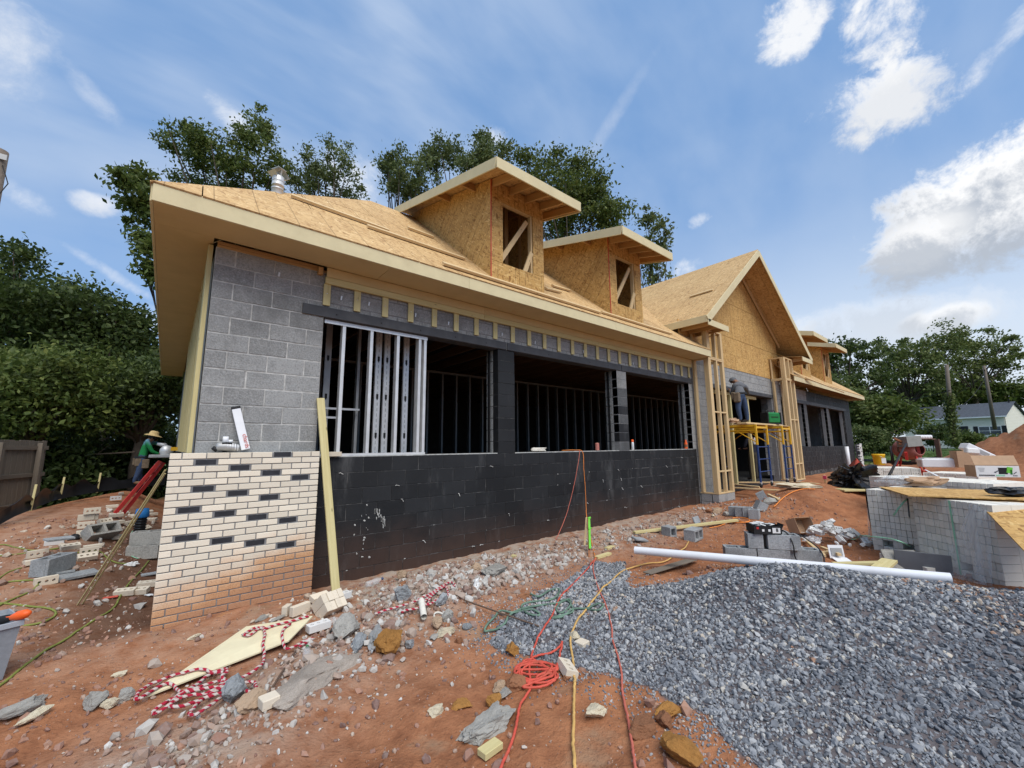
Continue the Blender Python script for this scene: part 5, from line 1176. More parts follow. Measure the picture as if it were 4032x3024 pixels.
lay('concrete_block', CMT, z1(1365, 920), -.3, 'upper of two tan blocks beside the brick pier', 'block', gc, .27, 0, 0)
lay('block_shard', FLATC, z1(1405, 1110), .1, 'blue grey block shard touching the brick pier', 'block', None, .03, 0, 0, .5)
# mid ground
lay('concrete_block', CM, z6(735, 500), .12, 'grey hollow block lying with its two cells facing out on the rubble', 'block', gc, .10, PI/2)
lay('concrete_block', HALFC, z6(520, 462), -.1, 'small solid grey block left of the block with open cells', 'block', gc, .07, PI/2)
lay('block_shard', FLATC, z6(265, 520), -.3, 'wedge of broken block near the end of the white pipe', 'block', None, .05, .2, .2, .7)
lay('block_shard', FLATC, z6(760, 380), .1, 'upright shard of block behind the block with open cells', 'block', None, .12, 1.2, 0, .7)
for q, rz, rx, lab in ((z6(1092, 285), .1, PI/2, 'first grey block in the row below the timber column'), (z6(1146, 290), .2, PI/2, 'second grey block in the row below the timber column'), (z6(1210, 292), .3, 0, 'third grey block in the row below the timber column'), (z6(1265, 312), .2, 0, 'fourth grey block, nearest the box, below the timber column'), (z6(1328, 150), .4, 1.1, 'grey block tilted against the dirt under the plank ramp'), (z6(1320, 245), .8, .5, 'blue grey block lying tilted at the foot of the dirt mound')):
    lay('concrete_block', HALFC, q, rz, lab, 'block', gc, .09, rx)
for q, s, sd, mt, lab in ((z6(940, 270), .16, 3, 'rock_tan', 'angular tan rock below the timber column'), (z6(1010, 285), .12, 4, 'concrete', 'flat grey rock below the timber column'), (z6(865, 265), .10, 5, 'rock_brown', 'brown rock left of the timber column base'), (z6(1400, 185), .2, 6, 'concrete', 'pale lump of concrete on the side of the dirt mound'), (z6(905, 300), .06, 7, 'rock_cream', 'small round pale rock below the timber column')):
    lay('rock', rock_mesh('rock', M[mt], sd, 2, 9, .06, (1, .7, .6)), q, sd, lab, 'rock', 'rocks below the timber column', s*.3, 0, 0, s)
# block stack by the gravel
SP = Vector((6.62, -3.06, 0)); SP.z = h1(6.62, -3.06); ang = -.98
Ms = T(SP) @ RZ(ang)
for (x, y, z, me, rz, lab) in ((-.40, 0, .10, CM, 0, 'lower left block of the blue grey block stack by the gravel'), (.01, .0, .10, CM, 0, 'lower right block of the blue grey block stack by the gravel'), (.42, .10, .10, CM, 0, 'block at the right end of the blue grey stack by the gravel'), (-.20, .0, .30, HALFC, 0, 'upper left half block of the blue grey stack by the gravel'), (.06, .0, .30, CM, .0, 'upper middle block of the blue grey stack by the gravel'), (.0, .23, .30, CM, .1, 'upper rear block of the blue grey stack by the gravel'), (.10, .25, .10, CM, 0, 'lower rear block of the blue grey stack by the gravel')):
    o = put('concrete_block', me, None, Ms @ T(x+(.09 if z > .2 and me is CM else 0), y, z) @ RZ(rz)); tag(o, lab, 'block', 'blue grey blocks stacked by the gravel')
def open_box(name, label, Mx, w, d, h, mats, print_, flaps=True):
    t = thing(name, label, 'box', Mx)
    mb = MB(); k = .005
    for (c, s) in (((0, -d/2, h/2), (w, k, h)), ((0, d/2, h/2), (w, k, h)), ((-w/2, 0, h/2), (k, d-k, h)), ((w/2, 0, h/2), (k, d-k, h)), ((0, 0, k/2), (w-k, d-k, k))): mb.box(c, s)
    mb.build('carton', M[mats], t, WM[t])
    for pr in print_: MB().box((pr[0], -d/2-.0035, pr[1]), (pr[2], .002, pr[3])).build('print', M[pr[4]], t, WM[t])
    return t
bxm = Ms @ T(-.06, .02, .405) @ RZ(.15)
tb = open_box('carton', 'open black carton with white flyers on the blue grey block stack', bxm, .36, .26, .11, 'black', ((.11, .05, .10, .07, 'paper'), (-.13, .08, .03, .03, 'red'), (-.06, .05, .03, .03, 'paper'), (.02, .05, .03, .03, 'paper'), (.12, .055, .03, .05, 'black')))
MB().box((.17, .05, .16), (.012, .16, .13), RY(.5)).build('flap', M['black'], tb, bxm)
mb = MB()
for i in range(9): mb.box((random.uniform(-.14, .12), random.uniform(-.09, .09), .10+i*.004), (.11, .07, .004), RZ(random.random()*3) @ RX(random.uniform(-.3, .3)))
o = mb.build('paper_wrappers', M['paper'], None, bxm); tag(o, 'white paper wrappers heaped in the open black carton', 'paper')
p = G(*z6(1700, 470)); Mx = T(p) @ RZ(-.6) @ RX(.5)
t = open_box('carton', 'empty brown cardboard box tipped over behind the blue grey block stack', T(p+Vector((.1, .15, .12))) @ RZ(-.5) @ RX(1.2), .34, .26, .22, 'cardboard', ())
# pile of broken white bricks
r = np.random.default_rng(9); cpt = G(*z6(1930, 530))
for i in range(70):
    d = abs(r.normal(0, .34)); a = r.uniform(0, 2*PI); x, y = cpt.x+d*math.cos(a)*1.25, cpt.y+d*math.sin(a)*.8; z = h1(x, y)+max(0, .34-d*.55)*r.uniform(.4, 1)+.03
    o = put('brick', (BRW, HBW, HBW)[i % 3], None, T(x, y, z) @ Euler((r.uniform(-.9, .9), r.uniform(-.9, .9), r.uniform(0, 6))).to_matrix().to_4x4() @ Matrix.Diagonal((.62, 1, 1, 1) if i % 3 == 0 else (.95, .95, .9, 1))); tag(o, 'broken white brick in the heap between the block stack and the pallets', 'brick', 'heap of broken white bricks')

# lumber
def board(label, a, b, w, h, mat, up=(0, 0, 1), cat='plank', group=None, name='plank'):
    return lumber(name, a, b, w, h, M[mat], None, up, .002, label, cat, group)
foot = G(1323, 2341); foot.z += .0
board('tall pale plank leaning on the black wall beside the brick pier', foot+Vector((.0, 0, .0)), (1.425, .165, 2.29), .092, .03, 'treated', up=(0, 1, 0))
mb_ = MB().box((1.57, YF-.06, ZJ+.055), (.30, .10, .06), bev=.003); 
o = put('brick', BRP, None, T(1.62, YF-.02, ZJ+.04) @ RZ(.05)); tag(o, 'cream brick resting on the window sill beside the leaning plank', 'brick')
a, b = G(*z6(215, 460)), G(*z6(1112, 350)); board('long pale board lying on the dirt in front of the timber column', a+Vector((0, 0, .05)), b+Vector((0, 0, .05)), .09, .04, 'treated')
for q0, q1, lab in ((z1(722, 1382), z1(1560, 118), 'left one of two thin strips leaning on the brick pier corner'), (z1(770, 1372), z1(1566, 150), 'right one of two thin strips leaning on the brick pier corner')):
    a = G(*q0); b = ony(*q1, .16); b.x = min(b.x, -.02); board(lab, a, b, .016, .010, 'treated', cat='strip', group='thin strips leaning on the brick pier', name='lumber_strip')
a, b = G(*z6(325, 805)), G(*z6(750, 695)); board('dirty flat board half buried on the edge of the gravel', a+Vector((0, 0, .02)), b+Vector((0, 0, .05)), .12, .012, 'old_fence')
for q0, q1, w, lab, mt in ((z7(190, 1235), z7(640, 1240), .09, 'pale board lying under the white pipe at the pallets', 'treated'), (z7(470, 1400), z7(720, 1215), .16, 'short wide board slanting under the white pipe', 'treated'), (z7(240, 1300), z7(430, 1330), .10, 'pale box-like board end under the white pipe', 'treated'), (z6(1850, 600), z6(2010, 680), .05, 'small strip in the lumber scraps by the block stack', 'pine'), (z6(1700, 520), z6(1870, 690), .06, 'slanting strip leaning on the blue grey block stack', 'pine'), (z6(1790, 660), z6(1990, 645), .05, 'thin strip in the lumber scraps beside the white brick heap', 'pine'), (z6(1385, 128), z6(1480, 180), .06, 'short board on the side of the dirt mound', 'pine')):
    a, b = G(*q0), G(*q1); lf = .10 if mt == 'treated' else .06
    if mt == 'treated': a, b = onz(*q0, .10), onz(*q1, .12); lf = .0
    board(lab, a+Vector((0, 0, lf)), b+Vector((0, 0, lf+.02)), w, .035, mt, group='lumber scraps')
for (sx, sy, rz, L_, lab) in ((*z5(1660, 370), .05, .20, 'small pale wood offcut on the dirt beside the taped stake'), (*z5(775, 445), .5, .14, 'small pale wood offcut at the foot of the black wall'), (*z4(425, 1010), .1, .13, 'pale wood offcut lying against the grey concrete lump'), (*z5(1600, 445), .05, .35, 'thin wood scrap at the foot of the taped stake')):
    p = G(sx, sy, .02); Mx = T(p) @ RZ(rz); o = MB().box((0, 0, 0), (L_, .07, .035), bev=.003).build('wood_offcut', M['treated'], None, Mx); tag(o, lab, 'offcut', 'wood offcuts')
# lumber lying on the roof
def on_roof(sx, sy):
    n = np.array([0, -RS, 1.]); d = raydir(sx, sy); k = (n@np.array([0, -.4, ZFT+.02])-n@CAM)/(n@d); return Vector(CAM+d*k)+Vector((0, -.02, .03))
zr = lambda x, y: (1200+x/1.659, 500+y/1.659)
for q0, q1, lab in (((1145, 779), zr(545, 690), 'long board lying high on the roof below the vent pipe'), (zr(405, 660), zr(1040, 872), 'long board lying on the roof left of the first dormer'), (zr(670, 668), zr(838, 730), 'short board on the roof tight against the first dormer'), (zr(900, 905), zr(1925, 1222), 'long board lying along the eave below the first dormer'), (zr(1935, 1218), (2640, 1318), 'long board lying along the eave below the second dormer'), (zr(1570, 1065), zr(1665, 1088), 'short board on the roof between the two dormers'), (zr(1615, 1045), zr(1730, 1078), 'short board touching the second dormer')):
    a, b = on_roof(*q0), on_roof(*q1); o = board(lab, a, b, .088, .038, 'pine', up=(0, -RS, 1), group='boards lying on the roof')
ga = lambda sx, sy: None
def on_gable(sx, sy):
    n = np.array([-sl, 0, 1.]); d = raydir(sx, sy); k = (n@np.array([GL[0], 0, GL[1]])-n@CAM)/(n@d); return Vector(CAM+d*k)+Vector((-.03, 0, .04))
board('short board lying on the slope of the tall gable roof', on_gable(2400+588/1.8436, 800+688/1.8436), on_gable(2400+755/1.8436, 800+638/1.8436), .088, .038, 'pine', up=(-sl, 0, 1), group='boards lying on the roof')
for q0, q1, lab in ((z8(1120, 455), z8(1465, 585), 'board lying along the eave of the far wing'),):
    a, b = on_roof(*q0), on_roof(*q1); board(lab, a, b, .088, .038, 'pine', up=(0, -RS, 1), group='boards lying on the roof')

# white pipe
a = Vector((4.87, -2.13, 0)); b = Vector((6.05, -5.10, 0)); a = onz(*z6(222, 590), .22); b = onz(3745, 2278, .34); d_ = (b-a).normalized(); b = a+d_*min((b-a).length, 3.6)
mb = MB(); mb.tube([a, b], .051, 18, cap=False); mb.tube([a+d_*.002, b-d_*.002], .046, 18, cap=False)
o = mb.build('white_pipe', M['pvc'], None); tag(o, 'long white plastic pipe lying behind the gravel heap', 'pipe')
p = G(*z3(1325, 740), .05); o = MB().tube([p+Vector((-.02, -.09, -.01)), p+Vector((.06, .12, .06))], .03, 14, cap=False).tube([p+Vector((-.02, -.09, -.01)), p+Vector((.06, .12, .06))], .026, 14, cap=False).build('pipe_offcut', M['rope_white'], None); tag(o, 'short cream pipe offcut lying on the rubble', 'pipe')
p = G(*z3(1485, 775), .045); o = MB().lathe([(.048, -.012), (.048, .012), (.040, .012), (.040, -.012), (.048, -.012)], 22, T(p) @ RX(.35)).build('pipe_ring', M['rope_white'], None); tag(o, 'cream pipe ring lying on the dirt beside the rubble', 'ring')
def ribbed(label, p, q, r, name='drain_pipe'):
    p, q = Vector(p), Vector(q); n = 54; pts = [p.lerp(q, i/n) for i in range(n+1)]; rr = [r*(1+.07*(1 if i % 4 < 2 else -1)) for i in range(n+1)]
    t = thing(name, label, 'pipe', T(p)); MB().tube(pts, rr, 16).build('pipe', M['black_plastic'], t); return t
a = G(*z1(1285, 775)); dd = (a-Vector(CAM)); b = Vector(CAM)+Vector(raydir(*z1(1330, 505)))*((a-Vector(CAM)).length*.985); t = ribbed('black corrugated drain pipe standing in the dirt with a blue cover', a-Vector((0, 0, .1)), b, .078)
MB().lathe([(.0, .05), (.085, .045), (.095, -.03), (.10, -.09), (.09, -.10)], 14, T(b)).build('blue_cover', plain('blue_tape', (.02, .16, .42), .5), t)
# stake with lime tape
a = G(*z5(1420, 365)); b = ony(*z5(1446, 88), a.y+.12); t = thing('survey_stake', 'wooden stakes tied with lime green tape in front of the black wall', 'stake', T(a))
lumber('stake', a-Vector((0, 0, .1)), b, .035, .02, M['pine'], t); c = G(*z5(1470, 470)); e = b+Vector((.01, -.03, .0)); lumber('stake', c-Vector((0, 0, .05)), e, .035, .02, M['rock_brown'], t)
f = c.lerp(e, .22); g = c.lerp(e, .98); lumber('tape', f+Vector((0, -.02, 0)), g+Vector((0, -.015, 0)), .034, .010, M['lime'], t); MB().tube([g+Vector((-.02, 0, .0)), g+Vector((.03, -.02, .01))], .018, 6).tube([e.lerp(c, .3)+Vector((-.03, -.02, 0)), e.lerp(c, .3)+Vector((.03, -.03, .01))], .014, 6).build('tape_knot', M['lime'], t)

# cords and ropes
P4 = [G(*z2(365, 1000), .015), G(*z2(1630, 503), .05), G(*z2(1838, 287), .11), G(*z2(1258, 382), .07)]
def board_top(x, y):
    for a, b, c in ((P4[0], P4[1], P4[2]), (P4[0], P4[2], P4[3])):
        d = (b.y-c.y)*(a.x-c.x)+(c.x-b.x)*(a.y-c.y); u = ((b.y-c.y)*(x-c.x)+(c.x-b.x)*(y-c.y))/d; v = ((c.y-a.y)*(x-c.x)+(a.x-c.x)*(y-c.y))/d
        if u > -.03 and v > -.03 and u+v < 1.03: return u*a.z+v*b.z+(1-u-v)*c.z+.013
    return -9.
def spline(P, n=8):
    P = [Vector(p) for p in P]; P = [P[0]*2-P[1]]+P+[P[-1]*2-P[-2]]; out = []
    for i in range(1, len(P)-2):
        for k in range(n):
            t = k/n; a, b, c, d = P[i-1:i+3]; out.append(.5*((2*b)+(c-a)*t+(2*a-5*b+4*c-d)*t*t+(3*b-a-3*c+d)*t*t*t))
    return out+[P[-2]]
def cord(label, pts, r, mat, name='extension_cord', cat='cord', group=None, n=8, lift=0.0, wob=.0012, seg=7):
    W = []
    for p in pts: W.append(G(*p, r+lift) if len(p) == 2 else Vector(p))
    S = spline(W, n)
    for i, p in enumerate(S[1:-1]): p.x += random.gauss(0, wob); p.y += random.gauss(0, wob)
    if all(len(p) == 2 for p in pts):
        zz = [max(h1(p.x, p.y)+lift, board_top(p.x, p.y)+.003)+r for p in S]
        for i, p in enumerate(S): p.z = sum(zz[max(0, i-3):i+4])/len(zz[max(0, i-3):i+4])
    o = MB().tube(S, r, seg, along=True).build(name, M[mat], None); return tag(o, label, cat, group)
gcd = 'extension cords running over the ground'
yw = .14
sill = lambda sx, sy: tuple(ony(sx, sy, yw))
sy0 = ony(2284, 1776, .2)
cord('thin red cord hanging from the sill down the black wall to the rubble', [(sy0.x-.1, .5, ZJ+.03), (sy0.x, .26, ZJ+.03), tuple(ony(2282, 1783, .18)), sill(2272, 1850), sill(2258, 1920), sill(2232, 2020), tuple(ony(2205, 2090, .02)), tuple(ony(2175, 2150, -.18)), tuple(G(2150, 2190, .01)), tuple(G(2180, 2215, .01))], .006, 'cord_faded', group=gcd)
cord('yellow cord hanging from the sill to the taped stake', [(sy0.x-.3, .42, ZJ+.03), (sy0.x-.05, .3, ZJ+.035), tuple(ony(2294, 1780, .18)), sill(2299, 1850), sill(2305, 1930), sill(2308, 2000), tuple(ony(2310, 2035, .05)), tuple(ony(2322, 2100, -.22)), tuple(G(2340, 2180, .02)), tuple(G(2345, 2200, .02))], .006, 'cord_orange', group=gcd)
cord('orange red cord running from the taped stake through the coil to the bottom edge', [z5(1535, 470), z5(1440, 590), z5(1300, 730), z5(1195, 840), z5(1150, 940), z5(1100, 1040), z5(1030, 1150), z5(980, 1240), z5(940, 1340), z5(915, 1460), z5(912, 1540), z4(720, 560), z4(645, 690), z4(625, 780), z4(600, 900), z4(560, 1020), z4(505, 1150), z4(480, 1230)], .0085, 'cord_red', group=gcd, lift=.012)
cord('darker red cord running from the taped stake over the gravel to the bottom edge', [z5(1535, 475), z5(1505, 540), z5(1520, 640), z5(1560, 760), z5(1605, 860), z5(1650, 980), z5(1680, 1120), z5(1685, 1220), z5(1720, 1330), z5(1745, 1420), z5(1770, 1540), z5(1776, 1650), z4(1385, 600), z4(1420, 780), z4(1445, 930), z4(1465, 1050), z4(1475, 1150), z4(1482, 1230)], .008, 'cord_faded', group=gcd, lift=.012)
cord('yellow cord winding over the gravel and under a cream rock to the bottom edge', [z6(690, 505), z6(640, 580), z6(545, 650), z6(470, 690), z6(360, 700), z6(260, 722), z6(110, 775), z6(0, 870), z5(1600, 740), z5(1540, 820), z5(1470, 910), z5(1380, 1020), z5(1330, 1110), z5(1300, 1190), z5(1295, 1280), z5(1315, 1400), z5(1325, 1500), z5(1335, 1640), z4(1035, 560), z4(1032, 680), z4(1030, 800), z4(1025, 960), z4(1035, 1080), z4(1040, 1230)], .0095, 'cord_yellow', group=gcd, lift=.012)
cx, cy = z5(965, 1530); loops = []
for i, (dx, dy, ax, ay, ph) in enumerate(((0, 0, 195, 85, 0), (-30, 10, 160, 70, .4), (25, -15, 180, 60, .8), (-60, 0, 90, 75, 0), (40, 20, 170, 95, .2), (10, 40, 180, 70, 3.0))):
    for k in range(9): t = ph+2*PI*k/9; loops.append(z5(965+dx+ax*math.cos(t), 1520+dy+ay*math.sin(t)-(50*math.cos(t*.5+i) if i % 2 else 0)))
loops += [z5(1120, 1560), z5(1180, 1440), z5(1200, 1340), z5(1218, 1250), z5(1190, 1300), z5(1100, 1355), z5(1000, 1375), z5(930, 1400)]
cord('orange red cord coiled in loops at the edge of the gravel', loops, .0085, 'cord_red', group=gcd, lift=.02, wob=.002)
gh = 'olive hoses on the left bank'
cord('olive hose running from the wall down the left bank to the left edge', [z1(1390, 965), z1(1330, 1050), z1(1200, 1190), z1(1150, 1250), z1(1110, 1320), z1(1075, 1390), z1(990, 1460), z1(880, 1520), z1(740, 1610), z1(640, 1680), z1(430, 1800), z1(260, 1920), z1(120, 2030), z1(-40, 2160)], .010, 'hose', 'hose', 'hose', gh)
cord('olive hose looping in a hairpin behind the grey tub', [z1(-20, 1362), z1(140, 1380), z1(330, 1395), z1(470, 1420), z1(520, 1455), z1(490, 1500), z1(400, 1540), z1(300, 1565), z1(215, 1575)], .010, 'hose', 'hose', 'hose', gh)
cord('olive hose snaking past the grey hollow block to the left edge', [z1(-20, 1395), z1(160, 1310), z1(330, 1220), z1(350, 1160), z1(200, 1155), z1(60, 1170), z1(-30, 1200)], .010, 'hose', 'hose', 'hose', gh)
cord('olive hose crossing the bank behind the grey hollow block', [z1(-20, 1140), z1(100, 1060), z1(300, 990), z1(560, 910), z1(760, 885), z1(920, 880), z1(1000, 940), z1(1100, 990), z1(1180, 1000)], .009, 'hose', 'hose', 'hose', gh)
cord('thin olive hose highest on the bank at the left edge', [z1(-20, 925), z1(180, 905), z1(360, 880), z1(540, 850), z1(470, 862), z1(300, 872), z1(140, 840), z1(60, 820), z1(-20, 822)], .008, 'hose', 'hose', 'hose', gh)
cord('thin green cord tangled round the corrugated drain pipe', [z1(1240, 790), z1(1225, 700), z1(1290, 670), z1(1370, 690), z1(1330, 770), z1(1240, 800), z1(1200, 850), z1(1230, 920), z1(1290, 950)], .006, 'mint', 'cord', 'cord')
cord('weathered green rope tangled at the edge of the gravel', [z5(920, 800), z5(1000, 830), z5(1100, 770), z5(1190, 760), z5(1150, 840), z5(1000, 870), z5(870, 890), z5(840, 940), z5(900, 985), z5(1010, 1000), z5(930, 950), z5(760, 980), z5(640, 960), z5(590, 1020), z5(500, 1120), z5(510, 1155), z5(600, 1140), z5(680, 1080), z5(730, 1000), z5(860, 940), z5(1060, 900), z5(1200, 880), z5(1280, 850), z5(1290, 920), z5(1210, 980), z5(1160, 940), z5(1230, 860), z5(1300, 900), z5(1310, 970), z5(1180, 1010), z5(1120, 1030), z5(1220, 1010), z5(1320, 950), z5(1450, 940), z5(1560, 895), z5(1600, 910), z5(1560, 950), z5(1440, 945)], .010, 'rope_green', 'rope', 'rope', lift=.014)
RS_ = [z2(1800, 360), z2(1650, 395), z2(1500, 430), z2(1420, 450), z2(1330, 445), z2(1250, 480), z2(1235, 500), z2(1290, 505), z2(1390, 440), z2(1415, 480), z2(1405, 560), z2(1415, 640), z2(1380, 710), z2(1290, 780), z2(1190, 830), z2(1090, 880), z2(960, 950), z2(860, 1020), z2(780, 1110), z2(770, 1135), z2(840, 1130), z2(960, 1050), z2(1080, 950), z2(1180, 880), z2(1290, 855), z2(1340, 870), z2(1330, 930), z2(1270, 935), z2(1180, 890), z2(1080, 930), z2(900, 1000), z2(720, 1060), z2(620, 1070), z2(600, 1040), z2(700, 990), z2(850, 970), z2(960, 930), z2(1080, 860), z2(1050, 800), z2(1090, 760), z2(1060, 745), z2(930, 790), z2(800, 890), z2(680, 970), z2(560, 1030), z2(470, 1090), z2(450, 1130), z2(500, 1120), z2(590, 1050), z2(690, 950), z2(820, 910), z2(960, 860), z2(1050, 850), z2(1000, 900), z2(850, 920), z2(700, 940), z2(620, 890), z2(520, 890), z2(420, 940), z2(330, 1000), z2(295, 995), z2(330, 930), z2(430, 870), z2(570, 820), z2(700, 795), z2(850, 785), z2(960, 770), z2(1060, 765)]
cord('red and white striped rope coiled over the cream board', RS_, .0108, 'rope_stripe', 'rope', 'rope', lift=.035, n=9, wob=.003, seg=8)
cord('end of a red and white striped rope curling beside the cream board', [z2(1640, 430), z2(1580, 460), z2(1570, 520), z2(1610, 565), z2(1690, 540), z2(1760, 500), z2(1840, 475), z2(1800, 500), z2(1720, 545)], .0108, 'rope_stripe', 'rope', 'rope', lift=.03)
cord('striped rope strand climbing from the white bottle over the rubble', [z3(890, 755), z3(1000, 715), z3(1130, 680), z3(1260, 640), z3(1390, 570), z3(1520, 490), z3(1590, 460), z3(1640, 490), z3(1540, 500), z3(1440, 560), z3(1360, 640), z3(1380, 670), z3(1480, 610), z3(1560, 590), z3(1570, 540), z3(1530, 500), z3(1420, 580), z3(1380, 660), z3(1290, 700), z3(1180, 720), z3(1140, 740)], .0108, 'rope_stripe', 'rope', 'rope', lift=.04)
cord('orange cord coiled on the dirt at the end of the long pale board', [z6(870, 395), z6(960, 375), z6(1060, 352), z6(1160, 350), z6(1220, 335), z6(1180, 350), z6(1100, 325), z6(1075, 310), z6(1140, 305), z6(1220, 325), z6(1190, 352), z6(1090, 330)], .008, 'cord_orange', 'extension_cord', 'cord', lift=.015)
cord('orange cord draped over the dirt mound', [z6(1430, 215), z6(1480, 170), z6(1550, 110), z6(1620, 75), z6(1690, 58), z6(1790, 60)], .012, 'cord_orange', 'extension_cord', 'cord', lift=.02)
cord('loops of grey cable hanging over the blue grey block stack', [tuple(Ms @ Vector((.1, .2, .42))), tuple(Ms @ Vector((.2, 0, .43))), tuple(Ms @ Vector((.24, -.13, .3))), tuple(Ms @ Vector((.26, -.14, .1))), tuple(Ms @ Vector((.4, -.2, .03))), tuple(Ms @ Vector((.55, -.2, .05))), tuple(Ms @ Vector((.6, 0, .2))), tuple(Ms @ Vector((.45, .15, .35))), tuple(Ms @ Vector((.3, .1, .40)))], .009, 'black', 'cable', 'cable', n=10)
cord('mint green strapping arching over the foot of the front pallet', [tuple(G(*z7(430, 965), .03)), tuple(onx(*z7(520, 975), 8.0)), tuple(onx(*z7(700, 995), 7.7)), tuple(onx(*z7(830, 1030), 7.6)), tuple(G(*z7(935, 1085), .05))], .008, 'mint', 'strapping_band', 'strapping')
cord('mint green strapping lying from the white brick heap towards the pallets', [z6(2010, 455), z6(2100, 470), z7(320, 960), z7(420, 975), z7(400, 1000), z7(330, 1000)], .006, 'mint', 'strapping_band', 'strapping', lift=.05)
# rebar
for q0, q1, lab in ((z5(300, 862), z5(1000, 1105), 'rusty ribbed steel rod lying from the rubble to the gravel'), (z5(490, 552), z5(800, 515), 'short rusty steel rod on the rubble below the black wall'), (z2(1690, 580), z2(1450, 960), 'thin rusty rod lying between the cream board and the concrete slab')):
    a, b = G(*q0, .025), G(*q1, .02); n = 70; o = MB().tube([a.lerp(b, i/n) for i in range(n+1)], [.0085 if i % 2 else .0072 for i in range(n+1)], 7).build('steel_rod', M['rust'], None); tag(o, lab, 'rod', 'rusty steel rods')

# boards, slabs and rocks in the foreground
mb = MB(); n_ = Vector((0, 0, .011)); mb.add([tuple(p) for p in P4]+[tuple(p+n_) for p in P4], [(0, 1, 2), (0, 2, 3), (4, 6, 5), (4, 7, 6), (0, 4, 5, 1), (1, 5, 6, 2), (2, 6, 7, 3), (3, 7, 4, 0)])
t = thing('cement_board', 'cream cement board offcut lying on the dirt under the striped rope', 'board', T(P4[0])); mb.build('board', plain('cream_cement_board', (.70, .63, .42), .7, .06, 6, dirt=((.5, .38, .24), .3)), t)
mb = MB(); e0, e1 = P4[0], P4[3]; dv = (P4[1]-P4[0]).normalized()
for i in range(70):
    f = .06+.9*i/70; p = e0.lerp(e1, f)+n_*1.12+dv*.035; q = p+dv*.10+(e1-e0).normalized()*.012; w = (e1-e0).normalized()*.0016
    mb.add([tuple(p-w), tuple(q-w), tuple(q+w), tuple(p+w)], [(0, 1, 2, 3)])
mb.build('printed_line', plain('grey_print', (.40, .38, .30), .8), t)
def chunk(label, q, size, mat, seed, sq=(1, .75, .5), rz=0, sink=.35, cat='rock', name='rock', group='rocks in the foreground', cuts=12, rough=.085, sub=4, rx=0):
    me = rock_mesh(name, M[mat], seed, sub, cuts, rough, sq); p = G(*q); o = put(name, me, None, T(p.x, p.y, p.z+size*sq[2]*(.78-sink)) @ RZ(rz) @ RX(rx) @ Matrix.Diagonal((size, size, size, 1))); return tag(o, label, cat, group)
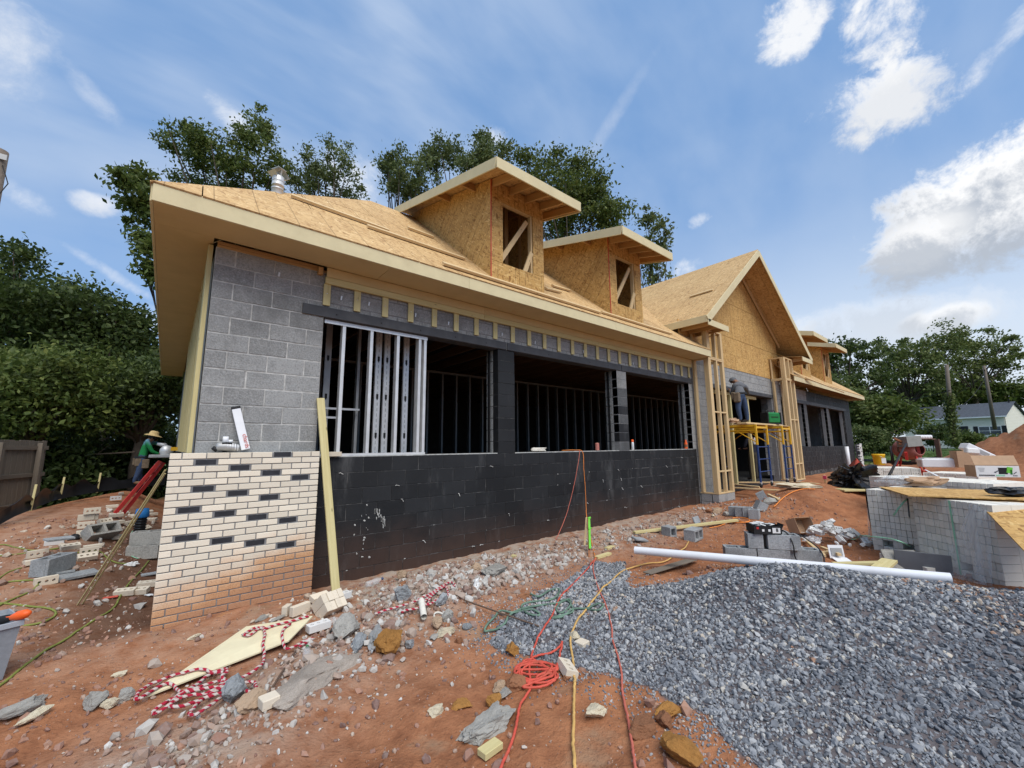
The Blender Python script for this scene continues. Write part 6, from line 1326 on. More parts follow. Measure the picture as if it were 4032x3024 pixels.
for a in (
    ('big pitted grey concrete lump at the bottom centre', z4(375, 890), .165, 'concrete', 101, (1.25, .66, .36), .15, .25, 'rock', 'rock', 'rocks in the foreground', 8, .16, 4), ('cream stone lying on the yellow cord', z4(1030, 215), .052, 'rock_cream', 102, (.8, 1.1, .7), .3, .1), ('ochre stone behind the orange cord coil', z4(585, 330), .075, 'rock_orange', 103, (.9, .8, .8), 1, .2), ('brown rock in front of the orange cord coil', z4(610, 560), .09, 'rock_brown', 104, (1, .8, .6), .4, .2),
    ('dull brown stone left of the orange cord coil', z4(495, 580), .07, 'rock_tan', 105, (1, .7, .6), .2, .3), ('white pitted stone left of the orange cord', z4(535, 625), .07, 'concrete', 106, (1.2, .6, .5), .2, .2), ('small ochre stone above the big grey lump', z4(460, 700), .065, 'rock_orange', 107, (.9, .9, .8), .2, .2), ('cream rock between the yellow and dark red cords', z4(1185, 775), .085, 'rock_cream', 108, (1.1, .7, .55), -.1, .15),
    ('flat ochre rock at the edge of the gravel', z4(1705, 755), .095, 'rock_orange', 109, (1.1, .7, .5), -.3, .3), ('red brown rock half sunk beside the dark red cord', z4(1540, 890), .095, 'rock_brown', 110, (1.2, .8, .5), .2, .3), ('red brown rock below the flat ochre rock', z4(1680, 835), .075, 'rock_brown', 111, (1, .8, .6), .6, .3), ('largest ochre rock at the bottom edge, left of the gravel', z4(1800, 1080), .115, 'rock_orange', 112, (1.0, .9, .65), .8, .3),
    ('brown rock beside the worn brick by the coil', z4(1000, 510), .055, 'rock_brown', 113, (1, .7, .7), 0, .2), ('crumbly ochre lump left of the orange cord', z4(205, 710), .09, 'rock_orange', 114, (1.1, .7, .3), 0, .5), ('pale stone at the far left of the foreground stones', z4(35, 760), .06, 'rock_cream', 115, (1.1, .7, .5), 0, .2), ('bright ochre boulder on the rubble, the most orange rock', z3(1040, 1090), .145, 'rock_orange', 116, (.95, .85, .88), .4, .12),
    ('big tan and grey rock beside the white brick with three holes', z3(640, 960), .15, 'concrete', 117, (1.2, .7, .8), .7, .2), ('long flat grey stone left of the ochre boulder', z3(725, 1050), .13, 'concrete_grey', 118, (1.2, .45, .35), 1.0, .1), ('grey stone right of the ochre boulder', z3(1210, 1075), .07, 'concrete_grey', 119, (.8, .7, .8), .4, .2), ('tan rock beside the cream pipe ring', z3(1475, 885), .085, 'rock_tan', 120, (.8, .7, .8), .3, .2),
    ('pale smooth rock below the cream pipe ring', z3(1555, 955), .10, 'rock_cream', 121, (1.1, .6, .55), -.2, .2), ('white triangular slate beside the pale smooth rock', z3(1450, 985), .075, 'concrete', 122, (1.1, .6, .25), .2, .2), ('rough grey rock right of the cream pipe ring', z3(1580, 810), .075, 'concrete', 123, (.9, .8, .9), .2, .2), ('grey rock under the striped rope on the rubble', z3(1515, 660), .09, 'concrete_grey', 124, (1, .7, .8), .2, .2),
    ('grey broken block with an open top on the rubble', z3(1150, 630), .15, 'concrete_grey', 125, (1, .6, .62), .1, .1), ('red brown rock standing against the black wall', z3(1150, 440), .12, 'rock_tan', 126, (.75, .6, .85), .2, .15), ('small brown rock below the standing red brown rock', z3(1150, 485), .06, 'rock_brown', 127, (1, .6, .5), .2, .2), ('large pale lump of concrete on the rubble below the black wall', z3(2010, 400), .20, 'concrete', 128, (1.1, .7, .55), .2, .2),
    ('tan rock beside the large pale lump of concrete', z3(1850, 375), .11, 'rock_tan', 129, (.9, .6, .8), .2, .2), ('weathered grey wood-like stone by the rope coil', z2(1150, 1030), .11, 'concrete_grey', 130, (.8, .6, .9), .6, .15), ('tan pointed stone by the rope coil', z2(1320, 1060), .10, 'rock_tan', 131, (1.1, .75, .7), .6, .15), ('stone in a row of three left of the rope coil, the greyest', z2(205, 1010), .075, 'concrete', 132, (1, .7, .65), .5, .2),
    ('small white stone between two grey stones left of the rope coil', z2(65, 1070), .055, 'rock_cream', 133, (1, .8, .7), .5, .2), ('long white stone at the left edge below the grey tub', (70, 2815), .13, 'concrete', 134, (1.5, .5, .45), .6, .25), ('pale stone right of the long white stone at the left edge', (135, 2835), .085, 'rock_cream', 135, (1.3, .6, .5), .6, .25), ('grey stone standing left of the rope coil', (380, 2780), .085, 'concrete', 136, (1, .7, .75), .3, .25),
    ('oval pale shell-like stone in front of the brick pier', z2(1390, 315), .075, 'concrete', 137, (1.3, .6, .3), .8, .15), ('flat grey stone beside the shell-like stone', z2(1520, 320), .075, 'concrete', 138, (1.2, .6, .35), .4, .2), ('white stone below the brick pier', z2(800, 480), .05, 'rock_cream', 139, (1.2, .7, .5), .4, .2), ('pale stone left of the cream board', z2(165, 800), .055, 'rock_cream', 140, (1.2, .7, .45), .3, .2),
    ('ochre brown clod buried in the edge of the gravel', z5(840, 840), .085, 'rock_brown', 141, (1.2, .7, .5), -.2, .4), ('small grey stone on the bare dirt right of the cream ring', z3(1755, 885), .055, 'concrete_grey', 142, (1, .8, .7), .3, .2), ('brown stone on the bare dirt below the cream ring', z3(1670, 1020), .05, 'rock_brown', 143, (1.1, .7, .6), .3, .2)):
    chunk(*a)
# big flat slab of old concrete
M['old_slab'] = block_mat('old_slab', (.36, .31, .26), .1).done()
p = G(*z3(350, 1330)); o = put('concrete_slab', rock_mesh('concrete_slab', M['old_slab'], 205, 4, 12, .085, (1.25, .62, .26)), None, T(p.x, p.y+.02, p.z-.005) @ RZ(.62) @ Matrix.Diagonal((.36, .36, .36, 1))); tag(o, 'broken slab of rough old concrete lying flat below the rubble', 'slab')
# bottles, rubbish
def bottle(label, q, mat, rz, L_=.2, r=.032, cat='bottle', cap='white'):
    p = G(*q, r); Mx = T(p) @ RZ(rz) @ RY(PI/2-.1); t = thing('bottle', label, cat, Mx, 'empty plastic bottles on the rubble')
    MB().lathe([(0, -L_/2), (r*.9, -L_/2), (r, -L_/2+.01), (r*.93, -L_*.1), (r, 0), (r, L_*.2), (r*.35, L_*.42), (r*.35, L_*.5), (0, L_*.5)], 14).build('body', M[mat] if mat in M else mat, t, Mx)
    MB().lathe([(0, L_*.5), (r*.42, L_*.5), (r*.42, L_*.5+.016), (0, L_*.5+.016)], 12).build('cap', M[cap], t, Mx)
bottle('clear plastic bottle with a lime green cap among the bricks', z3(520, 820), 'wrap', 2.8, .2, .036, cap='lime'); bottle('clear bottle with a green cap beside the concrete slab', z3(255, 1120), 'wrap', 1.3, .17, .03, cap='green'); bottle('dusty water bottle lying against the black wall', z3(885, 455), 'wrap', .2, .21, .038, cap='blue')
def crumple(label, q, s, mat, seed, cat='wrapper', name='wrapper', sq=(1, .6, .5), lift=.02):
    me = rock_mesh(name, M[mat], seed, 3, 5, .28, sq); p = G(*q, lift); o = put(name, me, None, T(p) @ RZ(seed) @ Matrix.Diagonal((s, s, s, 1))); return tag(o, label, cat, 'scraps of rubbish')
crumple('crumpled white plastic sheet on the rubble', z3(1840, 500), .09, 'paper', 7, 'plastic', 'plastic_scrap', (.6, .35, .9)); crumple('crumpled silver foil tube pointing at the ochre boulder', z3(900, 980), .14, 'steel_dull', 9, 'foil', 'foil_scrap', (.4, 1.35, .32)); crumple('black crumpled plastic beside the white brick with three holes', z3(520, 900), .055, 'black_plastic', 11, 'plastic', 'plastic_scrap', (1, .9, .8)); crumple('torn black plastic hanging by the brick pier behind the plank', z3(400, 190), .12, 'black_plastic', 13, 'plastic', 'plastic_scrap', (.7, .4, 1.3), .25)
crumple('white paper scrap touching the foot of the brick pier', z1(1400, 1285), .05, 'paper', 15, 'paper', 'paper_scrap', (1, .6, .1)); crumple('dark rag at the foot of the little brick stack', z1(690, 755), .10, 'black', 17, 'rag', 'rag', (1.2, .7, .5)); crumple('clear plastic and paper scraps beside the olive hose', z1(1225, 1000), .07, 'paper', 19, 'plastic', 'plastic_scrap', (1, .5, .5)); crumple('pale sack draped on top of the dirt mound', z6(1640, 40), .34, 'rock_cream', 21, 'sack', 'sack', (1.4, .6, .28)); crumple('white plastic strip on the rubble at the foot of the wall', z5(570, 465), .07, 'white', 23, 'plastic', 'plastic_scrap', (1.3, .35, .2)); crumple('clear plastic scrap draped on the white brick heap', z6(1770, 490), .16, 'wrap', 25, 'plastic', 'plastic_scrap', (1.2, .6, .25), .25)
p = G(*z1(1030, 1310), .015); o = MB().box((0, 0, 0), (.13, .05, .012), bev=.003).build('red_trowel_handle', M['cord_red'], None, T(p) @ RZ(-.1)); tag(o, 'small pink plastic piece beside two bricks by the brick pier', 'plastic')
# grey tub with a grinder on it at the left edge
p = onz(40, 2652, 0); p = G(40, 2655); a0 = at_depth(30, 2440, (p-Vector(CAM)).dot(Vector(CF))); Hh = max(.25, a0.z-p.z)
Mx = T(p.x-.24, p.y+.02, p.z) @ RZ(.35); t = thing('tub', 'grey plastic tub cut off by the left edge with a tool lying on it', 'tub', Mx)
w0, w1 = .17, .215; mb = MB(); vs = [(-w0, -w0, 0), (w0, -w0, 0), (w0, w0, 0), (-w0, w0, 0), (-w1, -w1, Hh), (w1, -w1, Hh), (w1, w1, Hh), (-w1, w1, Hh), (-w1+.01, -w1+.01, Hh-.03), (w1-.01, -w1+.01, Hh-.03), (w1-.01, w1-.01, Hh-.03), (-w1+.01, w1-.01, Hh-.03)]
mb.add(vs, [(3, 2, 1, 0), (0, 1, 5, 4), (1, 2, 6, 5), (2, 3, 7, 6), (3, 0, 4, 7), (4, 5, 9, 8), (5, 6, 10, 9), (6, 7, 11, 10), (7, 4, 8, 11), (8, 9, 10, 11)]); mb.build('body', plain('grey_tub', (.24, .26, .28), .7, .12, 40), t, Mx)
MB().box((0, -w1-.006, Hh-.02), (2*w1+.02, .012, .04), bev=.004).box((w1+.006, 0, Hh-.02), (.012, 2*w1, .04), bev=.004).build('rim', plain('grey_rim', (.32, .35, .38), .6), t, Mx)
dep = (p-Vector(CAM)).dot(Vector(CF)); g0 = at_depth(-40, 2450, dep*1.0); g1 = at_depth(52, 2430, dep); g2 = at_depth(118, 2412, dep)
t = thing('hand_tool', 'hand tool with a black handle and orange grip lying on the grey tub', 'tool', T(g0)); MB().tube([g0, g0.lerp(g1, .7), g1], [.026, .028, .022], 12).build('handle', M['black'], t); MB().tube([g1-(g2-g1)*.25, g1, g1.lerp(g2, .3), g1.lerp(g2, .75), g2], [.016, .024, .034, .032, .014], 12).build('grip', M['orange'], t); MB().tube([g0.lerp(g1, .3)+Vector((0, -.02, .02)), g1+Vector((0, -.024, .012))], .005, 6).build('trigger', M['orange'], t)

# on the brick ledge and the sills
b0 = Vector((.655, .10, 1.652)); b1 = Vector((.53, .175, 2.135)); m, ln = align(b0, b1, (0, 1, 0))
t = thing('folding_guide', 'white folded aluminium guide leaning on the grey block wall above the brick pier', 'tool', T(b0))
mb = MB().box((0, 0, 0), (ln, .085, .022), bev=.003)
for y in (-.036, -.014, .012, .034): mb.box((0, y, .013), (ln*.98, .008, .008))
mb.build('rail', M['white'], t, m)
MB().box((ln/2-.014, 0, 0), (.03, .09, .03), bev=.004).build('end_cap', M['black'], t, m); MB().box((-.07, -.0, .02), (.06, .05, .02), bev=.006).build('clamp', M['black'], t, m); MB().box((.10, -.02, .018), (.16, .03, .004)).build('marking', M['black'], t, m); MB().box((.17, .02, .018), (.08, .012, .004)).build('marking', M['black'], t, m)
fc = bpy.data.curves.new('txt', 'FONT'); fc.body = 'chards'; fc.size = .062; fc.align_x = 'CENTER'; to = bpy.data.objects.new('txt', fc); C.objects.link(to); bpy.context.view_layer.update()
me = bpy.data.meshes.new_from_object(to.evaluated_get(bpy.context.evaluated_depsgraph_get())); bpy.data.objects.remove(to); me.materials.clear(); me.materials.append(M['cord_red'])
side = 1 if (m.to_3x3() @ Vector((0, 0, 1))).y < 0 else -1
put('handwriting', me, t, m @ T(-.16, .0, .0185*1.0*side) @ (RX(0) if side > 0 else RX(PI)) @ RZ(PI))
lp = Vector((.49, .105, BH+.05)); t = thing('grinder', 'silver grey power tool lying on top of the brick pier', 'tool', T(lp))
MB().tube([lp+Vector((-.11, .02, .01)), lp+Vector((-.09, .02, .01)), lp+Vector((-.02, .01, .012)), lp+Vector((.05, 0, .0)), lp+Vector((.105, -.01, -.008))], [.035, .046, .05, .042, .03], 14).build('body', M['steel_dull'], t)
mb = MB()
for k in range(5): mb.lathe([(.048-.003*k, -.004), (.050-.003*k, 0), (.048-.003*k, .004)], 14, T(lp+Vector((-.01+.024*k, .01-.004*k, .012-.004*k))) @ RY(PI/2))
mb.build('ribs', M['white'], t); MB().tube([lp+Vector((-.06, -.02, .045)), lp+Vector((-.02, -.03, .05)), lp+Vector((.03, -.02, .04))], .010, 8).build('grip', M['black'], t); MB().tube([lp+Vector((-.105, .02, .0)), lp+Vector((-.13, .02, -.03))], .03, 10).build('nose', M['black'], t)
o = MB().tube([(.463, .14, BH+.0), (.463, .14, BH+.10)], .020, 10).tube([(.463, .14, BH+.10), (.463, .14, BH+.17)], .028, 12).tube([(.49, .14, BH+.12), (.53, .14, BH+.12)], .016, 8).build('hose_valve', [M['black']], None); o.data.materials.append(M['white'])
for pl_ in o.data.polygons:
    if pl_.center.z > BH+.098: pl_.material_index = 1
tag(o, 'black and white hose valve standing behind the silver power tool', 'valve')
S0 = ony(2120, 1775, .24); pts = []
for i in range(40): t_ = i*.9; pts.append((S0.x+.05+.17*math.cos(t_)*(1-.2*math.sin(i)), .27+.035*math.sin(t_), ZJ+.03+.0015*i))
cord('bundle of white cord lying on the sill of the middle opening', pts, .008, 'rope_white', 'cord_bundle', 'cord', n=3)
s = ony(2352, 1770, .28); t = thing('twine_spool', 'pink twine spool standing on the sill of the middle opening', 'spool', T(s.x, .28, ZJ+.012)); mb = MB()
for k in range(7): mb.lathe([(.036, .01+.022*k), (.045, .018+.022*k), (.045, .024+.022*k), (.036, .031+.022*k)], 14, T(s.x, .28, ZJ+.012))
mb.build('twine', plain('pink_twine', (.55, .22, .18), .9), t); MB().tube([(s.x, .28, ZJ+.012), (s.x, .28, ZJ+.18)], .02, 10).build('core', M['cardboard'], t)
s = ony(2493, 1770, .24); t = thing('spray_can', 'silver spray can with an orange cap on the sill of the third opening', 'can', T(s.x, .25, ZJ+.012)); MB().lathe([(0, 0), (.033, 0), (.034, .01), (.034, .17), (.026, .185), (0, .185)], 14, T(s.x, .25, ZJ+.012)).build('can', M['steel'], t); MB().lathe([(.030, .185), (.030, .235), (.024, .24), (0, .24)], 14, T(s.x, .25, ZJ+.012)).build('cap', M['orange'], t)
s = ony(2703, 1765, .24); t = thing('drink_bottle', 'orange drink bottle on the sill beside the timber column', 'bottle', T(s.x, .25, ZJ+.012)); MB().lathe([(0, 0), (.04, 0), (.042, .02), (.042, .15), (.02, .20), (.02, .22), (0, .22)], 14, T(s.x, .25, ZJ+.012)).build('body', M['orange'], t); MB().lathe([(.043, .05), (.043, .12)], 14, T(s.x, .25, ZJ+.012)).build('label_band', M['rock_brown'], t); MB().lathe([(.022, .22), (.022, .24), (0, .24)], 12, T(s.x, .25, ZJ+.012)).build('cap', M['orange'], t)

# ------------------------------------------------------------------ pallets of brick and what lies on them
def pallet(label, pl, pr, z0, nrow, ncol, depth, mat='pallet_brick', face='end', voids=(), group='pallets of cream brick', missing=()):
    """a cube of bricks whose near face runs from pl to pr; the bricks of that face are separate parts"""
    pl = Vector((pl[0], pl[1], 0)); pr = Vector((pr[0], pr[1], 0)); x = (pr-pl).normalized(); n = Vector((x.y, -x.x, 0)); 
    if n.dot(Vector((CAM[0], CAM[1], 0))-pl) < 0: n = -n
    y = -n; Lx = (pr-pl).length; t = thing('brick_pallet', label, 'pallet', T(pl.lerp(pr, .5)+y*depth/2+Vector((0, 0, z0))), group)
    Mx = Matrix((x, y, x.cross(y))).transposed().to_4x4(); Mx.translation = pl+Vector((0, 0, z0)); flip = x.cross(y).z < 0
    zs = -1 if flip else 1; cw = Lx/ncol; ch = .0945 if face == 'end' else .0945
    if face == 'end': me = MB().box((0, 0, 0), (cw-.004, .19, ch-.004), bev=.003).mesh('brick', M[mat])
    else: me = cored('brick', .19, ch-.004, cw-.004, M[mat], 3, .016); me.transform(RX(PI/2) @ RZ(0)); 
    for r in range(nrow):
        for c in range(ncol):
            if (r, c) in voids: continue
            jit = random.uniform(-.006, .006)
            if face == 'end': put('brick', me, t, Mx @ T((c+.5)*cw, .095+jit, zs*(r+.5)*ch))
            else: put('brick', HOLED, t, Mx @ T((c+.5)*cw, .05+jit, zs*(r+.5)*ch))
    # the rows behind: one solid joined mass, its top split into bricks
    mb = MB(); x0 = .0; mb.box((Lx/2, .20+(depth-.20)/2, zs*(nrow*ch/2-.004)), (Lx-.006, depth-.204, nrow*ch-.012))
    nb = max(1, int((depth-.2)/.2))
    for c in range(ncol):
        for k in range(nb): mb.box(((c+.5)*cw, .2+(k+.5)*(depth-.2)/nb, zs*(nrow*ch-.007+random.uniform(-.002, .003))), (cw-.004, (depth-.2)/nb-.004, .012))
    for s in (0, 1):
        for r in range(nrow):
            for k in range(nb+1): mb.box(((.004 if s == 0 else Lx-.004), (k+.5)*depth/(nb+1), zs*(r+.5)*ch), (.012, depth/(nb+1)-.004, ch-.004))
    tag(mb.build('inner_bricks', M[mat], t, Mx), kind='stuff')
    return t, Mx, Lx, zs, nrow*ch
HOLED = cored('brick', .19, .09, .0575, M['pallet_brick'], 3, .0155); HOLED.transform(RX(PI/2))
vA = [(1, 2), (1, 3), (1, 6), (1, 7)]; vB = [(1, 2), (1, 3), (1, 8), (1, 9)]
PA, PB = ((8.64, -3.82), (8.50, -4.36)), ((8.16, -4.40), (7.50, -5.16))
zA = h1(8.3, -4.1)-.02; zB = h1(7.8, -4.8)-.03
tA, mA, LA, sA, hA = pallet('front left pallet of cream bricks, seen on the brick ends, half under the strand board', PA[0], PA[1], zA, 10, 9, 1.15, voids=vA)
tB, mB, LB, sB, hB = pallet('nearest pallet of cream bricks, the one with clear wrap hanging down its face', PB[0], PB[1], zB, 10, 15, 1.1, voids=vB)
pallet('low broken layer of cream bricks at the foot of the front pallets', (8.05, -3.98), (7.55, -4.52), zA, 1, 8, .3, voids=((0, 2),))
# strapping bands on the faces
def band(tt, Mx, u, h, zs, lab='strap'): MB().box((u, -.006, zs*h/2), (.02, .003, h)).build('strap', M['mint'], tt, Mx)
band(tB, mB, LB*.52, hB*.99, sB)
o = MB().tube([onx(*z7(755, 780), 8.22), onx(*z7(800, 715), 8.22), onx(*z7(850, 655), 8.25), onx(*z7(880, 630), 8.28)], .011, 6).build('strapping_band', M['mint'], None); tag(o, 'short mint strap end sticking out between the two front pallets', 'strapping')
o = MB().box((0, 0, 0), (.05, .012, .26), RY(.35)).build('black_strip', M['black_plastic'], None, T(onx(*z7(895, 710), 8.15))); tag(o, 'black plastic strip hanging between the two front pallets', 'strip')
# clear wrap hanging on the nearest pallet
def sheet_grid(name, label, cat, mat, P00, P10, P01, P11, nu=18, nv=18, amp=.03, seed=1, group=None, freq=2.5):
    P00, P10, P01, P11 = map(Vector, (P00, P10, P01, P11)); nrm = (P10-P00).cross(P01-P00).normalized(); vs = []; fs = []
    for i in range(nu+1):
        for j in range(nv+1):
            u, v = i/nu, j/nv; p = P00*(1-u)*(1-v)+P10*u*(1-v)+P01*(1-u)*v+P11*u*v
            p = p+nrm*amp*(mnoise.noise(Vector((u*freq*2.2, v*freq*.6, seed)))*1.3+mnoise.noise(Vector((u*9, v*3, seed)))*.5); vs.append(tuple(p))
    for i in range(nu):
        for j in range(nv): k = i*(nv+1)+j; fs.append((k, k+nv+1, k+nv+2, k+1))
    o = MB().add(vs, fs, 0, True).build(name, M[mat], None); return tag(o, label, cat, group)
W = lambda u, z, off=-.03: tuple(mB @ Vector((u*LB, off, sB*z)))
sheet_grid('plastic_wrap', 'clear plastic wrap hanging in folds down the right of the nearest pallet', 'plastic wrap', 'wrap', W(.78, hB+.005, -.012), W(.98, hB*.92, -.02), W(.42, .02, -.16), W(1.04, -.12, -.22), 26, 26, .035, 3)
sheet_grid('plastic_wrap', 'clear plastic wrap bunched at the left end of the front pallets', 'plastic wrap', 'wrap', tuple(mA @ Vector((-.01, .0, sA*hA*.75))), tuple(mA @ Vector((-.03, .3, sA*hA*.75))), tuple(mA @ Vector((-.05, -.06, sA*.05))), tuple(mA @ Vector((-.10, .3, sA*.03))), 12, 16, .04, 5)
sheet_grid('black_plastic_sheet', 'black plastic sheet hanging at the left end of the front pallets', 'plastic sheet', 'black_plastic', tuple(mA @ Vector((-.02, .02, sA*(hA+.01)))), tuple(mA @ Vector((-.03, .7, sA*(hA+.01)))), tuple(mA @ Vector((-.035, .02, sA*hA*.35))), tuple(mA @ Vector((-.04, .7, sA*hA*.2))), 10, 12, .03, 7)
# second row
zC = h1(12, -4); z_ = lambda x, y: h1(x, y)-.03
pallet('middle pallet of tan bricks with a white dusty top behind the front pallets', (11.75, -3.32), (11.35, -4.0), z_(11.6, -3.6), 9, 10, 1.1)
pallet('pallet of tan bricks at the right of the middle row, under the open carton', (11.3, -4.1), (10.9, -5.1), z_(11.2, -4.6), 10, 14, 1.1)
pallet('long low stack of pale bricks behind the nearest pallet', (9.85, -4.5), (9.35, -5.55), z_(9.6, -5), 9, 14, 1.0)
HF = dict(face='hole')
pallet('far pallet of bricks with their round holes showing, under the yellow bucket', (16.3, -2.45), (16.75, -3.6), z_(16.5, -3), 7, 6, 1.1, group='pallets of cored brick', **HF)
pallet('far pallet of cored bricks under the white foam box', (15.7, -3.75), (15.45, -4.75), z_(15.6, -4.2), 7, 5, 1.1, group='pallets of cored brick', **HF)
# loose row of bricks on the long stack
zt_ = z_(9.6, -5)+9*.0945
for i in range(9): 
    f = i/9; o = put('brick', BRP, None, T(9.7-.42*f+.25, -4.65-.8*f, zt_+.035) @ RZ(.7+random.uniform(-.2, .2))); tag(o, ('first', 'second', 'third', 'fourth', 'fifth', 'sixth', 'seventh', 'eighth', 'ninth')[i]+' pale brick from the left in the row on the long low stack', 'brick', 'loose row of bricks on the long low stack')
# strand board sheets over the front pallets
def sheet4(name, label, P, th, mat, group=None):
    P = [Vector(p) for p in P]; n = (P[1]-P[0]).cross(P[3]-P[0]).normalized(); n = n if n.z > 0 else -n
    x = (P[1]-P[0]).normalized(); y = n.cross(x); c = sum(P, Vector())/4; Mx = Matrix((x, y, n)).transposed().to_4x4(); Mx.translation = c
    o = MB().prism([((p-c).dot(x), (p-c).dot(y)) for p in P], th).build(name, M[mat], None, Mx); return tag(o, label, 'board', group)
zt = max(zA+hA, zB+hB)+.012
osbp = [onz(*z7(618, 520), zt), onz(*z7(892, 602), zt), onz(*z7(1985, 640), zt), onz(*z7(1640, 545), zt)]
osbp = [Vector((8.75, -3.98, zt)), Vector((7.72, -4.52, zt)), Vector((7.95, -5.75, zt)), Vector((9.0, -5.25, zt))]
osbp[0] = onz(*z7(618, 519), zt); osbp[1] = onz(*z7(892, 603), zt); osbp[2] = osbp[1]+Vector((.55, -1.35, 0)); osbp[3] = osbp[0]+Vector((.55, -1.35, 0))
sheet4('strand_board_sheet', 'weathered strand board sheet lying flat over the front pallets', osbp, .012, 'osb_wall', 'strand board sheets on the pallets')
q0 = onz(*z7(1510, 632), zt-.02); q1 = q0+Vector((.30, -.62, .0)); dv = Vector((-.42, -.42, -.62))
dv = Vector((-.60, -.42, -.62)); dv = at_depth(*z7(1985, 1130), 3.9)-q0
sheet4('strand_board_sheet', 'strand board sheet sloping down over the right end of the nearest pallet', [q0, q0+dv, q0+dv+Vector((.50, -.72, .05)), q0+Vector((.50, -.72, .05))], .012, 'osb_wall', 'strand board sheets on the pallets')
# grey boards at the foot of the pallets
a, b = G(*z7(770, 1290)), G(*z7(1320, 1355)); lumber('wide_board', a+Vector((.05, 0, .13)), b+Vector((.0, 0, .13)), .02, .24, plain('blue_grey_board', (.13, .135, .145), .85, .15, 8), None, (0, 0, 1), .003, 'wide blue grey board leaning on the foot of the nearest pallet', 'board')
a = G(*z7(850, 1300)); m_ = T(a+Vector((-.02, 0, .12))) @ RZ(-.85) @ RX(-.5); o = MB().box((0, 0, 0), (.40, .03, .30), bev=.004).build('grey_board', M['concrete'], None, m_); tag(o, 'short grey panel leaning beside the wide blue grey board', 'board')
p = G(*z7(235, 1190)); t = thing('open_package', 'clear empty package standing in the lumber scraps', 'package', T(p)); MB().box((0, 0, .10), (.20, .01, .18), RX(-.2)).box((0, -.1, .03), (.2, .16, .01), RX(.2)).build('tray', M['white'], t, T(p) @ RZ(-.8)); MB().box((0, -.012, .10), (.15, .006, .10), RX(-.2)).build('insert', M['steel_dull'], t, T(p) @ RZ(-.8))
# open carton with printed tool on it, foam boxes, bucket
zt = z_(11.2, -4.6)+10*.0945+.01; p0 = onz(*z7(1530, 422), zt); p1 = onz(*z7(1945, 428), zt); w = (p1-p0).length; x = (p1-p0).normalized(); y = Vector((-x.y, x.x, 0)); y = y if y.x > 0 else -y
Mx = Matrix(((x.x, y.x, 0, p0.x), (x.y, y.y, 0, p0.y), (0, 0, 1, zt), (0, 0, 0, 1))) @ T(w/2, .17, 0); dep = (p0-Vector(CAM)).dot(Vector(CF)); bh = (at_depth(*z7(1520, 315), dep).z-zt)
t = open_box('carton', 'open white and brown carton printed with a green power tool on the middle pallets', Mx, w, .34, bh, 'cardboard', ((0, bh*.5, w*.985, bh*.96, 'paper'),))
MB().box((0, 0, .11), (w, .008, .21)).build('flap', M['cardboard'], t, Mx @ T(0, -.166, bh+.002) @ RX(-.45))
yy = -.17-.0065
def pr(x, z, a, b, mt, rot=0): MB().box((0, 0, 0), (a, .002, b), RY(rot)).build('print', M[mt], t, Mx @ T(x*w, yy, z*bh))
pr(.12, .55, w*.20, bh*.55, 'black'); pr(.27, .62, w*.13, bh*.5, 'lime', .2); pr(.30, .45, w*.05, bh*.4, 'green'); pr(-.02, .5, w*.10, bh*.06, 'black', -.5); pr(-.06, .42, w*.05, bh*.05, 'black', .5); pr(.38, .38, w*.1, bh*.05, 'black', -.7)
for k in range(8): pr(-.42+.038*k*1.2, .16, w*.036, bh*.10, 'black')
pr(.05, .16, w*.20, bh*.12, 'mint')
for k in range(4): pr(-.36, .78-.1*k, w*(.16-.02*k), bh*.03, 'steel_dull')
for k in range(3): pr(.34+.035*k, .15, w*.025, bh*.07, 'black')
zt2 = z_(15.6, -4.2)+7*.0945+.01; p = onz(*z7(1165, 330), zt2); Mx = T(p) @ RZ(-1.2); t = thing('foam_box', 'white foam box with a torn lid on the far cored pallet', 'box', Mx); MB().box((0, 0, .13), (.85, .5, .26), bev=.02).build('box', M['white'], t, Mx); MB().box((0, 0, .275), (.75, .42, .03), RZ(.08), bev=.008).build('lid', M['paper'], t, Mx)
p = onz(*z7(1430, 330), zt2+.02); Mx = T(p) @ RZ(-1.1); t = open_box('carton', 'small brown cardboard box left of the printed carton', Mx, .5, .4, .5, 'cardboard', ())
pp = at_depth(*z7(1545, 195), 11.5); t = thing('foam_packing', 'white foam packing corner sticking up behind the printed carton', 'foam', T(pp)); MB().box((0, 0, 0), (.75, .3, .18), RY(.55), bev=.02).build('beam', M['white'], t, T(pp) @ RZ(-.9)); MB().box((-.22, -.1, .03), (.3, .14, .14), RY(.1), bev=.02).build('pad', M['paper'], t, T(pp) @ RZ(-.9)); MB().box((.0, -.155, .0), (.28, .01, .09), RY(.55)).build('slot', M['steel_dull'], t, T(pp) @ RZ(-.9)); MB().tube([pp-Vector((0, 0, .1)), pp-Vector((0, 0, .62))], .05, 8).build('foot', M['white'], t)
zt3 = z_(16.5, -3)+7*.0945+.005; p = onz(*z7(625, 308), zt3); Mx = T(p); t = thing('bucket', 'yellow plastic bucket standing on the far cored pallet', 'bucket', Mx)
MB().lathe([(0, 0), (.145, 0), (.15, .01), (.165, .30), (.175, .31), (.178, .35), (.168, .36), (.158, .35), (.15, .06), (0, .05)], 24).build('body', plain('yellow_plastic', (.80, .47, .02), .45), t, Mx); MB().box((0, 0, .14), (.13, .004, .17)).build('sticker', M['paper'], t, Mx @ RZ(-.9) @ T(.05, -.158, 0)); MB().tube([(-.17, 0, .33), (-.13, -.12, .25), (0, -.18, .22), (.13, -.12, .25), (.17, 0, .33)], .005, 6).build('handle', M['steel'], t, Mx)
